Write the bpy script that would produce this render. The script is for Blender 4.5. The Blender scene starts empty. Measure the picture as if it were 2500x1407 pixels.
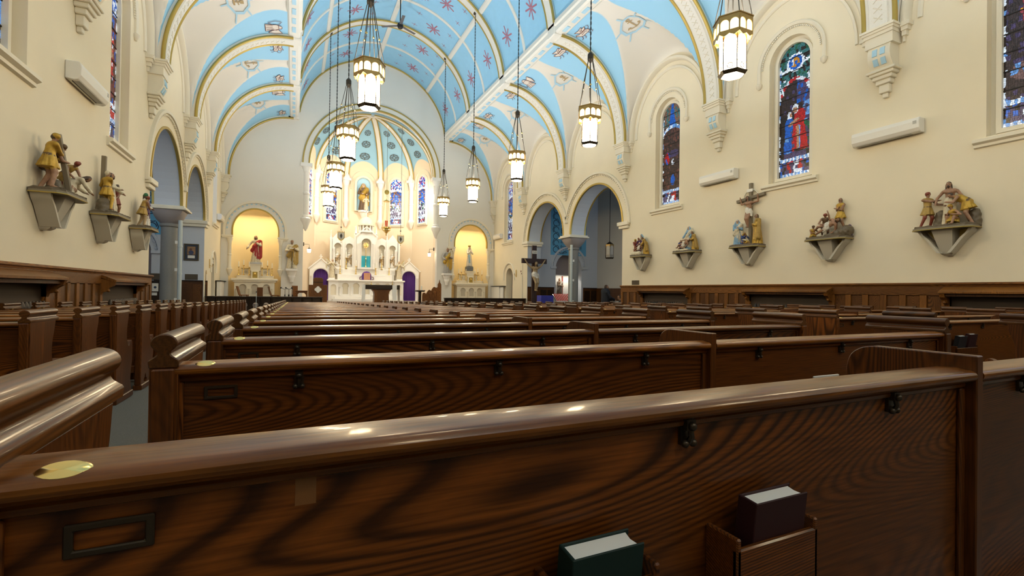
import bpy, bmesh, math, random
import numpy as np
from mathutils import Vector, Matrix
from mathutils.geometry import tessellate_polygon
PI = math.pi
random.seed(7)
SC = bpy.context.scene
COL = SC.collection
# ------------------------------------------------------------------ camera
CAM = (-5.05, 0.0, 1.17)
def _cam():
    yaw, pitch, roll = .4293, .0077, .0140
    f = Vector((math.sin(yaw) * math.cos(pitch), math.cos(yaw) * math.cos(pitch), math.sin(pitch)))
    r = Vector((math.cos(yaw), -math.sin(yaw), 0))
    u = r.cross(f)
    r2 = r * math.cos(roll) + u * math.sin(roll)
    u2 = u * math.cos(roll) - r * math.sin(roll)
    cd = bpy.data.cameras.new('camera')
    cd.sensor_fit = 'HORIZONTAL'
    cd.sensor_width = 36.0
    cd.lens = 36.0 * 1163 / 2500
    cd.clip_start = .02
    cd.clip_end = 300
    co = bpy.data.objects.new('camera', cd)
    COL.objects.link(co)
    co.matrix_world = Matrix(((r2.x, u2.x, -f.x, CAM[0]), (r2.y, u2.y, -f.y, CAM[1]), (r2.z, u2.z, -f.z, CAM[2]), (0, 0, 0, 1)))
    SC.camera = co
_cam()
# ------------------------------------------------------------------ world, lights, exposure
W = bpy.data.worlds.new('world')
SC.world = W
W.use_nodes = True
W.node_tree.nodes['Background'].inputs[0].default_value = (.62, .74, 1, 1)
W.node_tree.nodes['Background'].inputs[1].default_value = .6
SC.view_settings.view_transform = 'Standard'
SC.view_settings.look = 'None'
SC.view_settings.gamma = 1
SC.view_settings.use_curve_mapping = False
SC.view_settings.exposure = 1.22
def area(name, loc, target, w, h, power, col=(1, .95, .86), spread=PI):
    ld = bpy.data.lights.new(name, 'AREA')
    ld.shape = 'RECTANGLE'
    ld.size, ld.size_y = w, h
    ld.energy = power
    ld.color = col
    ld.spread = spread
    o = bpy.data.objects.new(name, ld)
    COL.objects.link(o)
    o.location = loc
    o.rotation_euler = (Vector(target) - Vector(loc)).to_track_quat('-Z', 'Y').to_euler()
    return o
LANTERN_E = 19.0
UPLIGHT_W = 66.0
# floodlights hidden behind the chancel arch, as the bright apse shows
area('apse_flood', (-3.9, 34.9, 9.0), (.8, 40, 3.2), .5, 2.0, 125, (1, .88, .70))
area('apse_flood', (3.9, 34.9, 9.0), (-.8, 40, 3.2), .5, 2.0, 125, (1, .88, .70))
area('apse_top_flood', (0, 34.75, 13.0), (0, 39.5, 3.5), 2.4, .4, 70, (1, .89, .72))
# lamps hidden behind the front rim of the side niches
area('niche_lamp', (-7.3, 34.45, 5.7), (-7.3, 35.4, 2.4), 1.4, .12, 22, (1, .76, .40))
area('niche_lamp', (7.1, 34.45, 5.7), (7.1, 35.4, 2.4), 1.4, .12, 22, (1, .76, .40))
# ------------------------------------------------------------------ helpers
def fz(y):                      # the nave floor falls gently towards the altar
    y = min(max(y, -12), 26.5)
    return -.0175 * (y - .66)
class MB:
    def __init__(s):
        s.v = []; s.f = []; s.m = []
    def add(s, vs, fs, mi=0, M=None):
        n = len(s.v)
        if M is not None:
            vs = [M @ Vector(v) for v in vs]
        s.v += [tuple(v) for v in vs]
        s.f += [tuple(i + n for i in f) for f in fs]
        s.m += [mi] * len(fs)
        return s
    def box(s, x0, x1, y0, y1, z0, z1, mi=0, M=None):
        return s.add([(x0, y0, z0), (x1, y0, z0), (x1, y1, z0), (x0, y1, z0), (x0, y0, z1), (x1, y0, z1), (x1, y1, z1), (x0, y1, z1)],
                     [(3, 2, 1, 0), (4, 5, 6, 7), (0, 1, 5, 4), (1, 2, 6, 5), (2, 3, 7, 6), (3, 0, 4, 7)], mi, M)
    def prism(s, poly, a0, a1, ax='y', mi=0, M=None, holes=()):
        loops = [list(poly)] + [list(h) for h in holes]
        def P(q, a):
            return (a, q[0], q[1]) if ax == 'x' else ((q[0], a, q[1]) if ax == 'y' else (q[0], q[1], a))
        flat = [q for l in loops for q in l]
        n = len(flat)
        vs = [P(q, a0) for q in flat] + [P(q, a1) for q in flat]
        if len(loops) == 1:
            caps = [tuple(range(n))]
        else:
            caps = [tuple(t) for t in tessellate_polygon([[Vector((q[0], q[1], 0)) for q in l] for l in loops])]
        fs = list(caps) + [tuple(i + n for i in reversed(c)) for c in caps]
        k = 0
        for l in loops:
            m = len(l)
            for i in range(m):
                j = (i + 1) % m
                fs.append((k + i, k + j, n + k + j, n + k + i))
            k += m
        return s.add(vs, fs, mi, M)
    def lathe(s, prof, c=(0, 0, 0), n=16, mi=0, M=None, a0=0, a1=2 * PI, sx=1, sy=1, ph=0):
        full = abs(a1 - a0 - 2 * PI) < 1e-6
        cols = n if full else n + 1
        vs = []
        for r, z in prof:
            for i in range(cols):
                a = a0 + (a1 - a0) * i / n + ph
                vs.append((c[0] + r * math.cos(a) * sx, c[1] + r * math.sin(a) * sy, c[2] + z))
        fs = []
        for j in range(len(prof) - 1):
            for i in range(n):
                k = (i + 1) % cols
                fs.append((j * cols + i, j * cols + k, (j + 1) * cols + k, (j + 1) * cols + i))
        if full:
            if prof[0][0] > 1e-5: fs.append(tuple(reversed(range(cols))))
            if prof[-1][0] > 1e-5: fs.append(tuple(range((len(prof) - 1) * cols, len(prof) * cols)))
        return s.add(vs, fs, mi, M)
    def tube(s, path, r, n=8, closed=False, mi=0, M=None):
        pts = [Vector(p) for p in path]
        rs = r if isinstance(r, (list, tuple)) else [r] * len(pts)
        m = len(pts)
        up = Vector((0, 0, 1))
        vs = []
        prev = None
        for i, p in enumerate(pts):
            if closed: t = pts[(i + 1) % m] - pts[i - 1]
            else: t = pts[min(i + 1, m - 1)] - pts[max(i - 1, 0)]
            t.normalize()
            if prev is None:
                a = t.cross(up)
                if a.length < .05: a = t.cross(Vector((1, 0, 0)))
            else:
                a = prev - t * prev.dot(t)
            a.normalize(); prev = a
            b = t.cross(a)
            for k in range(n):
                th = 2 * PI * k / n
                vs.append(p + (a * math.cos(th) + b * math.sin(th)) * rs[i])
        fs = []
        for i in range(m if closed else m - 1):
            j = (i + 1) % m
            for k in range(n):
                l = (k + 1) % n
                fs.append((i * n + k, i * n + l, j * n + l, j * n + k))
        if not closed:
            fs.append(tuple(reversed(range(n)))); fs.append(tuple(range((m - 1) * n, m * n)))
        return s.add(vs, fs, mi, M)
    def sweep(s, prof, path, nrm, out, closed=False, cap=True, mi=0, M=None):
        """profile (a,b): a along nrm[i], b along out (a fixed vector)"""
        o = Vector(out)
        n = len(prof); m = len(path)
        vs = []
        for p, q in zip(path, nrm):
            for a, b in prof:
                vs.append(Vector(p) + Vector(q) * a + o * b)
        fs = []
        for i in range(m if closed else m - 1):
            j = (i + 1) % m
            for k in range(n):
                l = (k + 1) % n
                fs.append((i * n + k, i * n + l, j * n + l, j * n + k))
        if cap and not closed:
            fs.append(tuple(reversed(range(n)))); fs.append(tuple(range((m - 1) * n, m * n)))
        return s.add(vs, fs, mi, M)
    def ball(s, c, r, n=10, mi=0, sc=(1, 1, 1)):
        prof = [(max(0, r * math.sin(PI * i / (n // 2 + 1))), -r * math.cos(PI * i / (n // 2 + 1))) for i in range(n // 2 + 2)]
        prof = [(a * 1.0, z * sc[2]) for a, z in prof]
        prof[0] = (0.0, prof[0][1]); prof[-1] = (0.0, prof[-1][1])
        return s.lathe(prof, c, n, mi, sx=sc[0], sy=sc[1])
    def mesh(s, name, mats, smooth=None, bevel=0, seg=1):
        me = bpy.data.meshes.new(name)
        me.from_pydata(s.v, [], s.f)
        if not isinstance(mats, (list, tuple)): mats = [mats]
        for m in mats: me.materials.append(m)
        if len(mats) > 1: me.polygons.foreach_set('material_index', s.m)
        bm = bmesh.new(); bm.from_mesh(me)
        bmesh.ops.remove_doubles(bm, verts=bm.verts, dist=1e-5)
        bmesh.ops.recalc_face_normals(bm, faces=bm.faces)
        if bevel:
            es = [e for e in bm.edges if len(e.link_faces) == 2 and e.calc_face_angle(0) > .6]
            bmesh.ops.bevel(bm, geom=es, offset=bevel, offset_type='OFFSET', segments=seg, profile=.5, affect='EDGES', clamp_overlap=True)
        bm.to_mesh(me); bm.free()
        if smooth is not None:
            me.polygons.foreach_set('use_smooth', [True] * len(me.polygons))
            me.set_sharp_from_angle(angle=math.radians(smooth))
        me.update()
        return me
    def build(s, name, mats, parent=None, smooth=None, bevel=0, seg=1, loc=None, rz=None):
        return put(name, s.mesh(name, mats, smooth, bevel, seg), parent, loc, rz)
def put(name, me, parent=None, loc=None, rz=None):
    o = bpy.data.objects.new(name, me)
    COL.objects.link(o)
    if parent is not None: o.parent = parent
    if loc is not None: o.location = loc
    if rz is not None: o.rotation_euler = (0, 0, rz)
    return o
def tag(o, label, cat, group=None):
    o['label'] = label; o['category'] = cat
    if group: o['group'] = group
    return o
def thing(name, label, cat, loc=(0, 0, 0), rz=0, group=None):
    o = bpy.data.objects.new(name, None)
    COL.objects.link(o)
    o.empty_display_size = .1
    o.location = loc; o.rotation_euler = (0, 0, rz)
    return tag(o, label, cat, group)
def struct(o, label=None):
    o['kind'] = 'structure'
    if label: o['label'] = label
    return o
def sroot(name, label=None, loc=(0, 0, 0), rz=0):
    o = bpy.data.objects.new(name, None)
    COL.objects.link(o)
    o.empty_display_size = .1
    o.location = loc; o.rotation_euler = (0, 0, rz)
    return struct(o, label)
def clone(root, loc=None, rz=None):
    r = root.copy(); COL.objects.link(r)
    if loc is not None: r.location = loc
    if rz is not None: r.rotation_euler = (0, 0, rz)
    for ch in list(root.children):
        c = ch.copy(); COL.objects.link(c); c.parent = r
        for g in list(ch.children):
            d = g.copy(); COL.objects.link(d); d.parent = c
    return r
def arc(c, r, a0, a1, n, ry=None):
    ry = r if ry is None else ry
    return [(c[0] + r * math.cos(a0 + (a1 - a0) * i / n), c[1] + ry * math.sin(a0 + (a1 - a0) * i / n)) for i in range(n + 1)]
def arch_poly(c, hw, z0, zs, n=24, rise=None):
    """a round-headed opening: centre c, half width hw, sill z0, springing zs"""
    return [(c - hw, z0)] + [(c + hw * math.cos(PI - PI * i / n), zs + (rise or hw) * math.sin(PI * i / n)) for i in range(n + 1)] + [(c + hw, z0)]
TRIM = [0]
def trim_name():
    TRIM[0] += 1
    return 'trim_%d' % TRIM[0]
# ------------------------------------------------------------------ materials
def mat(name, col=(.8, .8, .8), rough=.6, metal=0, spec=.5, coat=0, emit=None, es=0, bump=0, bscale=40, var=0, vscale=2, sub=0):
    m = bpy.data.materials.new(name); m.use_nodes = True
    nt = m.node_tree; b = nt.nodes['Principled BSDF']
    b.inputs['Base Color'].default_value = (*col, 1)
    b.inputs['Roughness'].default_value = rough
    b.inputs['Metallic'].default_value = metal
    b.inputs['Specular IOR Level'].default_value = spec
    b.inputs['Coat Weight'].default_value = coat
    b.inputs['Coat Roughness'].default_value = .12
    if emit:
        b.inputs['Emission Color'].default_value = (*emit, 1); b.inputs['Emission Strength'].default_value = es
    if var or bump:
        tc = nt.nodes.new('ShaderNodeTexCoord')
    if var:
        n = nt.nodes.new('ShaderNodeTexNoise'); n.inputs['Scale'].default_value = vscale; n.inputs['Detail'].default_value = 6
        nt.links.new(tc.outputs['Object'], n.inputs['Vector'])
        r = nt.nodes.new('ShaderNodeMix'); r.data_type = 'RGBA'
        r.inputs['A'].default_value = (*[c * (1 - var) for c in col], 1); r.inputs['B'].default_value = (*[min(1, c * (1 + var)) for c in col], 1)
        nt.links.new(n.outputs['Fac'], r.inputs['Factor']); nt.links.new(r.outputs['Result'], b.inputs['Base Color'])
    if bump:
        n = nt.nodes.new('ShaderNodeTexNoise'); n.inputs['Scale'].default_value = bscale; n.inputs['Detail'].default_value = 4
        nt.links.new(tc.outputs['Object'], n.inputs['Vector'])
        bp = nt.nodes.new('ShaderNodeBump'); bp.inputs['Strength'].default_value = bump; bp.inputs['Distance'].default_value = .02
        nt.links.new(n.outputs['Fac'], bp.inputs['Height']); nt.links.new(bp.outputs['Normal'], b.inputs['Normal'])
    return m
def wood(name, dark, light, freq=9.0, stretch=(.22, 1, 1), rough=.3, coat=.5, contrast=1.0, axis='x'):
    """plain-sawn grain: growth rings are contours of a noise stretched along the board"""
    m = bpy.data.materials.new(name); m.use_nodes = True
    nt = m.node_tree; N = nt.nodes; L = nt.links; b = N['Principled BSDF']
    tc = N.new('ShaderNodeTexCoord'); mp = N.new('ShaderNodeMapping')
    oi = N.new('ShaderNodeObjectInfo')
    L.new(tc.outputs['Object'], mp.inputs['Vector'])
    mp.inputs['Scale'].default_value = stretch
    add = N.new('ShaderNodeVectorMath'); add.operation = 'MULTIPLY_ADD'
    add.inputs[1].default_value = (17, 9, 5)
    L.new(oi.outputs['Random'], add.inputs[0]); L.new(mp.outputs['Vector'], add.inputs[2])
    n1 = N.new('ShaderNodeTexNoise'); n1.inputs['Scale'].default_value = 1.9; n1.inputs['Detail'].default_value = 1.3; n1.inputs['Roughness'].default_value = .3
    L.new(add.outputs[0], n1.inputs['Vector'])
    mu = N.new('ShaderNodeMath'); mu.operation = 'MULTIPLY'; mu.inputs[1].default_value = freq * 4
    L.new(n1.outputs['Fac'], mu.inputs[0])
    fr = N.new('ShaderNodeMath'); fr.operation = 'FRACT'; L.new(mu.outputs[0], fr.inputs[0])
    rp = N.new('ShaderNodeValToRGB')
    e = rp.color_ramp.elements
    mixc = lambda k: (*[d + (l - d) * k for d, l in zip(dark, light)], 1)
    e[0].position = 0; e[0].color = mixc(.02)
    e[1].position = 1.0; e[1].color = mixc(.0)
    for p_, k_ in ((.14, .10), (.30, .62), (.55, 1.0), (.80, .72), (.93, .22)):
        x = e.new(p_); x.color = mixc(k_)
    L.new(fr.outputs[0], rp.inputs['Fac'])
    nm = N.new('ShaderNodeTexNoise'); nm.inputs['Scale'].default_value = 1.7; nm.inputs['Detail'].default_value = 1.0
    L.new(add.outputs[0], nm.inputs['Vector'])
    mk = N.new('ShaderNodeMapRange'); mk.inputs['From Min'].default_value = .40; mk.inputs['From Max'].default_value = .66; mk.inputs['To Min'].default_value = .16; mk.inputs['To Max'].default_value = .95
    L.new(nm.outputs['Fac'], mk.inputs['Value'])
    gm = N.new('ShaderNodeMix'); gm.data_type = 'RGBA'; gm.inputs['A'].default_value = mixc(.40)
    L.new(mk.outputs['Result'], gm.inputs['Factor']); L.new(rp.outputs['Color'], gm.inputs['B'])
    mp2 = N.new('ShaderNodeMapping'); mp2.inputs['Scale'].default_value = tuple((6 if s < .9 else 160) for s in stretch)
    L.new(tc.outputs['Object'], mp2.inputs['Vector'])
    n2 = N.new('ShaderNodeTexNoise'); n2.inputs['Scale'].default_value = 1.0; n2.inputs['Detail'].default_value = 3
    L.new(mp2.outputs['Vector'], n2.inputs['Vector'])
    mx = N.new('ShaderNodeMix'); mx.data_type = 'RGBA'; mx.blend_type = 'MULTIPLY'; mx.inputs['Factor'].default_value = .75
    r2 = N.new('ShaderNodeValToRGB'); r2.color_ramp.elements[0].position = .3; r2.color_ramp.elements[0].color = (.35, .3, .25, 1); r2.color_ramp.elements[1].position = .62
    L.new(n2.outputs['Fac'], r2.inputs['Fac'])
    L.new(gm.outputs['Result'], mx.inputs['A']); L.new(r2.outputs['Color'], mx.inputs['B'])
    # broad tonal drift from board to board
    n3 = N.new('ShaderNodeTexNoise'); n3.inputs['Scale'].default_value = 1.1; L.new(add.outputs[0], n3.inputs['Vector'])
    m3 = N.new('ShaderNodeMix'); m3.data_type = 'RGBA'; m3.blend_type = 'MULTIPLY'; m3.inputs['Factor'].default_value = .8
    r3 = N.new('ShaderNodeValToRGB'); r3.color_ramp.elements[0].position = .35; r3.color_ramp.elements[0].color = (.45, .42, .4, 1); r3.color_ramp.elements[1].position = .6
    L.new(n3.outputs['Fac'], r3.inputs['Fac']); L.new(mx.outputs['Result'], m3.inputs['A']); L.new(r3.outputs['Color'], m3.inputs['B'])
    L.new(m3.outputs['Result'], b.inputs['Base Color'])
    b.inputs['Roughness'].default_value = rough
    b.inputs['Coat Weight'].default_value = coat; b.inputs['Coat Roughness'].default_value = .07
    b.inputs['Specular IOR Level'].default_value = .28
    bp = N.new('ShaderNodeBump'); bp.inputs['Strength'].default_value = .08; bp.inputs['Distance'].default_value = .004
    L.new(n2.outputs['Fac'], bp.inputs['Height']); L.new(bp.outputs['Normal'], b.inputs['Normal'])
    return m
M = {}
M['wall'] = mat('cream_plaster', (.81, .73, .555), .75, bump=.14, bscale=7, var=.075, vscale=.7)
M['trimw'] = mat('cream_paint', (.79, .735, .60), .55)
M['white'] = mat('white_plaster', (.80, .78, .72), .7, bump=.1, bscale=9)
M['endwall'] = mat('pale_grey_plaster', (.76, .74, .68), .75, bump=.1, bscale=8, var=.04, vscale=.7)
M['peach'] = mat('peach_plaster', (.86, .72, .54), .75, bump=.1, bscale=9)
M['niche'] = mat('yellow_plaster', (.88, .74, .46), .7)
M['transept'] = mat('pale_blue_grey_plaster', (.57, .62, .70), .75, bump=.1, bscale=9)
M['greywall'] = mat('grey_plaster', (.55, .54, .50), .75, bump=.1, bscale=9)
M['blue'] = mat('sky_blue_plaster', (.31, .60, .82), .75, bump=.25, bscale=14, var=.06, vscale=3)
M['domeblue'] = mat('dome_blue_plaster', (.33, .58, .74), .75, bump=.15, bscale=14)
M['bluepaint'] = mat('pale_blue_paint', (.42, .66, .82), .7)
M['banner'] = mat('banner_blue_paint', (.13, .42, .70), .75)
M['navy'] = mat('dark_navy_paint', (.02, .04, .09), .7)
M['ribw'] = mat('rib_white_paint', (.78, .76, .69), .6, bump=.5, bscale=60)
M['gold'] = mat('dull_gilding', (.46, .33, .08), .42, metal=.55)
M['brass'] = mat('polished_brass', (.78, .56, .20), .22, metal=1)
M['crown'] = mat('dull_bronze_gold', (.38, .25, .085), .35, metal=.7)
M['bronze'] = mat('dark_bronze', (.06, .045, .03), .35, metal=.7)
M['iron'] = mat('black_iron', (.035, .03, .027), .5, metal=.5)
M['star'] = mat('dusty_red_paint', (.42, .16, .22), .8)
M['brown'] = mat('brown_line_paint', (.16, .06, .05), .8)
M['tan'] = mat('tan_paint', (.45, .33, .17), .8)
M['motif'] = mat('motif_cream_paint', (.75, .68, .60), .8)
M['marble'] = mat('white_marble', (.84, .82, .77), .35, var=.05, vscale=3)
M['ivory'] = mat('ivory_marble', (.78, .71, .56), .4, var=.05, vscale=3)
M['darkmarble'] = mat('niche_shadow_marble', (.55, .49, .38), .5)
M['granite'] = mat('grey_stone', (.24, .235, .22), .6, bump=.2, bscale=60, var=.12, vscale=30)
M['steel'] = mat('grey_pipe_paint', (.52, .58, .58), .5)
M['chrome'] = mat('chrome', (.7, .7, .72), .12, metal=1)
M['plastic'] = mat('white_plastic', (.80, .78, .72), .35)
M['slot'] = mat('black_slot', (.03, .03, .03), .6)
M['grille'] = mat('grey_louvre', (.45, .44, .40), .5)
M['paper'] = mat('paper', (.82, .80, .74), .8)
M['maroon'] = mat('maroon_leather', (.03, .007, .008), .6, spec=.3)
M['green'] = mat('dark_green_cover', (.006, .022, .018), .6, spec=.3)
M['blackc'] = mat('black_cover', (.01, .012, .016), .5)
M['purple'] = mat('purple_cloth', (.10, .03, .22), .8)
M['bluecloth'] = mat('royal_blue_cloth', (.03, .035, .28), .85)
M['linen'] = mat('white_linen', (.85, .84, .80), .85)
M['wax'] = mat('candle_wax', (.92, .88, .76), .5)
M['redglass'] = mat('red_glass', (.42, .03, .02), .2, emit=(1, .05, .02), es=.05)
M['carpet'] = mat('grey_carpet', (.20, .195, .175), .95, spec=.1, bump=.8, bscale=300, var=.8, vscale=230)
M['pad'] = mat('kneeler_pad', (.16, .21, .24), .7)
M['turq'] = mat('turquoise_cloth', (.05, .50, .66), .6)
M['glow'] = mat('lamp_glow', (1, .95, .85), .4, emit=(1, .84, .58), es=6)
M['lglass'] = mat('lantern_glass', (1, .96, .88), .4, emit=(1, .80, .50), es=LANTERN_E)
M['lband'] = mat('lantern_amber_glass', (1, .86, .6), .4, emit=(1, .74, .36), es=LANTERN_E * .13)
M['dglass'] = mat('unlit_lantern_glass', (.50, .47, .40), .3)
M['pew'] = wood('dark_oak', (.034, .0090, .0012), (.27, .080, .009), 52, (.11, 1, 1), .40, .12)
M['pewv'] = wood('dark_oak_upright', (.040, .0115, .0018), (.27, .082, .011), 44, (1, 1, .10), .40, .12)
M['rail'] = wood('varnished_oak_rail', (.11, .034, .004), (.42, .145, .016), 22, (.05, 1, 1), .30, .22)
M['roll'] = wood('worn_oak_roll', (.06, .022, .005), (.22, .080, .015), 18, (1, .06, 1), .36, .14)
M['panel'] = wood('wainscot_oak', (.06, .021, .0035), (.22, .082, .014), 26, (1, 1, .16), .45, .08)
M['stile'] = wood('wainscot_stile_oak', (.15, .054, .008), (.39, .156, .028), 20, (1, 1, .16), .45, .08)
M['stileh'] = wood('wainscot_rail_oak', (.14, .050, .007), (.36, .142, .025), 20, (1, .16, 1), .45, .08)
M['altwood'] = wood('altar_oak', (.13, .042, .008), (.38, .15, .032), 20, (1, 1, .16), .4, .1)
M['darkwood'] = wood('walnut', (.016, .008, .004), (.06, .03, .012), 6, (.16, 1, 1), .35, .3)
# ================================================================== SETTING
E_Y = 34.27                     # end wall
BAY = 5.4
RIBS = [E_Y - BAY * k for k in range(0, 9)]
WR, WL = 9.03, -9.2
BACK_Y = E_Y - BAY * 8
def tess(mb, loops, P, mi=0):
    flat = [q for l in loops for q in l]
    ts = tessellate_polygon([[Vector((q[0], q[1], 0)) for q in l] for l in loops])
    mb.add([P(q) for q in flat], [tuple(t) for t in ts], mi)
def reveal(mb, loop, P0, P1, closed=True, mi=0):
    n = len(loop)
    vs = [P0(q) for q in loop] + [P1(q) for q in loop]
    mb.add(vs, [(i, (i + 1) % n, n + (i + 1) % n, n + i) for i in range(n if closed else n - 1)], mi)
# floor ------------------------------------------------------------
mb = MB()
ys = [BACK_Y, -4, 0, 6, 12, 18, 24, 26.5, 29.2]
for a, b in zip(ys[:-1], ys[1:]):
    mb.add([(-15, a, fz(a)), (15, a, fz(a)), (15, b, fz(b)), (-15, b, fz(b))], [(0, 1, 2, 3)])
struct(mb.build('floor', M['carpet']), 'grey carpet over the gently sloping church floor')
mb = MB()
for k in range(5):              # steps up to the chancel
    z0 = fz(26.5) + .15 * k
    mb.box(WL, WR, 28.75 + .3 * k, 29.05 + .3 * k if k < 4 else 41.5, fz(26.5) - .2, z0 + .15)
struct(mb.build('floor_chancel', mat('chancel_carpet', (.30, .24, .2), .9, bump=.3, bscale=200)), 'raised chancel floor with shallow steps')
SANCT = fz(26.5) + .75
# side walls -------------------------------------------------------
WIN_Y = [E_Y - BAY / 2 - BAY * k for k in (0, 3, 4, 5, 6, 7)]
WIN_SILL, WIN_SPR, WIN_HW = 4.80, 8.62, .72
A1 = (20.65, 2.35); A2 = (26.05, 2.30); IMP = 4.42
for side, X in (('right', WR), ('left', WL)):
    s = 1 if X > 0 else -1
    P = lambda q, X=X: (X, q[0], q[1])
    nm = 'wall_' + side
    # nave stretch
    mb = MB()
    wins = [arch_poly(y, WIN_HW, WIN_SILL, WIN_SPR) for y in WIN_Y if y < 18]
    hoods = []
    tess(mb, [[(BACK_Y, -.9), (18.3, -.9), (18.3, 12.2), (BACK_Y, 12.2)]] + wins, P)
    for w in wins:
        reveal(mb, w, P, lambda q, X=X, s=s: (X + s * .30, q[0], q[1]))
    reveal(mb, [(18.3, -.9), (18.3, IMP)], P, lambda q, X=X, s=s: (X + s * 1.0, q[0], q[1]), closed=False)
    struct(mb.build(nm + '_nave', M['wall']), 'cream plastered nave wall on the %s' % side)
    # arcade stretch
    mb = MB()
    notch = [(18.3, IMP)] + arc((A1[0], IMP), A1[1], PI, 0, 28)[0:] + [(A2[0] - A2[1], IMP)] + arc((A2[0], IMP), A2[1], PI, 0, 28)[1:] + [(28.35, -.9)]
    outer = [(18.3, 12.2)] + notch + [(28.87, -.9), (28.87, 12.2)]
    tess(mb, [outer], P)
    tess(mb, [outer], lambda q, X=X, s=s: (X + s * 1.0, q[0], q[1]), 1)
    reveal(mb, notch, P, lambda q, X=X, s=s: (X + s * 1.0, q[0], q[1]), closed=False, mi=1)
    struct(mb.build(nm + '_arcade', [M['wall'], M['transept']]), 'wall with two round arches into the %s transept' % side)
    # chancel stretch with window and small arched doorway
    mb = MB()
    dy = 31.25
    door = arch_poly(dy, .55, -.2, 2.3)
    win = arch_poly(WIN_Y[0], WIN_HW, WIN_SILL, WIN_SPR)
    tess(mb, [[(28.87, -.9), (34.4, -.9), (34.4, 12.2), (28.87, 12.2)], door, win], P)
    reveal(mb, win, P, lambda q, X=X, s=s: (X + s * .30, q[0], q[1]))
    reveal(mb, door, P, lambda q, X=X, s=s: (X + s * .60, q[0], q[1]))
    struct(mb.build(nm + '_chancel', M['wall']), 'cream wall of the chancel bay on the %s' % side)
    d = sroot('door_%d' % (1 if s > 0 else 2), 'small dark wooden door in the arched opening')
    MB().prism(arch_poly(dy, .53, .25, 2.3), X + s * .45, X + s * .51, 'x').build('leaf', M['darkwood'], d)
    MB().ball((X + s * .42, dy - .4, 1.35), .04).build('knob', M['brass'], d, 40)
    # door hood mould
    t = sroot(trim_name(), 'moulded hood over the small chancel door')
    path = [(X, dy - .85, 2.0)] + [(X, a, b) for a, b in arc((dy, 2.3), .85, PI, 0, 24)] + [(X, dy + .85, 2.0)]
    nr = [Vector((0, -1, 0))] + [Vector((0, math.cos(PI - PI * i / 24), math.sin(PI * i / 24))) for i in range(25)] + [Vector((0, 1, 0))]
    MB().sweep([(0, .0), (.10, .0), (.10, .06), (.05, .09), (0, .05)], path, nr, (-s, 0, 0)).build('hood_mould', M['trimw'], t, 40)
# back wall behind the camera; its glowing window is added as fill light
mb = MB()
bw = arch_poly(0, 2.6, 6.2, 10.2)
tess(mb, [[(WL - .2, -.9), (WR + .2, -.9), (WR + .2, 18), (WL - .2, 18)], bw], lambda q: (q[0], BACK_Y + .02, q[1]))
struct(mb.build('wall_back', M['wall']))
o = MB().prism(bw, BACK_Y - .1, BACK_Y - .06, 'y').build('window_1', mat('fill_glow_glass', (.8, .85, .9), .4, emit=(.80, .90, 1), es=.8))
struct(o, 'added glowing window over the entrance, fill light for the nave')
# assumed choir gallery, unseen, added to darken the rear of the nave
g = sroot('added_gallery', 'unseen gallery added behind the viewer to darken the rear of the nave')
MB().box(WL, WR, BACK_Y + .05, -5.6, 4.1, 4.4).build('gallery_floor', M['darkwood'], g)
MB().box(WL, WR, -5.7, -5.6, 4.1, 5.4).build('gallery_front', M['panel'], g)
# end wall ---------------------------------------------------------
PE = lambda q: (q[0], E_Y, q[1])
NL, NR = -7.3, 7.15
AR, AZ = 4.28, 9.45             # chancel arch
mb = MB()
notch = [(-4.55, -.9), (-4.55, AZ), (-AR, AZ)] + arc((0, AZ), AR, PI, 0, 40)[1:-1] + [(AR, AZ), (4.5, AZ), (4.5, -.9)]
nich = [[(c - 1.48, -.2), (c - 1.48, 4.3), (c - 1.3, 4.3)] + arc((c, 4.78), 1.3, PI, 0, 24, 1.42) + [(c + 1.3, 4.3), (c + 1.48, 4.3), (c + 1.48, -.2)] for c in (NL, NR)]
tess(mb, [[(-9.6, -.9)] + notch + [(9.4, -.9), (9.4, 18.2), (-9.6, 18.2)]] + nich, PE)
reveal(mb, notch, PE, lambda q: (q[0], E_Y + .45, q[1]), closed=False)
for n in nich: reveal(mb, n, PE, lambda q: (q[0], E_Y + .12, q[1]))
struct(mb.build('wall_end', M['endwall']), 'pale end wall around the chancel arch and two side niches')
for c in (NL, NR):              # rounded niche shells
    mb = MB()
    prof = [(1.55, -.2), (1.55, 4.6)] + [(1.55 * math.cos(a), 4.6 + 1.75 * math.sin(a)) for a in np.linspace(0, PI / 2, 10)[1:]]
    prof[-1] = (.001, prof[-1][1])
    mb.lathe(prof, (c, E_Y + .1, 0), 24, a0=0, a1=PI, sy=.85)
    mb.box(c - 1.5, c + 1.5, E_Y + .02, E_Y + 1.5, .3, .62)
    struct(mb.build('wall_niche', M['niche'], smooth=60), 'warm yellow rounded niche behind a side altar')
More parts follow.
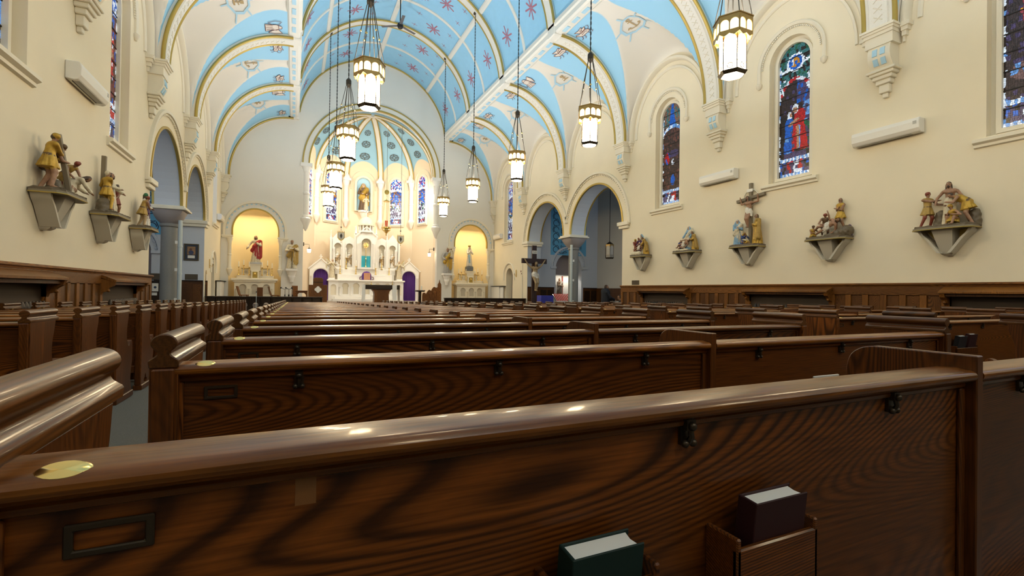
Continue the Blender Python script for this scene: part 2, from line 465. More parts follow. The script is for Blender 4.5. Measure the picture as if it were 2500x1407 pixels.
# apse -------------------------------------------------------------
AC = 36.0
RA = 4.78
ANG = [math.radians(a) for a in (-86, -51, -17, 17, 51, 86)]
HUBZ, SPR = 14.05, 10.0
def apsept(a, z, inset=0):
    """point on the apse wall at angle a from the back; facets between ANG"""
    k = max(0, min(4, sum(1 for q in ANG[1:-1] if a > q)))
    a0, a1 = ANG[k], ANG[k + 1]
    t = (a - a0) / (a1 - a0)
    p = Vector((math.sin(a0), math.cos(a0))).lerp(Vector((math.sin(a1), math.cos(a1))), t) * (RA - inset)
    if z > SPR:
        u = min(1, (z - SPR) / (HUBZ - SPR))
        rho = math.sqrt(max(0, 1 - u * u))
        p = p * rho
    return (p.x, AC + p.y, z)
mb = MB()
zs = [.1, 2, 4, 6, 8, 9.2] + list(np.linspace(9.6, HUBZ, 40))
att = []
for k in range(5):
    n = 16
    vs = []
    for z in zs:
        for i in range(n + 1):
            t = i / n
            vs.append(apsept(ANG[k] + (ANG[k + 1] - ANG[k]) * min(max(t, 1e-4), 1 - 1e-4), z))
            sx = (t - .5) * 2
            att.append(10.15 + 1.45 * math.sqrt(max(0, 1 - (sx / .97) ** 2)) - z)
    fs = [(j * (n + 1) + i, j * (n + 1) + i + 1, (j + 1) * (n + 1) + i + 1, (j + 1) * (n + 1) + i) for j in range(len(zs) - 1) for i in range(n)]
    mb.add(vs, fs)
def twotone(name, attr, ca, cb, soft=.01, bump=.15):
    """paint ca where the attribute is positive, cb elsewhere"""
    m = bpy.data.materials.new(name); m.use_nodes = True
    nt = m.node_tree; N = nt.nodes; L = nt.links; b = N['Principled BSDF']
    at = N.new('ShaderNodeAttribute'); at.attribute_name = attr
    tc = N.new('ShaderNodeTexCoord'); ns = N.new('ShaderNodeTexNoise'); ns.inputs['Scale'].default_value = 12; L.new(tc.outputs['Object'], ns.inputs['Vector'])
    mr = N.new('ShaderNodeMapRange'); mr.inputs['From Min'].default_value = -soft; mr.inputs['From Max'].default_value = soft
    L.new(at.outputs['Fac'], mr.inputs['Value'])
    mx = N.new('ShaderNodeMix'); mx.data_type = 'RGBA'
    mx.inputs['A'].default_value = (*cb, 1); mx.inputs['B'].default_value = (*ca, 1)
    L.new(mr.outputs['Result'], mx.inputs['Factor']); L.new(mx.outputs['Result'], b.inputs['Base Color'])
    b.inputs['Roughness'].default_value = .78
    bp = N.new('ShaderNodeBump'); bp.inputs['Strength'].default_value = bump; bp.inputs['Distance'].default_value = .02
    L.new(ns.outputs['Fac'], bp.inputs['Height']); L.new(bp.outputs['Normal'], b.inputs['Normal'])
    return m
def attr_mesh(name, mb, mats, attr, vals, smooth=None):
    me = bpy.data.meshes.new(name)
    me.from_pydata(mb.v, [], mb.f)
    for m in (mats if isinstance(mats, list) else [mats]): me.materials.append(m)
    a = me.attributes.new(attr, 'FLOAT', 'POINT'); a.data.foreach_set('value', np.array(vals, dtype=np.float32))
    if smooth is not None:
        me.polygons.foreach_set('use_smooth', [True] * len(me.polygons)); me.set_sharp_from_angle(angle=math.radians(smooth))
    return me
m = twotone('apse_peach_and_blue', 'paint', (.86, .71, .52), (.33, .58, .75), .02)
struct(put('wall_apse', attr_mesh('wall_apse', mb, m, 'paint', att, 30)), 'peach apse wall under a blue ribbed half dome')
mb = MB()
for s in (-1, 1):
    p = apsept(ANG[0] if s < 0 else ANG[5], 1)
    xx = 4.55 if s < 0 else 4.5
    mb.add([(s * xx, E_Y + .4, .1), (p[0], p[1], .1), (p[0], p[1], 14.2), (s * xx, E_Y + .4, 14.2)], [(0, 1, 2, 3)])
nb = 20
vs = []
for y in (E_Y + .4, AC + .05):
    for q in arc((0, SPR), RA if y > 35 else 4.7, PI, 0, nb, HUBZ - SPR + .02): vs.append((q[0], y, q[1]))
mb.add(vs, [(i, i + 1, nb + 2 + i, nb + 1 + i) for i in range(nb)], 1)
struct(mb.build('wall_apse_side', [M['peach'], M['domeblue']]), 'peach side walls of the apse')
# apse ribs, colonettes, hood moulds
for i, a in enumerate(ANG):
    t = sroot(trim_name(), 'gilt-edged rib rising from a colonette in the apse')
    d2 = Vector((math.sin(a), math.cos(a), 0)); side = Vector((math.cos(a), -math.sin(a), 0))
    path = []; nr = []
    for u in np.linspace(0, .985, 22):
        th = u * PI / 2
        path.append(Vector((0, AC, 0)) + d2 * (RA - .03) * math.cos(th) + Vector((0, 0, SPR + (HUBZ - SPR) * math.sin(th))))
        nr.append(-(d2 * math.cos(th) + Vector((0, 0, 1)) * math.sin(th)).normalized())
    w = .17
    MB().sweep([(0, -w), (.13, -w), (.16, -w * .4), (.16, w * .4), (.13, w), (0, w)], path, nr, side).build('rib_band', M['ribw'], t, 40)
    for g in (-1, 1):
        MB().tube([p + q * .12 + side * g * w * 1.05 for p, q in zip(path, nr)], .045, 8).build('gold_moulding', M['gold'], t, 60)
    if abs(a) < 1.2:
        c = Vector((0, AC, 0)) + d2 * (RA - .16)
        mb = MB()
        mb.lathe([(.05, 6.2), (.10, 6.3), (.22, 6.62), (.27, 6.72), (.27, 6.8), (.2, 6.86), (.2, 6.95), (.165, 7.0), (.165, 8.1), (.19, 8.13), (.19, 8.22), (.165, 8.25), (.165, 9.45), (.19, 9.5), (.18, 9.55), (.28, 9.85), (.28, 9.95)], (c.x, c.y, 0), 16)
        mb.box(-.3, .3, -.3, .3, 9.93, 10.12, M=Matrix.Translation((c.x, c.y, 0)) @ Matrix.Rotation(-a, 4, 'Z'))
        mb.prism([(-.24, 10.12), (.24, 10.12), (0, 10.62)], -.2, .12, 'y', M=Matrix.Translation((c.x, c.y, 0)) @ Matrix.Rotation(-a, 4, 'Z'))
        mb.build('colonette', M['marble'], t, 35)
for k in range(5):
    am = (ANG[k] + ANG[k + 1]) / 2
    fc = RA * math.cos((ANG[k + 1] - ANG[k]) / 2)
    F = Matrix.Translation((0, AC, 0)) @ Matrix.Rotation(-am, 4, 'Z') @ Matrix.Translation((0, fc, 0))
    t = sroot(trim_name(), 'round hood moulding above an apse opening')
    path = [(-.93, -.03, 9.35)] + [(q[0], -.03, q[1]) for q in arc((0, 9.9), .93, PI, 0, 24)] + [(.93, -.03, 9.35)]
    nr = [(-1, 0, 0)] + [(math.cos(PI - PI * i / 24), 0, math.sin(PI * i / 24)) for i in range(25)] + [(1, 0, 0)]
    MB().sweep([(0, -.02), (.07, -.02), (.07, .05), (.03, .08), (0, .03)], path, nr, (0, -1, 0), M=F).build('hood_mould', M['trimw'], t, 40)
APSE_F = lambda k: Matrix.Translation((0, AC, 0)) @ Matrix.Rotation(-(ANG[k] + ANG[k + 1]) / 2, 4, 'Z') @ Matrix.Translation((0, RA * math.cos((ANG[k + 1] - ANG[k]) / 2), 0))
# chancel arch band, jamb colonettes
t = sroot(trim_name(), 'gilt-edged moulded band of the chancel arch')
def ring(c, r0, r1, y0, y1, n=40, a0=PI, a1=0):
    path = [(q[0], 0, q[1]) for q in arc(c, 1, a0, a1, n)]
    pt = [(c[0], 0, c[1])] * (n + 1)
    nr = [(math.cos(a0 + (a1 - a0) * i / n), 0, math.sin(a0 + (a1 - a0) * i / n)) for i in range(n + 1)]
    return MB().sweep([(r0, y0), (r1, y0), (r1, y1), (r0, y1)], pt, nr, (0, 1, 0))
ring((0, AZ), AR - .02, AR + .34, E_Y - .07, E_Y + .02).build('arch_band', M['ribw'], t, 50)
ring((0, AZ), AR - .06, AR + .03, E_Y - .10, E_Y + .08).build('gold_moulding', M['gold'], t, 50)
ring((0, AZ), AR + .32, AR + .40, E_Y - .10, E_Y + .02).build('gold_moulding', M['gold'], t, 50)
for s in (-1, 1):
    t = sroot(trim_name(), 'engaged colonette under the chancel arch')
    xc = s * 4.42
    mb = MB()
    mb.lathe([(.03, 5.0), (.12, 5.15), (.26, 5.55), (.34, 5.7), (.34, 5.82), (.25, 5.9), (.25, 6.0), (.2, 6.05), (.2, 7.4), (.23, 7.43), (.23, 7.55), (.2, 7.58), (.2, 8.85), (.23, 8.9), (.22, 8.95), (.33, 9.25)], (xc, E_Y + .12, 0), 16)
    mb.box(xc - .36, xc + .36, E_Y - .14, E_Y + .44, 9.25, 9.48)
    mb.build('colonette', M['marble'], t, 35)
# niche arches: bands, beads, impost blocks, colonettes
for c in (NL, NR):
    t = sroot(trim_name(), 'moulded arch with gilt rim around a side niche')
    def eln(r0x, r0z, r1x, r1z, y0, y1, z=4.78, n=30):
        mb = MB()
        pts = [[(c + rx * math.cos(PI - PI * i / n), z + rz * math.sin(PI * i / n)) for i in range(n + 1)] for rx, rz in ((r0x, r0z), (r1x, r1z))]
        pts[0] = [(c - r0x, 4.45)] + pts[0] + [(c + r0x, 4.45)]
        pts[1] = [(c - r1x, 4.45)] + pts[1] + [(c + r1x, 4.45)]
        m = n + 3
        vs = [(q[0], y, q[1]) for y in (y0, y1) for l in pts for q in l]
        fs = []
        for i in range(m - 1):
            fs += [(i, i + 1, m + i + 1, m + i), (2 * m + i + 1, 2 * m + i, 3 * m + i, 3 * m + i + 1), (i + 1, i, 2 * m + i, 2 * m + i + 1), (m + i, m + i + 1, 3 * m + i + 1, 3 * m + i)]
        mb.add(vs, fs)
        return mb
    eln(1.66, 1.78, 1.80, 1.92, E_Y - .10, E_Y + .01).build('outer_moulding', M['trimw'], t, 40)
    eln(1.26, 1.38, 1.34, 1.46, E_Y - .05, E_Y + .12).build('gold_moulding', M['gold'], t, 40)
    bead = MB().box(-.05, .05, -.03, .03, -.035, .035).mesh('bead', M['bluepaint'])
    for i in range(19):
        th = PI * (i + .5) / 19
        o = put('bead', bead, t, (c + 1.59 * math.cos(th), E_Y - .005, 4.78 + 1.71 * math.sin(th)))
        o.rotation_euler = (0, -(th - PI / 2), 0)
    for s in (-1, 1):
        mb = MB()
        xa = c + s * 1.56
        mb.box(xa - .32, xa + .32, E_Y - .14, E_Y + .1, 4.36, 4.46)
        mb.box(xa - .28, xa + .28, E_Y - .10, E_Y + .1, 4.28, 4.36)
        mb.build('impost', M['trimw'], t)
        xa = c + s * 1.42
        MB().lathe([(.02, 1.9), (.10, 2.1), (.17, 2.28), (.17, 2.36), (.12, 2.4), (.12, 2.5), (.095, 2.54), (.095, 3.2), (.115, 3.22), (.115, 3.28), (.095, 3.3), (.095, 3.95), (.115, 3.98), (.11, 4.02), (.18, 4.22), (.18, 4.28)], (xa, E_Y - .0, 0), 14).build('colonette', M['trimw'], t, 40)
# arcade mouldings, columns
for side, X in (('right', WR), ('left', WL)):
    s = 1 if X > 0 else -1
    for ci, (c, r) in enumerate((A1, A2)):
        t = sroot(trim_name(), 'moulded round arch with gilt rim in the %s arcade' % side)
        def rg(r0, r1, b0, b1, a0=PI, a1=0, n=36):
            nr = [(0, math.cos(a0 + (a1 - a0) * i / n), math.sin(a0 + (a1 - a0) * i / n)) for i in range(n + 1)]
            return MB().sweep([(r0, b0), (r1, b0), (r1, b1), (r0, b1)], [(X, c, IMP)] * (n + 1), nr, (-s, 0, 0))
        lo = PI - (0 if ci == 0 else .24); hi = 0 + (.24 if ci == 0 else 0)
        rg(r + .50, r + .60, -.01, .10, lo, hi).build('outer_moulding', M['trimw'], t, 40)
        rg(r - .03, r + .06, -.07, .03).build('gold_moulding', M['gold'], t, 40)
        rg(r - .03, r + .05, -1.0, -.93).build('gold_moulding', M['gold'], t, 40)
        mb = MB()
        nb = 56
        for i in range(nb):
            th = lo + (hi - lo) * (i + .5) / nb
            mb.box(-.03, .03, -.045, .045, -.035, .035, M=Matrix.Translation((X - s * .03, c + (r + .44) * math.cos(th), IMP + (r + .44) * math.sin(th))) @ Matrix.Rotation(th - PI / 2, 4, 'X'))
        o = mb.build('bead_course', M['trimw'], t); o['kind'] = 'stuff'
    t = sroot(trim_name(), 'impost blocks at the foot of the arcade arches')
    for y0, y1 in ((17.75, 18.55), (28.1, 28.95)):
        MB().box(X - s * .16, X + s * 1.05, y0, y1, IMP - .08, IMP + .1).box(X - s * .1, X + s * 1.0, y0 + .06, y1 - .06, IMP - .22, IMP - .08).build('impost', M['trimw'], t, bevel=.02)
    # stone column with its big capital
    cz = fz(23.4)
    col = thing('stone_column', 'grey stone column with a big flared capital in the %s arcade' % side, 'column', (X + s * .49, 23.4, cz))
    mb = MB()
    mb.box(-.52, .52, -.52, .52, 0, .2)
    mb.lathe([(.48, .2), (.48, .32), (.40, .38), (.42, .46), (.34, .55)], n=24)
    mb.build('base', M['granite'], col, 40, bevel=.01)
    MB().lathe([(.29, .55), (.28, 3.98), (.33, 4.02), (.33, 4.10), (.29, 4.14)], n=28).build('shaft', M['granite'], col, 40)
    mb = MB()
    pr = [(.29, 4.12), (.41, 4.24), (.50, 4.40), (.54, 4.55), (.55, 4.66)]
    vs = []
    for k, (rr, z) in enumerate(pr):
        for i in range(32):
            a = 2 * PI * i / 32
            q = k / (len(pr) - 1)
            sq = rr / max(abs(math.cos(a)), abs(math.sin(a)))
            R = rr * (1 - q) + min(sq, rr * 1.36) * q
            vs.append((R * math.cos(a), R * math.sin(a), z))
    mb.add(vs, [(j * 32 + i, j * 32 + (i + 1) % 32, (j + 1) * 32 + (i + 1) % 32, (j + 1) * 32 + i) for j in range(4) for i in range(32)] + [tuple(range(128, 160))])
    mb.build('capital', bpy.data.materials.get('grey_lavender_stone') or mat('grey_lavender_stone', (.30, .27, .27), .6, bump=.2, bscale=50), col, 40)
    MB().box(-.66, .66, -.62, .62, 4.66, 4.74).box(-.60, .60, -.56, .56, 4.74, IMP - cz).build('abacus', M['trimw'], col, bevel=.015)
    # service pipe on the column
    p = thing('conduit_pipe', 'pale painted pipe fixed upright against the %s stone column' % side, 'pipe', (9.12, 22.98, cz) if s > 0 else (-9.24, 22.98, cz))
    MB().tube([(0, 0, .02), (0, 0, 4.25)], .075, 12).build('pipe', M['steel'], p, 40)
    for z in (.9, 2.1, 3.2):
        MB().lathe([(.09, z - .03), (.09, z + .03)], n=12).build('collar', M['steel'], p, 40)
        MB().box(-.16 if s < 0 else .07, -.07 if s < 0 else .16, -.06, .04, z + .1, z + .22).build('clip_box', M['plastic'], p)
# transepts
for side, X in (('right', WR), ('left', WL)):
    s = 1 if X > 0 else -1
    X0, X1 = X + s * 1.0, s * 14.94
    mb = MB()
    nc = s * 12.55
    nich = arch_poly(nc, 1.06, .05, 2.85)
    tess(mb, [[(X0 - s * 1, -.9), (X1, -.9), (X1, 9), (X0 - s * 1, 9)], nich], lambda q: (q[0], 28.87, q[1]))
    reveal(mb, nich, lambda q: (q[0], 28.87, q[1]), lambda q: (q[0], 29.8, q[1]))
    tess(mb, [nich], lambda q: (q[0], 29.8, q[1]), 1)
    struct(mb.build('wall_transept_east_%s' % side, [M['transept'], mat('dusky_pink_plaster', (.42, .36, .35), .8)]), 'pale blue transept wall with an arched niche')
    mb = MB()
    tw = arch_poly(22.6, .6, 4.3, 7.2)
    tess(mb, [[(17.9, -.9), (28.87, -.9), (28.87, 9), (17.9, 9)], tw], lambda q: (X1, q[0], q[1]))
    reveal(mb, tw, lambda q: (X1, q[0], q[1]), lambda q: (X1 + s * .2, q[0], q[1]))
    mb.add([(X0 - s * 1, 17.9, -.9), (X1, 17.9, -.9), (X1, 17.9, 9), (X0 - s * 1, 17.9, 9)], [(0, 1, 2, 3)])
    struct(mb.build('wall_transept_%s' % side, M['greywall']), 'grey transept walls')
    # unseen glowing window, added to throw cool light into the transept
    wo = MB().prism(arch_poly(s * 12.5, .8, 3.6, 6.2), 17.92, 17.97, 'y').build('window_%d' % (40 + (s > 0)), bpy.data.materials.get('transept_fill_glow') or mat('transept_fill_glow', (.7, .8, .9), .4, emit=(.62, .80, 1), es=1.5))
    struct(wo, 'unseen glowing window added to light the transept')
    mb = MB(); mb.box(X0 - s * .9, X1, 17.9, 28.87, 8.4, 8.5)
    struct(mb.build('ceiling_transept_%s' % side, M['greywall']))
    mb = MB(); mb.box(X0, X1, 17.95, 28.85, -.6, -.28)
    struct(mb.build('floor_transept_%s' % side, M['carpet']))
# ================================================================== CEILING
CX0 = 5.24                      # cornice centre line
BR, BZ = 5.04, 12.11            # main barrel radius, centre height
ZS = 8.14                       # springing of the side vaults
def side_par(s):
    return (abs(WR if s > 0 else WL), 3.55 if s > 0 else 3.70)
def zt(x, s):
    u = (abs(x) - CX0) / side_par(s)[1]
    return ZS + 4.2 * math.sqrt(max(0, 1 - u * u)) if u < 1 else ZS
def zl(x, y, yc, s):
    v = (y - yc) / 2.36
    w = side_par(s)[0]
    cr = 11.05 + 1.36 * math.sqrt(max(0, (w - abs(x)) / (w - 5.5)))
    return ZS + (cr - ZS) * math.sqrt(max(0, 1 - v * v))
def vz(x, y, yc, s):
    return max(zt(x, s), zl(x, y, yc, s))
barrel = sroot('ceiling', 'blue painted barrel vault with red stars')
mb = MB()
a1 = math.acos(5.0 / BR)
nb = 40
prof = arc((0, BZ), BR, PI - a1, a1, nb)
for a, b in zip(RIBS[:-1], RIBS[1:]):
    mb.add([(q[0], y, q[1]) for y in (a, b) for q in prof], [(i, i + 1, nb + 2 + i, nb + 1 + i) for i in range(nb)])
mb.build('vault_shell', M['blue'], barrel, 40)
# side vaults: a rising transverse half arch cut by a lunette over each bay
mside = twotone('side_vault_white_and_blue', 'paint', (.78, .75, .68), (.34, .64, .87), .010, .08)
side_root = {}
for s, nm in ((1, 'ceiling_side_right'), (-1, 'ceiling_side_left')):
    w, a = side_par(s)
    root = sroot(nm, 'blue and white groined side vault')
    side_root[s] = root
    for k in range(8):
        yc = E_Y - BAY / 2 - BAY * k
        mb = MB(); att = []
        xs = list(np.linspace(5.0, 8.4, 36)) + list(np.linspace(8.45, w + .02, 14))
        ysn = list(np.linspace(-2.7, 2.7, 49))
        for x in xs:
            for y in ysn:
                mb.v.append((s * x, yc + y, vz(x, yc + y, yc, s)))
                att.append(zl(x, yc + y, yc, s) - zt(x, s))
        n = len(ysn)
        mb.f = [(i * n + j, i * n + j + 1, (i + 1) * n + j + 1, (i + 1) * n + j) for i in range(len(xs) - 1) for j in range(n - 1)]
        mb.m = [0] * len(mb.f)
        put('vault_cell', attr_mesh('vault_cell', mb, mside, 'paint', att, 35), root)
# cornice beams with blue insets, and a boss where each rib crosses
inset = MB().box(-.02, .02, -.21, .21, -.075, .075).mesh('inset_panel', M['bluepaint'])
for s in (1, -1):
    t = sroot(trim_name(), 'white cornice beam with blue insets along the %s side of the vault' % ('right' if s > 0 else 'left'))
    MB().prism([(s * 4.96, 12.36), (s * 5.04, 12.30), (s * 5.40, 12.28), (s * 5.50, 12.36), (s * 5.50, 12.62), (s * 5.40, 12.68), (s * 5.2, 12.68), (s * 4.96, 12.86), (s * 4.90, 12.80), (s * 4.90, 12.62), (s * 4.96, 12.56)], BACK_Y, E_Y, 'y').build('beam', M['ribw'], t)
    for i in range(40):
        y = E_Y - .7 - .74 * i
        if min(abs(y - r) for r in RIBS) < .5: continue
        o = put('inset_panel', inset, t, (s * 5.22, y, 12.284)); o.rotation_euler = (0, PI / 2, 0)
    for y in RIBS[:7]:
        MB().box(s * 5.24 - .34, s * 5.24 + .34, y - .30, y + .30, 12.22, 12.9).build('boss', M['ribw'], t, bevel=.04)
# ribs
def ell_path(s, y, off=0, n=26):
    a = side_par(s)[1]
    P = []; Nn = []
    for i in range(n + 1):
        th = PI / 2 * i / n
        x = CX0 + a * math.cos(th); z = ZS + 4.2 * math.sin(th)
        P.append(Vector((s * x, y, z)))
        nn = Vector((-s * math.cos(th) / a, 0, -math.sin(th) / 4.2)); nn.normalize(); Nn.append(nn)
    return P, Nn
for k, y in enumerate(RIBS[:8]):
    for s in (1, -1):
        t = sroot(trim_name(), 'carved rib with gilt edges rising from a wall corbel on the %s' % ('right' if s > 0 else 'left'))
        P_, N_ = ell_path(s, y)
        w = .36
        y0, y1 = (-w, w) if k else (-.30, .02)
        MB().sweep([(-.1, y0), (.14, y0), (.14, y0 + .12), (.18, y0 + .15), (.18, y1 - .15), (.14, y1 - .12), (.14, y1), (-.1, y1)], P_, N_, (0, 1, 0)).build('rib_band', M['ribw'], t, 40)
        for g in ((y0, y1) if k else (y0,)):
            MB().tube([p + q * .13 + Vector((0, g, 0)) for p, q in zip(P_, N_)], .06, 8).build('gold_moulding', M['gold'], t, 60)
        if k:   # the carved diaper pattern on the rib face
            mb = MB()
            for i in range(1, 25):
                p, q = P_[i], N_[i]
                tv = (P_[i + 1] - P_[i - 1]).normalized()
                c = p + q * .185
                for sg in (1, -1):
                    d = (tv * .6 + Vector((0, sg, 0)) * .9).normalized()
                    e = d.cross(q).normalized()
                    mb.add([c - d * .12 - e * .012, c + d * .12 - e * .012, c + d * .12 + e * .012, c - d * .12 + e * .012,
                            c - d * .12 - e * .006 + q * .012, c + d * .12 - e * .006 + q * .012, c + d * .12 + e * .006 + q * .012, c - d * .12 + e * .006 + q * .012],
                           [(4, 5, 6, 7), (0, 1, 5, 4), (1, 2, 6, 5), (2, 3, 7, 6), (3, 0, 4, 7)])
            mb.build('carved_pattern', M['trimw'], t)['kind'] = 'stuff'
    t = sroot(trim_name(), 'transverse rib of the blue barrel vault')
    n = 48
    aa = [PI - a1 + (2 * a1 - PI) * i / n for i in range(n + 1)]
    P_ = [Vector((BR * math.cos(a), y, BZ + BR * math.sin(a))) for a in aa]
    N_ = [Vector((-math.cos(a), 0, -math.sin(a))) for a in aa]
    y0, y1 = (-.27, .27) if k else (-.16, .02)
    MB().sweep([(-.05, y0), (.10, y0), (.13, y0 + .08), (.13, y1 - .08), (.10, y1), (-.05, y1)], P_, N_, (0, 1, 0)).build('rib_band', M['ribw'], t, 40)
    for g in ((y0, y1) if k else (y0,)):
        MB().tube([p + q * .10 + Vector((0, g, 0)) for p, q in zip(P_, N_)], .055, 8).build('gold_moulding', M['gold'], t, 60)
    if k < 7:
        ym = y - BAY / 2
        MB().sweep([(-.05, -.09), (.05, -.09), (.07, 0), (.05, .09), (-.05, .09)], [p + Vector((0, -BAY / 2, 0)) for p in P_], N_, (0, 1, 0)).build('slender_rib', M['ribw'], t, 40)
t = sroot(trim_name(), 'slender white ribs running along the blue vault')
for x in (-3.55, 0, 3.55):
    z = BZ + math.sqrt(BR ** 2 - x * x)
    q = Vector((-x, 0, BZ - z)).normalized(); e = q.cross(Vector((0, 1, 0)))
    c = Vector((x, 0, z))
    MB().sweep([(-.05, -.13), (.06, -.13), (.09, -.05), (.09, .05), (.06, .13), (-.05, .13)], [c + Vector((0, BACK_Y, 0)), c + Vector((0, E_Y, 0))], [q, q], e).build('slender_rib', M['ribw'], t)
# wall-arch mouldings and corbels
def corbel(s, y, end=False):
    X = WR if s > 0 else WL
    t = sroot(trim_name(), 'moulded corbel carrying a vault rib on the %s wall' % ('right' if s > 0 else 'left'), (X, y, 0), 0)
    y0, y1 = (-.40, .40) if not end else (-.40, .0)
    def bx(d, z0, z1, g=0):
        return MB().box(-s * d, s * .02, y0 + g, y1 - (g if not end else 0), z0, z1)
    mb = bx(.52, ZS - .06, ZS, 0); mb.box(-s * .48, 0, y0 + .03, y1 - (.03 if not end else 0), ZS - .12, ZS - .06); mb.box(-s * .44, 0, y0 + .06, y1 - (.06 if not end else 0), ZS - .20, ZS - .12)
    mb.build('abacus', M['trimw'], t)
    bx(.40, ZS - .46, ZS - .20, .08).build('block', M['trimw'], t)
    # curved console
    zz = list(np.linspace(0, 1, 9))
    pr = [(0, ZS - .46)] + [(-s * (.36 - .14 * u + .10 * math.sin(PI * u)), ZS - .46 - .58 * u) for u in zz] + [(0, ZS - 1.04)]
    g = .14
    MB().prism([(a, b) for a, b in pr], y0 + g, y1 - (g if not end else 0), 'y').build('console', M['trimw'], t, 30)
    if not end:
        for i in range(2):
            for j in range(2):
                zc = ZS - .62 - .24 * j
                u = (ZS - .46 - zc) / .58
                xx = .36 - .14 * u + .10 * math.sin(PI * u)
                yc_ = -.09 + .18 * i
                o = MB().box(-.012, .012, -.055, .055, -.09, .09).build('blue_inset', M['bluepaint'], t, loc=(-s * (xx + .002), yc_, zc))
                o.rotation_euler = (0, s * (.10 if j == 0 else -.42), 0)
    mb = MB()
    for i, (d, h) in enumerate(((.34, .07), (.30, .08), (.25, .10), (.20, .12), (.15, .22), (.10, .12))):
        zt_ = ZS - 1.04 - sum(q[1] for q in ((.34, .07), (.30, .08), (.25, .10), (.20, .12), (.15, .22), (.10, .12))[:i])
        hw = .34 - .055 * i
        mb.box(-s * d, 0, -hw, hw if not end else 0, zt_ - h, zt_)
    mb.build('pendant', M['trimw'], t, bevel=.015)
    # small side console under the wall-arch moulding
    for g in ((-1, 1) if not end else (-1,)):
        mb = MB()
        for i, (d, h, l) in enumerate(((.20, .10, .20), (.16, .10, .15), (.12, .12, .1), (.07, .14, .05))):
            zt_ = ZS - sum(q for q in (.10, .10, .12, .14)[:i])
            ya, yb = g * .38, g * (.38 + l)
            mb.box(-s * d, 0, min(ya, yb), max(ya, yb), zt_ - h, zt_)
        mb.build('side_console', M['trimw'], t)
for s in (1, -1):
    X = WR if s > 0 else WL
    for k, y in enumerate(RIBS[:7]): corbel(s, y if k else y - .001, end=(k == 0))
    for k in range(7):
        yc = E_Y - BAY / 2 - BAY * k
        t = sroot(trim_name(), 'moulding of the blind wall arch on the %s' % ('right' if s > 0 else 'left'))
        n = 36
        for r, wd, dp in ((2.16, .16, .20), (1.92, .09, .07)):
            pts = [Vector((X, yc - r, ZS))] + [Vector((X, yc + r * math.cos(PI - PI * i / n), ZS + .02 + (r / 2.36) * 2.86 * math.sin(PI * i / n))) for i in range(n + 1)] + [Vector((X, yc + r, ZS))]
            nr = [Vector((0, -1, 0))] + [Vector((0, math.cos(PI - PI * i / n), math.sin(PI * i / n))) for i in range(n + 1)] + [Vector((0, 1, 0))]
            MB().sweep([(0, -.02), (wd, -.02), (wd, dp), (wd * .4, dp), (0, dp * .5)], pts, nr, (-s, 0, 0)).build('arch_moulding', M['trimw'], t, 40)
# ------------------------------------------------------------------ painted decoration
def strokes(lines, w, mp, sub=.06):
    """painted lines: polylines in 2D of width w, laid on a surface by mp"""
    mb = MB()
    for ln in lines:
        ww = w
        if isinstance(ln, tuple): ln, ww = ln
        pts = [Vector(p) for p in ln]
        out = [pts[0]]
        for a, b in zip(pts[:-1], pts[1:]):
            m_ = max(1, int((b - a).length / sub))
            out += [a.lerp(b, (i + 1) / m_) for i in range(m_)]
        vs = []
        for i, p in enumerate(out):
            t = out[min(i + 1, len(out) - 1)] - out[max(i - 1, 0)]
            t.normalize()
            nn = Vector((-t.y, t.x)) * ww / 2
            vs += [mp(p + nn), mp(p - nn)]
        mb.add(vs, [(2 * i, 2 * i + 1, 2 * i + 3, 2 * i + 2) for i in range(len(out) - 1)])
    return mb
def blob(poly, mp, mb=None):
    mb = mb or MB()
    c = Vector((sum(p[0] for p in poly) / len(poly), sum(p[1] for p in poly) / len(poly)))
    n = len(poly)
    vs = [mp(c)]
    for f in (.5, 1.0):
        vs += [mp(c.lerp(Vector(p), f)) for p in poly]
    mb.add(vs, [(0, 1 + i, 1 + (i + 1) % n) for i in range(n)] + [(1 + i, 1 + n + i, 1 + n + (i + 1) % n, 1 + (i + 1) % n) for i in range(n)])
    return mb
# eight-armed red stars and little crosses on the barrel (laid along its curve)
def bmap(x0, y0):
    th0 = math.acos(max(-1, min(1, x0 / BR)))
    def f(p):
        th = th0 - p[0] / BR
        r = BR - .012
        return (r * math.cos(th), y0 + p[1], BZ + r * math.sin(th))
    return f
def star_lines(r, n, ph=0):
    return [[(r * .06 * math.cos(a), r * .06 * math.sin(a)), (r * (1 if i % 2 == 0 else .82) * math.cos(a), r * (1 if i % 2 == 0 else .82) * math.sin(a))] for i, a in enumerate([ph + 2 * PI * j / n for j in range(n)])]
for k in range(4):
    for h in (0, 1):
        yc = E_Y - BAY * k - BAY / 4 - h * BAY / 2
        for th in (22, 62, 118, 158):
            x0 = BR * math.cos(math.radians(th + (2 if th < 90 else -2)))
            strokes(star_lines(.50, 8, .2), .075, bmap(x0, yc)).build('painted_star', M['star'], barrel)
        for th in (12, 33, 53, 76, 104, 127, 147, 168):
            for dy in (-.62, .62):
                if (th * 7 + int(dy * 10)) % 3 == 0: continue
                strokes(star_lines(.17, 4, .1), .028, bmap(BR * math.cos(math.radians(th)), yc + dy)).build('painted_cross', M['star'], barrel)
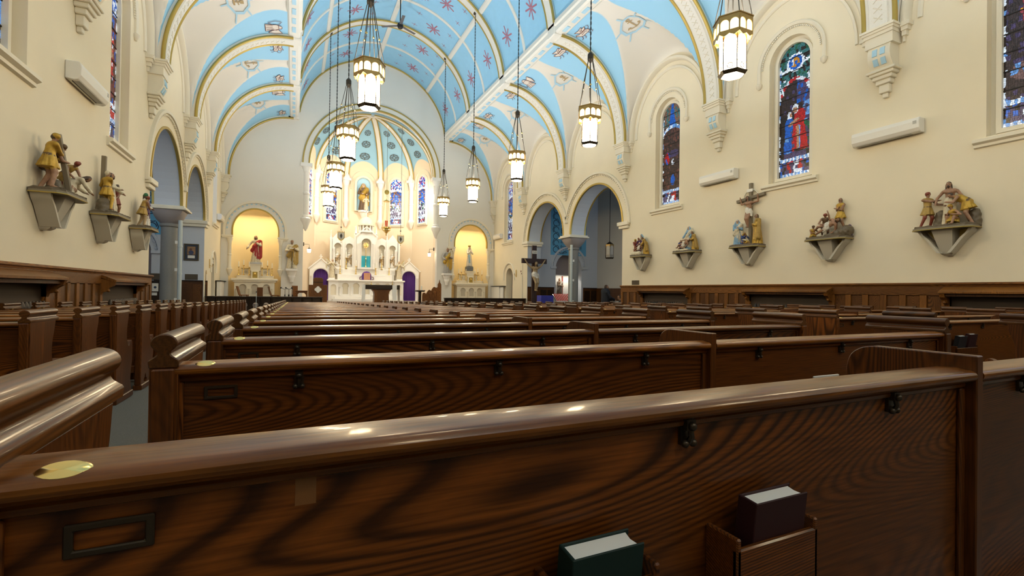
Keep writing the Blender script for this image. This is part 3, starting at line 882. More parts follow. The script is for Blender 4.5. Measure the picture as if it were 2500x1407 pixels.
# emblems on the side vaults
def smap(s, xc, yc0, ybay, rot=0):
    def f(p):
        c, sn = math.cos(rot), math.sin(rot)
        u, v = p[0] * c - p[1] * sn, p[0] * sn + p[1] * c
        # u runs along the nave, v outwards down the slope
        x = xc + v * .62; y = yc0 - s * u
        return (s * x, y, vz(x, y, ybay, s) - .03)
    return f
def beast_lines(v):
    """winged creature drawn in brown outline: body, wing, tail, legs"""
    rnd = random.Random(v)
    body = [(-.34, .05), (-.42, .16), (-.34, .24), (-.24, .16), (-.05, .14), (.16, .18), (.28, .10), (.30, -.02), (.22, -.10), (0, -.08), (-.18, -.10), (-.27, -.02)]
    wing = [(-.12, .12), (-.30, .42), (-.05, .36), (.16, .46), (.12, .30), (.30, .34), (.16, .16)]
    legs = [[(-.2, -.06), (-.28, -.22), (-.36, -.24)], [(-.08, -.08), (-.10, -.26), (-.18, -.30)], [(.16, -.08), (.20, -.26), (.12, -.30)], [(.26, -.04), (.36, -.18), (.30, -.26)]]
    tail = [[(.29, .06), (.42, .14), (.44, .26), (.38, .30)]]
    feat = [[(-.1, .16), (.0, .30)], [(0, .16), (.08, .34)], [(-.38, .18), (-.33, .15)], [(-.15, .02), (.1, .05), (.2, .0)]]
    j = lambda l: [(p[0] + rnd.uniform(-.02, .02), p[1] + rnd.uniform(-.02, .02)) for p in l]
    return j(body), j(wing), [j(l) for l in legs + tail + feat]
def angel_lines(v):
    rnd = random.Random(v)
    body = [(-.1, .40), (.0, .46), (.1, .40), (.12, .28), (.2, .15), (.18, -.1), (.26, -.44), (-.26, -.44), (-.18, -.1), (-.2, .15), (-.12, .28)]
    wing = [(.14, .22), (.42, .46), (.46, .1), (.36, -.3), (.24, -.1)]
    legs = [[(-.14, .22), (-.42, .44), (-.46, .08), (-.34, -.3), (-.22, -.1)], [(-.1, -.05), (-.14, -.4)], [(.02, -.05), (.0, -.42)], [(.1, 0), (.15, -.4)], [(-.12, .26), (.12, .27)]]
    return body, wing, legs
for s in (1, -1):
    for k in range(4):
        yb = E_Y - BAY / 2 - BAY * k
        for g in (-1, 1):
            f = smap(s, 6.0, yb + g * 1.75, yb, 0)
            bd, wg, lg = (beast_lines if (k + (g > 0)) % 3 else angel_lines)(k * 7 + g + s)
            sc = 1.15
            S = lambda l: [(p[0] * sc, -p[1] * sc) for p in l]
            o = blob(S(bd), f); blob(S(wg), f, o)
            o = o.build('painted_creature', M['motif'], side_root[s])
            f2 = lambda p, f=f: tuple(a - b for a, b in zip(f(p), (0, 0, .006)))
            strokes([S(bd + bd[:1]), S(wg + wg[:1])] + [S(l) for l in lg], .034, f2).build('outline', M['brown'], o)
        # octagonal medallion with rays on the white cell
        f = smap(s, 7.15, yb, yb, 0)
        R = .62
        oc = [(R * math.cos(PI / 8 + i * PI / 4), R * math.sin(PI / 8 + i * PI / 4)) for i in range(8)]
        rays = [[(R * 1.02 * math.cos(a), R * 1.02 * math.sin(a)), (R * 1.62 * math.cos(a), R * 1.62 * math.sin(a))] for a in [i * PI / 3 + .26 for i in range(6)]]
        o = strokes([(oc + oc[:1], .11)] + [(r_, .075) for r_ in rays], .05, f).build('painted_medallion', M['bluepaint'], side_root[s])
        A = lambda l: [(p[0], -p[1]) for p in l]
        if k == 3 or (k == 1 and s < 0):   # anchor
            ln = [[(-.02, .34), (.02, -.30)], [(-.14, .24), (.14, .24)], [(-.30, -.10), (-.22, -.24), (.02, -.32), (.24, -.22), (.30, -.08)], arc((-.02, .40), .07, 0, 2 * PI, 10), [(-.36, -.16), (-.30, -.08), (-.22, -.14)], [(.22, -.12), (.30, -.06), (.36, -.14)]]
        elif k == 2:                       # chalice-like vessel, drawn broad
            ln = [([(0, .30), (0, .10)], .22), ([(0, .12), (0, -.18)], .07), ([(-.2, -.22), (.2, -.22)], .1), ([(-.16, -.05), (.18, .02)], .06)]
        elif k == 1:
            ln = [([(-.06, .30), (.0, -.26)], .16), ([(.08, .28), (.26, -.10)], .12), ([(-.2, .1), (.05, .2)], .08)]
        else:
            ln = [([(-.2, .12), (.14, .2)], .12), ([(-.16, -.14), (.2, -.06)], .14), ([(-.05, .28), (.05, -.28)], .08)]
        ln = [(A(l[0]), l[1]) if isinstance(l, tuple) else A(l) for l in ln]
        strokes(ln, .065, lambda p, f=f: tuple(a - b for a, b in zip(f(p), (0, 0, .006)))).build('symbol', M['tan'], o)
# rosettes painted on the apse dome
apse = bpy.data.objects['wall_apse']
for k in range(5):
    am = (ANG[k] + ANG[k + 1]) / 2
    for z, sc in ((11.95, .40), (12.75, .34), (13.4, .24)):
        def f(p, z=z, am=am):
            zz = z + p[1] * .62
            u = min(.999, (zz - SPR) / (HUBZ - SPR)); rho = math.sqrt(1 - u * u)
            r = (RA * math.cos((ANG[k + 1] - ANG[k]) / 2) - .06) * rho
            b = Vector((math.sin(am), math.cos(am))) * r + Vector((math.cos(am), -math.sin(am))) * p[0]
            return (b.x, AC + b.y, zz - .01)
        ln = [([(sc * .95 * math.cos(a), sc * .95 * math.sin(a)) for a in np.linspace(0, 2 * PI, 9)], sc * .16),
              (arc((0, 0), sc * .32, 0, 2 * PI, 8), sc * .12)]
        for i in range(4):
            a = i * PI / 2
            ln.append(([(sc * .32 * math.cos(a), sc * .32 * math.sin(a)), (sc * .95 * math.cos(a), sc * .95 * math.sin(a))], sc * .22))
            a += PI / 4
            ln.append((arc((sc * .62 * math.cos(a), sc * .62 * math.sin(a)), sc * .2, 0, 2 * PI, 6), sc * .08))
        strokes(ln, .05, f, .12).build('painted_rosette', mat('rosette_ink', (.11, .13, .13), .8) if 'rosette_ink' not in bpy.data.materials else bpy.data.materials['rosette_ink'], apse)
# ================================================================== STAINED GLASS WINDOWS
def glass_mat(strength):
    m = bpy.data.materials.new('stained_glass'); m.use_nodes = True
    nt = m.node_tree; b = nt.nodes['Principled BSDF']
    at = nt.nodes.new('ShaderNodeAttribute'); at.attribute_name = 'glass'
    nt.links.new(at.outputs['Color'], b.inputs['Base Color']); nt.links.new(at.outputs['Color'], b.inputs['Emission Color'])
    b.inputs['Emission Strength'].default_value = strength
    b.inputs['Roughness'].default_value = .25
    return m
M['sglass'] = glass_mat(.42)
M['sglass2'] = glass_mat(.8)
M['lead'] = mat('lead_came', (.015, .013, .012), .6, metal=.3)
BLU, RED, WHT, DRK, GRN, GLD, PUR, SKN, TEAL, LBL = (.006, .07, .36), (.30, .008, .008), (.52, .60, .72), (.014, .008, .006), (.012, .07, .035), (.36, .16, .012), (.045, .032, .085), (.30, .16, .09), (.025, .10, .11), (.09, .22, .50)
def ell(u, v, cu, cv, a, b): return ((u - cu) / a) ** 2 + ((v - cv) / b) ** 2 < 1
def seg_d(u, v, p, q):
    px, py = u - p[0], v - p[1]; dx, dy = q[0] - p[0], q[1] - p[1]
    t = max(0, min(1, (px * dx + py * dy) / (dx * dx + dy * dy)))
    return math.hypot(px - t * dx, py - t * dy)
def scene_colour(kind, u, v, r):
    """u -1..1 across, v 0..4.2 m up; r random source"""
    if abs(u) > .90: return WHT if r.random() < .3 else (DRK if r.random() < .7 else LBL)
    if v < .62:                             # inscription panel at the foot
        if v < .1 or .5 < v: return LBL if int((u + 1) * 9) % 2 else WHT
        if abs(u) > .5: return PUR if r.random() < .6 else (BLU if r.random() < .5 else DRK)
        return RED if r.random() < .3 else (WHT if r.random() < .5 else PUR)
    if kind == 'meeting':
        if v > 3.15:
            d = math.hypot(u * .53, v - 3.62)
            if d < .22: return BLU if d > .15 or r.random() < .4 else (GLD if abs(u) < .12 or r.random() < .5 else WHT)
            if d < .29: return WHT
            if abs(v - 3.50 - u * .1) < .05: return WHT
            return TEAL if r.random() < .5 else (DRK if r.random() < .6 else GRN)
        d = math.hypot(u * .53, (v - 2.62) * .95)
        if v > 2.62 and .40 < d < .50: return WHT if r.random() < .5 else RED
        if v > 2.62 and d > .5: return TEAL if r.random() < .6 else WHT
        # two figures embracing
        if ell(u, v, .02, 2.14, .20, .14): return (SKN if ell(u, v, -.02, 2.10, .13, .09) else WHT)
        if ell(u, v, -.32, 1.98, .16, .13): return WHT if not ell(u, v, -.24, 1.98, .09, .08) else SKN
        if seg_d(u * .53, v, (-.16, 1.66), (.08, 1.80)) < .05: return SKN
        if ell(u, v, .28, 1.86, .36, .26): return RED
        if ell(u, v, -.36, 1.66, .27, .24): return BLU
        if .78 < v < 1.75 and -.62 - (1.7 - v) * .1 < u < -.22: return BLU if r.random() < .85 else LBL
        if .78 < v < 1.75 and -.22 <= u < -.04: return PUR if r.random() < .6 else RED
        if .85 < v < 1.75 and -.04 <= u < .30 - .0 * v: return (RED if u < .08 else SKN if u < .24 else LBL)
        if .80 < v < 1.75 and .30 <= u < .52 + (1.75 - v) * .35: return RED
        if v < .78: return PUR if abs(u) < .7 else DRK
        if v > 2.3 and u > .1: return PUR if r.random() < .7 else BLU
        if u > .45 and v > 1.7: return LBL if r.random() < .5 else PUR
        if u > .45: return GRN if r.random() < .4 else PUR
        if v > 2.0: return (.022, .012, .01) if r.random() < .85 else PUR
        return DRK
    if kind == 'dark':
        if abs(v - 2.9 - .35 * math.sqrt(max(0, 1 - u * u))) < .07: return WHT if r.random() < .6 else LBL
        if v > 3.3 and abs(u) < .35 - (v - 3.3) * .3: return BLU
        if v > 3.3: return (.12, .07, .05) if r.random() < .6 else TEAL
        if ell(u, v, -.5, 1.95, .26, .26): return (BLU if r.random() < .4 else RED)
        if ell(u, v, .1, 1.75, .16, .13) and r.random() < .7: return WHT
        if ell(u, v, .2, 2.1, .5, .16): return PUR
        if ell(u, v, .1, 1.0, .22, .22): return BLU
        return (.035, .018, .012) if r.random() < .8 else (.08, .03, .02)
    if kind == 'saint':
        if math.hypot(u * .53, v - 3.15) < .30 and v > 2.7:
            return WHT if math.hypot((u + .1) * .53, v - 2.95) > .1 else SKN
        if v > 3.5: return WHT if r.random() < .3 else PUR
        if v > 3.0: return LBL if u < -.5 or r.random() < .2 else (.05, .03, .05)
        if ell(u, v, .1, 2.5, .55, .5): return (.16, .03, .04) if r.random() < .7 else GLD
        if ell(u, v, .45, 2.3, .2, .18): return GLD if r.random() < .5 else BLU
        if 1.4 < v < 2.3 and -.3 < u < .5: return (.12, .05, .02)
        if ell(u, v, 0, 1.2, .8, .25): return LBL if r.random() < .3 else (.12, .07, .07)
        return (.03, .02, .02) if r.random() < .7 else PUR
    if kind == 'ruby':
        t = r.random()
        if v > 3.3: return BLU if t < .6 else WHT
        if 1.6 < v < 2.7 and abs(u) < .6: return RED if t < .6 else (WHT if t < .8 else SKN)
        if v < 1.0: return RED if t < .5 else WHT
        return (.10, .02, .02) if t < .6 else (BLU if t < .8 else DRK)
    t = r.random()                          # brightly lit apse windows
    if v > 3.2: return WHT if t < .45 else (BLU if t < .8 else RED)
    if abs(v - 2.95 - .25 * math.sqrt(max(0, 1 - u * u))) < .12: return WHT
    if ell(u, v, 0, 2.35, .4, .4): return BLU if t < .7 else LBL
    if ell(u, v, -.5, 1.75, .3, .3) or ell(u, v, .3, 1.5, .3, .35): return WHT if t < .6 else GRN
    if v < 1.5: return WHT if t < .4 else PUR
    return (GLD if t < .2 else BLU if t < .6 else PUR if t < .85 else (.2, .07, .03))
def glass_panes(kind, seed, hw=.53, H=4.2, cell=.038, bars=10):
    """panes between the saddle bars; each pane a mesh of small leaded pieces"""
    r = random.Random(seed)
    nx = int(2 * hw / cell); nz = int(H / cell)
    P = [[(-hw + 2 * hw * i / nx + (r.uniform(-.42, .42) * cell if 0 < i < nx else 0), H * j / nz + (r.uniform(-.42, .42) * cell if 0 < j < nz else 0)) for j in range(nz + 1)] for i in range(nx + 1)]
    spr = H - hw
    out = []
    for b in range(bars):
        j0, j1 = b * nz // bars, (b + 1) * nz // bars
        vs = []; fs = []; cols = []
        for i in range(nx):
            for j in range(j0, j1):
                q = [P[i][j], P[i + 1][j], P[i + 1][j + 1], P[i][j + 1]]
                cx = sum(p[0] for p in q) / 4; cz = sum(p[1] for p in q) / 4
                if cz > spr and math.hypot(cx, cz - spr) > hw - .01: continue
                c = scene_colour(kind, cx / hw, cz * 4.2 / H, random.Random((i + j // 3) // 2 * 1009 + j // 3 * 31 + seed))
                k = r.uniform(.6, 1.25)
                n = len(vs)
                vs += [(cx + (p[0] - cx) * .88, 0, cz + (p[1] - cz) * .88) for p in q]
                fs.append((n, n + 1, n + 2, n + 3)); cols += [(*[min(1, x * k) for x in c], 1)] * 4
        me = bpy.data.meshes.new('pane'); me.from_pydata(vs, [], fs)
        a = me.attributes.new('glass', 'FLOAT_COLOR', 'POINT'); a.data.foreach_set('color', np.array(cols, dtype=np.float32).ravel())
        out.append(me)
    return out
WN = [1]
def window(F, kind, seed, label, hw=.53, H=4.2, gm='sglass', z0=4.95, frame=True, splay=.72):
    WN[0] += 1
    w = sroot('window_%d' % WN[0], label)
    Z = Matrix.Translation((0, 0, z0))
    for me in glass_panes(kind, seed, hw, H):
        me.materials.append(M[gm])
        o = put('pane', me, w); o.matrix_local = F @ Z
    mb = MB().prism(arch_poly(0, hw + .01, 0, H - hw), .006, .02, 'y', M=F @ Z)
    mb.build('lead_backing', M['lead'], w)
    bar = MB()
    for b in range(1, 10): bar.box(-hw, hw, -.015, .0, H * b / 10 - .012, H * b / 10 + .012, M=F @ Z)
    bar.build('saddle_bars', M['lead'], w)
    if frame:
        n = 24
        def ring_(r0, r1, y0, y1):
            path = [(0, 0, 0)] * (n + 1)
            pts0 = [(-1, -.001)] + [(math.cos(PI - PI * i / n), math.sin(PI * i / n)) for i in range(n + 1)] + [(1, -.001)]
            vs = []
            for y in (y0, y1):
                for r_ in (r0, r1):
                    vs += [(-r_, y, -(r_ - hw))] + [(r_ * math.cos(PI - PI * i / n), y, H - hw + r_ * math.sin(PI * i / n)) for i in range(n + 1)] + [(r_, y, -(r_ - hw))]
            m = n + 3
            fs = []
            for i in range(m):
                j = (i + 1) % m
                fs += [(i, j, m + j, m + i), (2 * m + j, 2 * m + i, 3 * m + i, 3 * m + j), (j, i, 2 * m + i, 2 * m + j), (m + i, m + j, 3 * m + j, 3 * m + i)]
            return MB().add(vs, fs, 0, F @ Z)
        ring_(hw - .005, hw + .09, -.09, .03).build('frame', M['trimw'], w, 40)
        ring_(hw + .08, splay + .02, -.03, .04).build('outer_frame', M['trimw'], w, 40)
    return w
RW = lambda y: Matrix.Translation((WR + .25, y, 0)) @ Matrix.Rotation(-PI / 2, 4, 'Z')
LW = lambda y: Matrix.Translation((WL - .25, y, 0)) @ Matrix.Rotation(PI / 2, 4, 'Z')
names = {4.57: ('saint', 'stained glass window with a haloed saint, nearest on the right wall'), 9.97: ('meeting', 'stained glass window of two figures embracing in blue and red'), 15.37: ('dark', 'dark brown stained glass window nearest the right transept'), 31.57: ('apse', 'narrow stained glass window in the right chancel wall')}
for y in WIN_Y[:4]:
    kd, lb = names[round(y, 2)]
    window(RW(y), kd, int(y * 10), lb)
for y in (15.37, 9.97):
    window(LW(y), 'ruby', int(y), 'red and blue stained glass window on the left nave wall' if y > 12 else 'stained glass window at the left edge of the view')
for k in (0, 1, 3, 4):
    window(APSE_F(k) @ Matrix.Translation((0, -.07, 0)), 'apse', 50 + k, 'bright stained glass window in the apse, %s' % {0: 'far left', 1: 'left', 3: 'right', 4: 'far right'}[k], hw=.5, H=3.75, gm='sglass2', z0=6.55, splay=.66)
window(Matrix.Translation((15.04, 22.6, 0)) @ Matrix.Rotation(-PI / 2, 4, 'Z'), 'apse', 77, 'stained glass window in the right transept', hw=.55, H=3.4, z0=4.3, frame=False)
# sills and hood mouldings of the nave windows
for s in (1, -1):
    X = WR if s > 0 else WL
    for y in WIN_Y[:5]:
        t = sroot(trim_name(), 'sill and beaded hood of a nave window')
        MB().prism([(X + s * .30, WIN_SILL + .06), (X - s * .10, WIN_SILL - .04), (X - s * .13, WIN_SILL - .05), (X - s * .13, WIN_SILL - .12), (X - s * .06, WIN_SILL - .16), (X - s * .06, WIN_SILL - .22), (X, WIN_SILL - .24), (X + s * .3, WIN_SILL - .24)], y - .92, y + .92, 'y').build('sill', M['trimw'], t)
        r = 1.02; n = 28; zc = 8.60
        pts = [Vector((X, y - r, 8.20))] + [Vector((X, y + r * math.cos(PI - PI * i / n), zc + r * math.sin(PI * i / n))) for i in range(n + 1)] + [Vector((X, y + r, 8.20))]
        nr = [Vector((0, -1, 0))] + [Vector((0, math.cos(PI - PI * i / n), math.sin(PI * i / n))) for i in range(n + 1)] + [Vector((0, 1, 0))]
        MB().sweep([(.0, -.02), (.11, -.02), (.11, .06), (.07, .09), (0, .05)], pts, nr, (-s, 0, 0)).build('hood_mould', M['trimw'], t, 40)
        mb = MB()
        for i in range(46):
            th = PI * (i + .5) / 46
            mb.box(-.02, .02, -.02, .02, -.02, .02, M=Matrix.Translation((X - s * .03, y + (r - .05) * math.cos(th), zc + (r - .05) * math.sin(th))) @ Matrix.Rotation(th, 4, 'X'))
        o = mb.build('bead_course', M['trimw'], t); o['kind'] = 'stuff'
        for g in (-1, 1):
            MB().lathe([(.03, -.16), (.09, -.08), (.10, 0), (.06, .04)], (X - s * .04, y + g * (r + .05), 8.18), 10).build('label_stop', M['trimw'], t, 40)
# ================================================================== LANTERNS
def hexp(r, z, ph=0): return [(r * math.cos(ph + i * PI / 3), r * math.sin(ph + i * PI / 3), z) for i in range(6)]
def make_lantern(lit=True):
    root = thing('pendant_lantern', 'x', 'lantern')
    g, b_ = (M['lglass'], M['lband']) if lit else (M['dglass'], M['dglass'])
    # body: six glass panels between brass strips
    mb = MB()
    mb.prism([(p[0], p[1]) for p in hexp(.265, 0)], -.46, .36, 'z')
    mb.build('glass_body', g, root)
    # arched top of each body panel and the pierced foot band
    mb = MB()
    for i in range(6):
        a = (i + .5) * PI / 3
        ap = .265 * math.cos(PI / 6)
        F = Matrix.Rotation(a - PI / 2, 4, 'Z') @ Matrix.Translation((0, ap + .006, 0))
        hwd = .265 * .5
        mb.prism([(-hwd, .16), (-hwd, .36), (hwd, .36), (hwd, .16)] + [(q[0], q[1]) for q in arc((0, .16), hwd - .012, 0, PI, 10)], -.004, .01, 'y', M=F)
    mb.build('arch_trim', M['crown'], root)
    for z0_, z1_ in ((-.47, -.455), (-.30, -.29)):
        mb = MB()
        for i in range(6):
            F = Matrix.Rotation((i + .5) * PI / 3 - PI / 2, 4, 'Z') @ Matrix.Translation((0, .265 * math.cos(PI / 6) + .006, 0))
            mb.box(-.1325, .1325, -.004, .01, z0_, z1_, M=F)
        mb.build('foot_band', M['crown'], root)
    strip = MB().tube([(0, 0, -.47), (0, 0, .36)], .012, 6).mesh('corner_strip', M['bronze'])
    for p in hexp(.27, 0): put('corner_strip', strip, root, (p[0], p[1], 0))
    ringm = MB().tube([(q[0], 0, q[1]) for q in arc((0, 0), .055, 0, 2 * PI, 14)[:-1]], .009, 6, closed=True).mesh('ring_ornament', M['bronze'], 60)
    for i in range(6):
        a = (i + .5) * PI / 3
        o = put('ring_ornament', ringm, root, (.24 * math.cos(a), .24 * math.sin(a), -.377)); o.rotation_euler = (0, 0, a - PI / 2)
    mb = MB(); mb.add(hexp(.30, -.46) + hexp(.25, -.53) + hexp(.235, -.53) + hexp(.235, -.46), [(i, (i + 1) % 6, 6 + (i + 1) % 6, 6 + i) for i in range(6)] + [(6 + i, 6 + (i + 1) % 6, 12 + (i + 1) % 6, 12 + i) for i in range(6)] + [(12 + i, 12 + (i + 1) % 6, 18 + (i + 1) % 6, 18 + i) for i in range(6)] + [(18 + i, 18 + (i + 1) % 6, (i + 1) % 6, i) for i in range(6)])
    mb.build('foot_ring', M['bronze'], root)
    MB().lathe([(0, -.55), (.12, -.545), (.20, -.525), (.225, -.50)], n=24).build('bottom_diffuser', g, root, 60)
    # crown: hexagonal band with twin arched lights
    mb = MB()
    for i in range(6):
        a = (i + .5) * PI / 3
        ap = .385 * math.cos(PI / 6); hs = .385 * .5
        F = Matrix.Rotation(a - PI / 2, 4, 'Z') @ Matrix.Translation((0, ap, 0))
        hl = [[(c - .082, .33), (c - .082, .47)] + arc((c, .47), .082, PI, 0, 8)[1:-1] + [(c + .082, .47), (c + .082, .33)] for c in (-.094, .094)]
        mb.prism([(-hs, .26), (hs, .26), (hs, .64), (-hs, .64)], -.006, .008, 'y', M=F, holes=hl)
        mb.prism([(-hs, .26), (-hs * .5, .20), (0, .25), (hs * .5, .20), (hs, .26)], -.006, .008, 'y', M=F)
    mb.add(hexp(.41, .64) + hexp(.41, .66) + hexp(.26, .66) + hexp(.26, .64), [(i, (i + 1) % 6, 6 + (i + 1) % 6, 6 + i) for i in range(6)] + [(6 + i, 6 + (i + 1) % 6, 12 + (i + 1) % 6, 12 + i) for i in range(6)] + [(18 + i, 18 + (i + 1) % 6, (i + 1) % 6, i) for i in range(6)])
    mb.build('crown_frame', M['crown'], root)
    mb = MB()
    for i in range(6):
        p, q = hexp(.372, .30)[i], hexp(.372, .30)[(i + 1) % 6]
        mb.add([p, q, (q[0], q[1], .60), (p[0], p[1], .60)], [(0, 1, 2, 3)])
    mb.build('crown_glass', b_, root)
    # rods with balls up to the hub, then the twisted cord to the vault
    hub = 2.22
    for i in range(6):
        p = hexp(.37, .66)[i]
        a = math.atan2(p[1], p[0])
        mid = [p[0] * .55 + .03 * math.cos(a), p[1] * .55 + .03 * math.sin(a), .66 + (hub - .66) * (.5 if i % 2 else .42)]
        top = (.07 * math.cos(a), .07 * math.sin(a), hub)
        rod = MB().tube([p, mid, top], .011, 6).build('rod', M['bronze'], root)
        MB().ball(mid, .032, 8).build('ball', M['brass'], rod, 60)
    MB().tube([(0, 0, .5), (0, 0, hub)], .012, 6).build('centre_rod', M['bronze'], root)
    MB().lathe([(.03, hub - .12), (.06, hub - .06), (.095, hub - .02), (.095, hub + .14), (.07, hub + .18), (.03, hub + .22)], n=8).build('hub', M['bronze'], root, 30)
    topz = BZ + math.sqrt(BR ** 2 - 3.37 ** 2) - 6.35 - .13
    mb = MB()
    for ph in (0, PI):
        n = 150
        mb.tube([(.012 * math.cos(ph + i * .9), .012 * math.sin(ph + i * .9), hub + .2 + (topz - hub - .2) * i / n) for i in range(n + 1)], .012, 5)
    mb.build('cord', M['iron'], root, 60)
    MB().box(-.09, .09, -.09, .09, topz - .06, topz + .14).build('ceiling_box', M['bronze'], root, bevel=.02)
    return root
def uplight(loc):  # unseen cool lamp added above each lantern to brighten the vault
    ld = bpy.data.lights.new('added_uplight', 'AREA'); ld.shape = 'DISK'; ld.size = .36; ld.energy = UPLIGHT_W; ld.color = (.86, .93, 1)
    o = bpy.data.objects.new('added_uplight', ld); COL.objects.link(o); o.location = loc; o.rotation_euler = (PI, 0, 0)
lan = make_lantern()
ordl = ['nearest the chancel', 'second from the chancel', 'third from the chancel', 'fourth from the chancel', 'fifth from the chancel', 'sixth from the chancel', 'seventh from the chancel']
first = True
for s in (1, -1):
    for k in range(7):
        r = lan if first else clone(lan)
        first = False
        r.location = (s * 3.37, RIBS[k + 1], 6.35)
        uplight((s * 3.37, RIBS[k + 1], 7.03))
        r['label'] = 'glowing hexagonal pendant lantern on the %s side, %s' % ('right' if s > 0 else 'left', ordl[k])
        r['group'] = 'hanging nave lanterns'
dl = make_lantern(False)
dl.location = (12.9, 24.6, 3.85)
for c in list(dl.children):
    if c.name.startswith('cord') or c.name.startswith('ceiling_box') or c.name.startswith('rod') or c.name.startswith('hub') or c.name.startswith('centre_rod') or c.name.startswith('crown'):
        for g in list(c.children): bpy.data.objects.remove(g)
        bpy.data.objects.remove(c)
MB().lathe([(.02, .55), (.2, .42), (.27, .36)], n=6).build('cap', M['bronze'], dl)
MB().tube([(0, 0, .5), (0, 0, 4.5)], .02, 6).build('cord', M['iron'], dl)
dl['label'] = 'unlit lantern hanging in the shade of the right transept'
# ================================================================== CEILING FAN
fan = thing('ceiling_fan', 'dark ceiling fan hanging from the crown of the blue vault', 'fan', (0, 26.17, 15.62))
MB().tube([(0, 0, .1), (0, 0, 1.45)], .03, 8).build('down_rod', M['iron'], fan)
MB().lathe([(.03, -.2), (.13, -.14), (.17, -.02), (.13, .1), (.04, .14)], n=16).build('motor', M['iron'], fan, 40)
blade = MB().box(.14, 1.05, -.08, .08, -.012, .0).mesh('blade', mat('fan_blade_grey', (.10, .10, .11), .5))
for i in range(3):
    o = put('blade', blade, fan, (0, 0, 0), i * 2 * PI / 3 + .5)
# ================================================================== AIR CONDITIONERS
def ac(X, s, y, z, label, w=1.56):
    t = thing('air_conditioner', label, 'air conditioner', (X - s * .004, y, z), -PI / 2 if s > 0 else PI / 2, 'wall air conditioners')
    h = w / 2
    prof = [(0, -.17), (-.14, -.185), (-.20, -.16), (-.25, -.08), (-.26, .08), (-.235, .17), (-.2, .185), (0, .185)]
    MB().prism(prof, -h, h, 'x').build('casing', M['plastic'], t, bevel=.012)
    MB().prism([(-.10, -.186), (-.195, -.172), (-.20, -.178), (-.10, -.192)], -h + .1, h - .2, 'x').build('louvre', M['grille'], t)
    MB().box(-h + .1, h - .2, -.092, -.075, -.19, -.178).build('slot', M['slot'], t)
    MB().box(h - .13, h - .05, -.262, -.25, .02, .10).build('badge', M['grille'], t)
ac(WR, 1, 12.62, 5.42, 'white air conditioner on the right wall above the crucifixion group')
ac(WR, 1, 7.22, 5.42, 'large white air conditioner on the right wall, nearest the camera')
ac(WL, -1, 12.9, 5.42, 'white air conditioner high on the left wall above the statue groups')
ac(WR, 1, 33.2, 5.3, 'small white air conditioner beside the right niche arch', 1.3)
ac(WL, -1, 33.0, 5.3, 'small white air conditioner beside the left niche arch', 1.3)
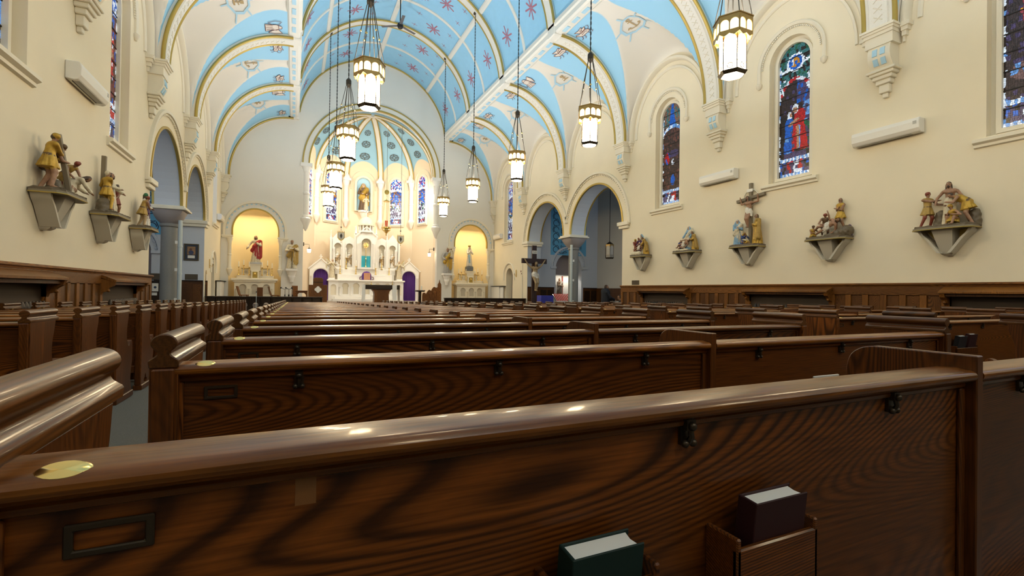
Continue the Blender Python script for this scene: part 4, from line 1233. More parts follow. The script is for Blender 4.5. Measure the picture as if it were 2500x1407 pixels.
# ================================================================== WAINSCOT, RADIATORS
WZ = 1.53
pan_h = 1.22
def panel_mesh(wd, nm='panel'):
    mb = MB(); z0, z1 = .02, pan_h
    mb.add([(0, -wd / 2, z0), (0, wd / 2, z0), (0, wd / 2, z1), (0, -wd / 2, z1), (.012, -wd / 2 + .02, z0 + .02), (.012, wd / 2 - .02, z0 + .02), (.012, wd / 2 - .02, z1 - .02), (.012, -wd / 2 + .02, z1 - .02)],
           [(4, 5, 6, 7), (0, 1, 5, 4), (1, 2, 6, 5), (2, 3, 7, 6), (3, 0, 4, 7)])
    return mb.mesh(nm, M['panel'])
for s, side in ((1, 'right'), (-1, 'left')):
    X = WR if s > 0 else WL
    t = sroot(trim_name(), 'oak wainscot along the %s nave wall' % side)
    MB().prism([(X, WZ), (X - s * .13, WZ), (X - s * .15, WZ - .02), (X - s * .15, WZ - .045), (X - s * .12, WZ - .06), (X - s * .11, WZ - .09), (X, WZ - .09)], BACK_Y, 18.28, 'y').build('cap_moulding', M['stileh'], t)
    MB().box(min(X, X - s * .10), max(X, X - s * .10), BACK_Y, 18.24, WZ - .31, WZ - .09).build('top_rail', M['stileh'], t)
    alc = [(y - 1.33, y + 1.33) for y in (15.37, 9.97, 4.57)]
    MB().box(min(X + s * .0, X - s * .07), max(X, X - s * .07), BACK_Y, 2.5, -.7, WZ - .3).build('plain_board', M['panel'], t)
    spans = [(18.24, alc[0][1]), (alc[0][0], alc[1][1]), (alc[1][0], alc[2][1]), (alc[2][0], 2.4)]
    for a, b in spans:
        n = max(1, round((a - b - .12) / .45))
        st = .14
        pw = (a - b - st * (n + 1)) / n
        pm = panel_mesh(pw); sm = MB().box(-.04, .0, -st / 2, st / 2, -.9, pan_h + .02).mesh('stile', M['stile'])
        for i in range(n + 1):
            o = put('stile', sm, t, (X - s * .06, b + st / 2 + i * (pw + st), 0)); o.rotation_euler = (0, 0, 0 if s > 0 else PI)
            if i < n:
                o = put('panel', pm, t, (X - s * .065, b + st + pw / 2 + i * (pw + st), 0)); o.rotation_euler = (0, 0, PI if s > 0 else 0)
        MB().box(min(X, X - s * .065), max(X, X - s * .065), b, a, -.9, .02).build('base_board', M['panel'], t)
    for ai, (a, b) in enumerate(alc):
        yc = (a + b) / 2
        wh = ['nearest the transept', 'middle one', 'nearest the camera'][ai]
        h = thing('radiator_hood', 'oak shelf hood over a radiator on the %s wall, %s' % (side, wh), 'radiator cover', (X, yc, 0), -PI / 2 if s > 0 else PI / 2, 'radiator hoods')
        # local: x along the wall, -y into the nave
        MB().prism([(-.1, 1.42), (-.12, 1.42), (-.38, 1.31), (-.38, 1.27), (-.34, 1.26), (-.1, 1.36)], -1.42, 1.42, 'x').build('hood_top', M['stile'], h)
        MB().box(-1.33, 1.33, -.30, -.10, 1.20, 1.26).build('apron', M['panel'], h)
        for g in (-1, 1):
            MB().prism([(0, .96), (0, 1.36), (-.36, 1.28), (-.33, 1.18), (-.24, 1.12), (-.2, 1.04), (-.12, 1.02), (-.10, .96)], g * 1.36 - .05, g * 1.36 + .05, 'x').build('bracket', M['stile'], h, 20)
            MB().ball((g * 1.36, -.22, 1.06), .035).build('drop', M['stile'], h, 60)
            MB().box(g * 1.36 - .05, g * 1.36 + .05, -.1, .0, -.8, 1.3).build('side_stile', M['stile'], h)
        MB().box(-1.33, 1.33, -.03, -.01, -.8, 1.3).build('back_board', mat('alcove_dark_oak', (.045, .026, .013), .6) if 'alcove_dark_oak' not in bpy.data.materials else bpy.data.materials['alcove_dark_oak'], h)
        if s < 0 and ai == 2: continue
        rd = thing('radiator', 'cast iron column radiator under the %s wall hood, %s' % (side, wh), 'radiator', (X - s * .17, yc, fz(yc)), -PI / 2 if s > 0 else PI / 2, 'nave radiators')
        col_m = MB().lathe([(.02, .06), (.045, .1), (.045, .80 - fz(yc) * .6), (.05, .86 - fz(yc) * .6), (.03, .93 - fz(yc) * .6), (.012, .96 - fz(yc) * .6)], n=8).mesh('column', M['iron'] if s > 0 else mat('radiator_brown', (.09, .065, .045), .5, metal=.3) if 'radiator_brown' not in bpy.data.materials else bpy.data.materials['radiator_brown'], 50)
        for i in range(18):
            put('column', col_m, rd, (-1.02 + i * .12, 0, 0))
        MB().tube([(-1.04, 0, .12), (1.04, 0, .12)], .03, 8).build('pipe', M['iron'], rd)
        MB().lathe([(.02, 0), (.02, .75), (.04, .78), (.015, .85), (.03, .9), (.01, .98)], (-1.2, 0, 0), 8).build('valve', M['brass'] if s > 0 else M['iron'], rd, 50)
# ================================================================== PEWS
PITCH = .92
ORD = ['first', 'second', 'third', 'fourth', 'fifth', 'sixth', 'seventh', 'eighth', 'ninth', 'tenth', 'eleventh', 'twelfth', 'thirteenth', 'fourteenth', 'fifteenth', 'sixteenth', 'seventeenth', 'eighteenth', 'nineteenth', 'twentieth', 'twenty-first', 'twenty-second', 'twenty-third', 'twenty-fourth', 'twenty-fifth']
def smoothpts(pts, n=4):
    """Catmull-Rom through the points"""
    out = []
    P = [pts[0]] + list(pts) + [pts[-1]]
    for i in range(1, len(P) - 2):
        p0, p1, p2, p3 = [Vector(q) for q in P[i - 1:i + 3]]
        for k in range(n):
            t = k / n
            out.append(tuple(.5 * ((2 * p1) + (p2 - p0) * t + (2 * p0 - 5 * p1 + 4 * p2 - p3) * t * t + (3 * p1 - p0 - 3 * p2 + p3) * t ** 3)))
    out.append(tuple(pts[-1]))
    return out
TH = .066
# local frame: y = 0 at the near face of the back (the side the camera sees), seat towards +y, z = 0 at the floor
end_front = smoothpts([(.55, .07), (.515, .13), (.495, .20), (.51, .30), (.545, .40), (.555, .52), (.55, .60), (.525, .645), (.485, .64), (.455, .605), (.42, .59), (.375, .62), (.345, .70), (.35, .80), (.385, .90), (.395, .945)], 4)
end_prof = [(0, .0), (.0, .965), (.40, .965)] + list(reversed(end_front)) + [(.55, .0)]
foil = [(.19 + .035 * math.cos(a), .115 + .035 * math.sin(a)) for a in np.linspace(-PI / 2 - .2, PI / 2, 7)]
foil = [(.15, .07), (.24, .07)] + [(.245 + .02 * math.cos(a), .10 + .022 * math.sin(a)) for a in (-.8, 0, .9)] + [(.222, .135), (.215, .165), (.195, .185), (.175, .165), (.168, .135)] + [(.145 - .02 * math.cos(a), .10 + .022 * math.sin(a)) for a in (.9, 0, -.8)]
end_mesh = MB().prism(end_prof, -TH / 2, TH / 2, 'x', holes=[foil]).mesh('end_panel', M['pewv'], None, .006)
foot_mesh = MB().box(-TH / 2 - .012, TH / 2 + .012, -.01, .565, 0, .065).mesh('foot_block', M['pewv'], None, .006)
# scroll roll on top: an oval bar on a spreading neck
ro = [(.031 * math.cos(a), 1.032 + .025 * math.sin(a)) for a in np.linspace(-.75, PI + .75, 18)]
roll_prof = ro + [(-.015, 1.008), (-.017, .999), (-.026, .992), (-.036, .985), (-.034, .963), (.034, .963), (.036, .985), (.026, .992), (.017, .999), (.015, 1.008)]
roll_mesh = MB().prism(roll_prof, -.004, .45, 'y').mesh('roll_top', M['roll'], 35, .003)
div_front = smoothpts([(.33, .60), (.33, .75), (.345, .88), (.335, .965), (.30, 1.0), (.26, 1.01)], 5)
div_mesh = MB().prism([(0, .02), (0, 1.01)] + list(reversed(div_front)) + [(.46, .58), (.47, .3), (.44, .02)], -.017, .017, 'x').mesh('divider', M['pewv'], None, .003)
hook_mesh = (MB().box(-.014, .014, -.008, 0, -.032, .030).ball((0, -.012, .022), .009, 8).box(-.011, .011, -.020, -.006, -.002, .018)
             .ball((0, -.022, .006), .009, 8).ball((-.010, -.014, -.028), .008, 8).ball((.010, -.014, -.028), .008, 8).tube([(0, -.014, .012), (0, -.020, -.014), (0, -.012, -.028)], .006, 6)).mesh('hat_hook', M['bronze'], 50)
frame_mesh = MB().prism([(-.042, -.019), (.042, -.019), (.042, .019), (-.042, .019)], -.006, 0, 'y', holes=[[(-.033, -.011), (.033, -.011), (.033, .011), (-.033, .011)]]).mesh('card_frame', M['bronze'], None, .0015)
plaq_mesh = None
def rail_prof():
    # a broad bevelled top with a rounded nose, then a small bead under it
    top = [(.055, .978), (.010, .982), (-.012, .978)]
    nose = [(-.020 + .018 * math.cos(a), .962 + .016 * math.sin(a)) for a in np.linspace(PI * .55, PI * 1.5, 9)]
    return top + nose + [(-.008, .944), (-.012, .938), (-.010, .930), (-.002, .926), (.03, .926), (.055, .95)]
def section(x0, x1, nm):
    d = {}
    L = x1 - x0
    xm = (x0 + x1) / 2
    d['back_panel'] = MB().box(x0, x1, 0, .025, .30, .935).mesh('back_panel', M['pew'])
    d['top_rail'] = MB().prism(rail_prof(), x0, x1, 'x').mesh('top_rail', M['rail'], 22)
    d['seat'] = MB().box(x0, x1, .02, .44, .40, .435).mesh('seat', M['pew'], None, .01)
    d['bottom_rail'] = MB().box(x0, x1, -.012, .02, .22, .31).mesh('bottom_rail', M['pew'], None, .006)
    d['kneeler'] = MB().box(x0 + .05, x1 - .05, -.30, -.13, .16, .215).mesh('kneeler', M['pad'], 40, .018, 3)
    d['kneeler_bar'] = MB().box(x0 + .05, x1 - .05, -.26, -.20, .05, .16).mesh('kneeler_bar', M['pew'], None, .006)
    return d
BY, BZ_ = .036, -.009              # the back sits a little behind the faces of the end posts
def make_pew(x0, x1, divs, gname):
    root = thing('church_pew', 'x', 'pew', group=gname)
    xc = (x0 + x1) / 2
    cuts = [x0] + divs + [x1]
    for a, b in zip(cuts[:-1], cuts[1:]):
        a -= xc; b -= xc
        L = b - a
        for n, me in section(a + .018, b - .018, '').items(): put(n, me, root, (0, BY, BZ_))
        for f in (.165, .49, .82):
            put('hat_hook', hook_mesh, root, (a + L * f, BY, .915))
        if a < -.8 or not divs: put('card_frame', frame_mesh, root, (a + .132, BY, .882))
        for g, xx in ((1, a + .03), (-1, b - .03)):
            MB().box(xx - .012, xx + .012, BY - .012, BY, .30, .918).build('cover_strip', M['pewv'], root, bevel=.004)
    for x in (x0, x1):
        e = put('end_panel', end_mesh, root, (x - xc, 0, 0))
        put('roll_top', roll_mesh, e)
        put('foot_block', foot_mesh, e)
        s = 1 if x == x0 else -1
        put('end_post', MB().box(-.026, .026, -.014, .002, .065, .962).mesh('end_post', M['pewv'], None, .004), e)
    for x in divs: put('divider', div_mesh, root, (x - xc, 0, 0))
    # oval brass number plate on the rail
    me = MB().lathe([(.0, .0035), (.85, .003), (1, 0)], n=20, sx=.026, sy=.014).mesh('number_plate', M['brass'], 40)
    o = put('number_plate', me, root, (x0 - xc + .095, -.022 + BY, .9768 + BZ_)); o.rotation_euler = (math.radians(32), 0, 0)
    return root
BLOCKS = [  # x0, x1, dividers, row offset, first row, rows, phrase
    (-5.37, -1.33, [-3.317], .66, 0, 24, 'block left of the central aisle'),
    (.63, 4.67, [2.65], .66, 1, 24, 'block right of the central aisle'),
    (-8.80, -6.79, [], .846, 3, 23, 'short block by the left wall'),
    (6.15, 8.25, [], .70, 4, 23, 'short block by the right wall'),
]
PEWS = {}
for bi, (x0, x1, dv, off, r0, r1, ph) in enumerate(BLOCKS):
    base = None
    for k in range(r0, r1):
        y = off + PITCH * k
        loc = ((x0 + x1) / 2, y, fz(y))
        if base is None:
            base = make_pew(x0, x1, dv, 'oak pews, ' + ph); p = base
        else: p = clone(base)
        p.location = loc
        i = k - r0
        p['label'] = 'dark oak pew, %s row from the camera, %s' % (ORD[i], ph)
        PEWS[(bi, k)] = p
# hymn books standing in racks on the pew backs
def rack(pew, x, w=.20):
    r = MB()
    B_ = Matrix.Translation((0, BY, 0))
    r.box(x - w / 2, x + w / 2, -.075, -.063, .60, .70, M=B_).box(x - w / 2, x + w / 2, -.075, .0, .59, .60, M=B_).box(x - w / 2, x - w / 2 + .012, -.075, 0, .59, .72, M=B_).box(x + w / 2 - .012, x + w / 2, -.075, 0, .59, .72, M=B_)
    return r.build('book_rack', M['pew'], pew, bevel=.003)
def book(X, y, z, w, h, t, cover, label, tilt=.25, rz=0):
    b = thing('hymn_book', label, 'book', (X, y, z), rz)
    R = Matrix.Rotation(tilt, 4, 'X')
    MB().box(-w / 2, w / 2, -t, -t + .004, 0, h, M=R).box(-w / 2, w / 2, -.004, 0, 0, h, M=R).box(-w / 2 - .003, -w / 2 + .003, -t, 0, 0, h, M=R).build('cover', cover, b, bevel=.0015)
    mb = MB()
    pr = [(-w / 2 + .004, -t + .004), (w / 2 - .008, -t + .004), (w / 2 - .012, -t / 2), (w / 2 - .008, -.004), (-w / 2 + .004, -.004)]
    mb.prism(pr, .005, h - .005, 'z', M=R)
    mb.build('pages', M['paper'], b)
    return b
p1 = PEWS[(0, 0)]
hk = sorted([c for c in p1.children if c.name.startswith('hat_hook')], key=lambda c: c.location.x)[0]
hx = hk.location.x; bpy.data.objects.remove(hk)
MB().box(-.013, .013, -.0006, 0, -.034, .032).build('hook_scar', mat('bare_oak_scar', (.20, .085, .022), .6), p1, loc=(hx, BY, .915))
pc = (-5.37 - 1.33) / 2
rack(p1, -4.19 - pc, .23); rack(p1, -4.585 - pc, .20)
Y0 = .66 + BY
book(-4.175, Y0 - .012, .60, .145, .18, .042, M['maroon'], 'thick maroon hymn book in the rack of the nearest pew', .10)
book(-4.585, Y0 - .012, .60, .135, .165, .045, M['green'], 'dark green hymn book in the rack of the nearest pew', .10)
o = PEWS[(0, 1)]
rack(o, -2.55 - pc, .22); 
b = thing('leaflet', 'white folded leaflet sticking up behind the nearest pew rail', 'leaflet', (-2.55, 1.58 + BY - .03, fz(1.58) + .61))
MB().box(-.10, .10, -.012, -.004, 0, .17, M=Matrix.Rotation(.12, 4, 'X')).build('sheet', M['paper'], b)
o = PEWS[(1, 2)]
pc3 = (.63 + 4.67) / 2
rack(o, 1.15 - pc3, .42)
yy = .66 + 2 * PITCH + BY
book(1.05, yy - .012, fz(yy) + .61, .15, .22, .04, M['blackc'], 'black hymn book in a rack right of the central aisle', .16)
book(1.25, yy - .012, fz(yy) + .61, .15, .235, .04, M['maroon'], 'dark hymn book beside the black one right of the aisle', .16)
# ================================================================== SCULPTED FIGURES
def statue_mat(name, rough=.5):
    m = bpy.data.materials.new(name); m.use_nodes = True
    nt = m.node_tree; b = nt.nodes['Principled BSDF']
    at = nt.nodes.new('ShaderNodeAttribute'); at.attribute_name = 'paint'
    tc = nt.nodes.new('ShaderNodeTexCoord'); ns = nt.nodes.new('ShaderNodeTexNoise'); ns.inputs['Scale'].default_value = 16; ns.inputs['Detail'].default_value = 5
    nt.links.new(tc.outputs['Object'], ns.inputs['Vector'])
    rp = nt.nodes.new('ShaderNodeValToRGB'); rp.color_ramp.elements[0].position = .36; rp.color_ramp.elements[0].color = (.42, .34, .26, 1); rp.color_ramp.elements[1].position = .60
    nt.links.new(ns.outputs['Fac'], rp.inputs['Fac'])
    mx = nt.nodes.new('ShaderNodeMix'); mx.data_type = 'RGBA'; mx.blend_type = 'MULTIPLY'; mx.inputs['Factor'].default_value = .38
    nt.links.new(at.outputs['Color'], mx.inputs['A']); nt.links.new(rp.outputs['Color'], mx.inputs['B'])
    nt.links.new(mx.outputs['Result'], b.inputs['Base Color']); nt.links.new(at.outputs['Alpha'], b.inputs['Metallic'])
    b.inputs['Roughness'].default_value = rough
    return m
M['statue'] = statue_mat('painted_plaster_figure')
M['cloth'] = statue_mat('clothed_person', .8)
C_ = {'skin': (.36, .20, .12, 0), 'pale': (.62, .46, .34, 0), 'hair': (.06, .035, .02, 0), 'grey': (.20, .17, .13, 0), 'gold': (.52, .33, .05, .45), 'ochre': (.40, .26, .06, .2), 'brown': (.13, .075, .035, 0), 'cream': (.70, .63, .46, 0), 'white': (.74, .71, .63, 0),
      'blue': (.22, .40, .58, 0), 'dblue': (.03, .07, .26, 0), 'red': (.36, .015, .02, 0), 'rust': (.24, .05, .025, 0), 'purple': (.08, .03, .12, 0), 'green': (.02, .15, .06, 0), 'rock': (.14, .11, .07, 0), 'wood': (.20, .15, .09, 0), 'black': (.012, .014, .022, 0), 'denim': (.02, .025, .04, 0), 'stone': (.36, .35, .33, 0), 'ltblue': (.30, .55, .75, 0), 'marble': (.82, .80, .74, 0), 'tan': (.42, .30, .16, 0)}
def sdf_mesh(prims, res, name, mtl):
    """union of rounded cones and ellipsoids turned into one continuous skin (surface nets)"""
    lo = np.full(3, 1e9); hi = -lo
    for p in prims:
        r = max(p['r']) * max(1, p.get('q', 1)) + p.get('amp', 0)
        for c in (p['a'], p['b']):
            lo = np.minimum(lo, np.array(c) - r); hi = np.maximum(hi, np.array(c) + r)
    lo -= 3 * res; hi += 3 * res
    n = np.ceil((hi - lo) / res).astype(int) + 1
    ax = [lo[i] + res * np.arange(n[i]) for i in range(3)]
    D = np.full(n, 1e3, dtype=np.float32); B = np.full(n, 1e3, dtype=np.float32); K = np.zeros(n, dtype=np.int16)
    cols = []
    for p in prims:
        a = np.array(p['a'], float); b = np.array(p['b'], float)
        r = max(p['r']) * max(1, p.get('q', 1)) + p.get('amp', 0) + 4 * res
        l = np.minimum(a, b) - r; h = np.maximum(a, b) + r
        i0 = np.clip(((l - lo) / res).astype(int), 0, n); i1 = np.clip(((h - lo) / res).astype(int) + 2, 0, n)
        sl = tuple(slice(i0[i], i1[i]) for i in range(3))
        X, Y, Z = np.meshgrid(ax[0][sl[0]], ax[1][sl[1]], ax[2][sl[2]], indexing='ij')
        dx, dy, dz = X - a[0], Y - a[1], Z - a[2]
        ab = b - a; L = float(ab @ ab)
        t = np.clip((dx * ab[0] + dy * ab[1] + dz * ab[2]) / L, 0, 1) if L > 1e-9 else np.zeros_like(dx)
        ex, ey, ez = dx - t * ab[0], dy - t * ab[1], dz - t * ab[2]
        q = p.get('q', 1)
        d = np.sqrt(ex * ex + (ey / q) ** 2 + ez * ez) - (p['r'][0] + t * (p['r'][1] - p['r'][0]))
        if q < 1: d = d * (q * .5 + .5)
        if p.get('amp'):
            th = np.arctan2(ey, ex)
            d = d - p['amp'] * (.25 + .75 * t) * (np.cos(p['nf'] * th + p.get('tw', 2.0) * t) + .5 * np.cos((p['nf'] * 2 + 1) * th + 1.3))
        if p.get('rough'):
            d = d + p['rough'] * (np.sin(31 * X + 9 * Z) * np.sin(27 * Y + 1) + .7 * np.sin(53 * X + 2) * np.sin(47 * Z + 11 * Y))
        if p.get('cap') and L > 1e-9:
            ln = math.sqrt(L)
            if p.get('flat'): d = np.maximum(d, -(dx * ab[0] + dy * ab[1] + dz * ab[2]) / ln)
            d = np.maximum(d, ((X - b[0]) * ab[0] + (Y - b[1]) * ab[1] + (Z - b[2]) * ab[2]) / ln)
        k = p.get('k', .02)
        cur = D[sl]
        hh = np.clip(.5 + .5 * (cur - d) / k, 0, 1)
        D[sl] = np.where(cur > 900, d, cur * (1 - hh) + d * hh - k * hh * (1 - hh))
        pr = d - p.get('pri', 0)
        m = pr < B[sl]
        Bs = B[sl]; Bs[m] = pr[m]; B[sl] = Bs
        if p['col'] not in cols: cols.append(p['col'])
        Ks = K[sl]; Ks[m] = cols.index(p['col']); K[sl] = Ks
    S = D < 0
    c = [S[i:n[0] - 1 + i, j:n[1] - 1 + j, k:n[2] - 1 + k] for i in (0, 1) for j in (0, 1) for k in (0, 1)]
    cnt = sum(x.astype(np.int8) for x in c)
    act = (cnt > 0) & (cnt < 8)
    idx = np.full(act.shape, -1, dtype=np.int64)
    I = np.argwhere(act)
    idx[act] = np.arange(len(I))
    acc = np.zeros((len(I), 3)); num = np.zeros(len(I))
    off = [(i, j, k) for i in (0, 1) for j in (0, 1) for k in (0, 1)]
    for u in range(8):
        for v in range(u + 1, 8):
            du = np.array(off[u]); dv = np.array(off[v])
            if np.abs(du - dv).sum() != 1: continue
            A = D[tuple((I + du).T)]; Bv = D[tuple((I + dv).T)]
            x = (A < 0) != (Bv < 0)
            t = np.where(x, A / np.where(x, A - Bv, 1), 0)
            acc += np.where(x[:, None], du + t[:, None] * (dv - du), 0); num += x
    V = lo + res * (I + acc / num[:, None])
    faces = []
    for axis in range(3):
        o1, o2 = [(1, 2), (2, 0), (0, 1)][axis]
        s0 = [slice(None)] * 3; s1 = [slice(None)] * 3
        s0[axis] = slice(0, -1); s1[axis] = slice(1, None)
        e0, e1 = S[tuple(s0)], S[tuple(s1)]
        E = np.argwhere(e0 != e1)
        E = E[(E[:, o1] > 0) & (E[:, o2] > 0) & (E[:, o1] < n[o1] - 1) & (E[:, o2] < n[o2] - 1)]
        q = []
        for a_, b_ in ((1, 1), (0, 1), (0, 0), (1, 0)):
            w = E.copy(); w[:, o1] -= a_; w[:, o2] -= b_
            q.append(idx[tuple(w.T)])
        Q = np.stack(q, 1)
        fl = ~e0[tuple(E.T)]
        Q[fl] = Q[fl][:, ::-1]
        faces.append(Q)
    F = np.concatenate(faces)
    me = bpy.data.meshes.new(name)
    me.from_pydata(V.tolist(), [], F.tolist())
    pal = np.array([C_[x] for x in cols], dtype=np.float32)
    at = me.attributes.new('paint', 'FLOAT_COLOR', 'POINT')
    near = np.clip(np.round((V - lo) / res).astype(int), 0, n - 1)
    at.data.foreach_set('color', pal[K[tuple(near.T)]].ravel())
    me.polygons.foreach_set('use_smooth', [True] * len(me.polygons))
    me.materials.append(mtl); me.update()
    return me
def rc(a, b, ra, rb, col, **k): return dict(a=tuple(a), b=tuple(b), r=(ra, rb), col=col, **k)
def human(robe='long', c='white', skin='skin', hair='hair', mantle=None, lean=0, side=0, lh=(-.2, -.06, .5), rh=(.2, -.06, .5), head=(0, 0), legs=None, beard=False, longhair=True, veil=None, hat=None, sleeve=True, bare=False, pelvis=(0, 0, .53), legcol=None, twist=0, q=.72, sash=None, belt=True):
    """a figure one unit tall facing -y; lh and rh are where the hands go"""
    P = Vector(pelvis)
    R = Matrix.Rotation(twist, 3, 'Z') @ Matrix.Rotation(side, 3, 'Y') @ Matrix.Rotation(lean, 3, 'X')
    at = lambda x, y, z: P + R @ Vector((x, y, z))
    Cc = at(0, 0, .20); nk = at(0, .0, .285); hc = at(head[0], -.015 + head[1], .375)
    up = 'skin' if bare else c
    if bare: up = skin
    o = []
    o.append(rc(P, Cc, .082, .092, up, q=q, k=.03))
    o.append(rc(at(-.075, 0, .245), at(.075, 0, .245), .052, .052, up, k=.03))
    if bare: o.append(rc(at(-.04, -.045, .215), at(.04, -.045, .215), .034, .034, skin, k=.03))
    o.append(rc(nk - R @ Vector((0, 0, .03)), hc - R @ Vector((0, 0, .03)), .034, .032, skin, k=.015))
    o.append(rc(hc + R @ Vector((0, -.004, -.018)), hc + R @ Vector((0, 0, .018)), .043, .050, skin, k=.01))
    o.append(rc(hc + R @ Vector((0, -.052, .004)), hc + R @ Vector((0, -.060, -.012)), .007, .010, skin, k=.008))
    for g in (-1, 1):
        o.append(rc(hc + R @ Vector((g * .018, -.046, .010)), hc + R @ Vector((g * .020, -.047, .010)), .007, .007, 'hair', k=.004, pri=.004))
    hcx = veil or hair
    o.append(rc(hc + R @ Vector((0, .018, .010)), hc + R @ Vector((0, .014, .032)), .050, .047, hcx, k=.008))
    if veil:
        for g in (-1, 1): o.append(rc(hc + R @ Vector((g * .035, .004, .03)), at(g * .10, .0, .22), .026, .05, veil, k=.02))
        o.append(rc(hc + R @ Vector((0, .035, 0)), at(0, .06, .1), .05, .085, veil, k=.02))
    elif longhair:
        for g in (-1, 1): o.append(rc(hc + R @ Vector((g * .040, .012, .005)), hc + R @ Vector((g * .046, .02, -.085)), .020, .018, hair, k=.012))
        o.append(rc(hc + R @ Vector((0, .035, 0)), hc + R @ Vector((0, .045, -.085)), .036, .03, hair, k=.012))
    if beard: o.append(rc(hc + R @ Vector((0, -.036, -.045)), hc + R @ Vector((0, -.038, -.066)), .026, .014, hair, k=.01, pri=.003))
    if hat:
        o.append(rc(hc + R @ Vector((-.012, 0, .035)), hc + R @ Vector((.012, .004, .05)), .056, .045, hat, k=.006, pri=.004))
        o.append(rc(hc + R @ Vector((-.04, .006, .022)), hc + R @ Vector((.04, .006, .022)), .030, .030, hat, k=.006, pri=.002))
    for g, T in ((-1, lh), (1, rh)):
        S = at(g * .118, 0, .235); T = Vector(T)
        d = T - S; l = min(d.length, .335); T = S + d.normalized() * l
        mid = (S + T) / 2
        h = math.sqrt(max(0, .17 ** 2 - (l / 2) ** 2))
        bend = Vector((g * .75, .35, -.6)); bend -= d.normalized() * bend.dot(d.normalized())
        el = mid + bend.normalized() * h
        ac = skin if (bare or not sleeve) else c
        o.append(rc(S, el, .042 if ac != skin else .036, .040 if ac != skin else .029, ac, k=.02))
        o.append(rc(el, S.lerp(T, 1) if not sleeve or bare else el.lerp(T, .75), .029 if ac == skin else .036, .022 if ac == skin else .040, ac, k=.012))
        dd = (T - el).normalized()
        if ac != skin: o.append(rc(el.lerp(T, .6), T, .021, .019, skin, k=.01))
        o.append(rc(T, T + dd * .03, .022, .016, skin, k=.01))
        w = dd.cross(Vector((0, 0, 1)))
        w = w.normalized() if w.length > .1 else Vector((1, 0, 0))
        for f in (-1.5, -.5, .5, 1.5): o.append(rc(T + dd * .02 + w * f * .009, T + dd * (.062 - abs(f) * .006) + w * f * .011, .0075, .006, skin, k=.005))
        o.append(rc(T + w * .014, T + w * .032 + dd * .028, .008, .006, skin, k=.005))
    if legs is None: legs = (((-.055, -.02, .28), (-.065, .01, .035)), ((.055, -.02, .28), (.065, .0, .035)))
    lc = legcol or skin
    for g, (kn, ft) in zip((-1, 1), legs):
        hp = P + Vector((g * .052, 0, -.02)); kn = Vector(kn); ft = Vector(ft)
        o.append(rc(hp, kn, .062, .044, lc if robe != 'trousers' else c, k=.025)); o.append(rc(kn, ft, .042, .028, lc, k=.015))
        o.append(rc(ft + Vector((0, .01, -.012)), ft + Vector((0, -.07, -.018)), .024, .018, skin if robe != 'trousers' else 'black', k=.012))
    if robe == 'long':
        o.append(rc(at(0, 0, .08), (P.x * .6, P.y * .6, .005), .088, .155, c, q=.85, nf=9, amp=.012, k=.015, pri=.012, cap=1))
    elif robe == 'tunic':
        hem = P + Vector((0, .0, -.17)) if P.z > .4 else P + Vector((0, -.06, -.10))
        o.append(rc(at(0, 0, .06), hem, .086, .150, c, q=.85, nf=8, amp=.013, k=.012, pri=.025, cap=1))
        o.append(rc(at(0, 0, .03), at(0, 0, .058), .0905, .0905, 'brown', q=.80, k=.004, pri=.03, cap=1, flat=1) if belt else None)
    elif robe == 'loin':
        o.append(rc(P + Vector((-.03, 0, .03)), P + Vector((.03, 0, -.05)), .094, .100, 'white', q=.8, nf=6, amp=.006, k=.015, pri=.01))
        o.append(rc(P + Vector((.09, -.03, .02)), P + Vector((.11, -.02, -.16)), .034, .03, 'white', k=.015))
    elif robe == 'skirt':
        o.append(rc(at(0, 0, .02), (P.x, P.y, .06), .100, .13, 'cream', q=.85, nf=8, amp=.009, k=.02, pri=.006))
    if mantle:
        for (a, b, ra, rb) in (((.13, -.03, .25), (-.02, -.085, .06), .055, .06), ((-.02, -.08, .06), (-.10, -.05, -.10), .06, .07), ((.14, .03, .24), (.13, .02, -.32), .06, .075)):
            o.append(rc(at(*a) if a[2] > 0 else P + Vector(a), at(*b) if b[2] > 0 else P + Vector(b), ra, rb, mantle, q=.9, nf=5, amp=.006, k=.02, pri=.012))
        o.append(rc(P + Vector((-.02, -.02, .03)), (.03, -.01, .16), .105, .125, mantle, q=.85, nf=8, amp=.010, k=.02, pri=.006))
    if sash: o.append(rc(at(-.06, -.075, .03), (-.04, -.125, .2), .016, .022, sash, k=.01, pri=.03))
    if bare:
        for x in o:
            if x and x['col'] == skin: x['r'] = tuple(r * .90 for r in x['r'])
    return [x for x in o if x]
def xf(prims, loc=(0, 0, 0), rz=0, rx=0, ry=0, sc=1.0):
    Mx = Matrix.Translation(loc) @ Matrix.Rotation(rz, 4, 'Z') @ Matrix.Rotation(rx, 4, 'X') @ Matrix.Rotation(ry, 4, 'Y') @ Matrix.Scale(sc, 4)
    out = []
    for p in prims:
        q = dict(p); q['a'] = tuple(Mx @ Vector(p['a'])); q['b'] = tuple(Mx @ Vector(p['b'])); q['r'] = tuple(r * sc for r in p['r'])
        for k in ('k', 'amp', 'pri'):
            if k in q: q[k] = q[k] * sc
        if 'k' not in q: q['k'] = .02 * sc
        if rx or (abs(math.sin(rz)) > .5 and q.get('q', 1) != 1): q['q'] = min(1, q.get('q', 1) * 1.15)
        out.append(q)
    return out
def fig(parent, prims, loc=(0, 0, 0), rz=0, rx=0, ry=0, H=1.0, res=.012, name='figure', mtl=None, label=None):
    me = sdf_mesh(xf(prims, (0, 0, 0), rz, rx, ry, H), res, name, mtl or M['statue'])
    o = put(name, me, parent, loc)
    if label: o['label'] = label
    return o
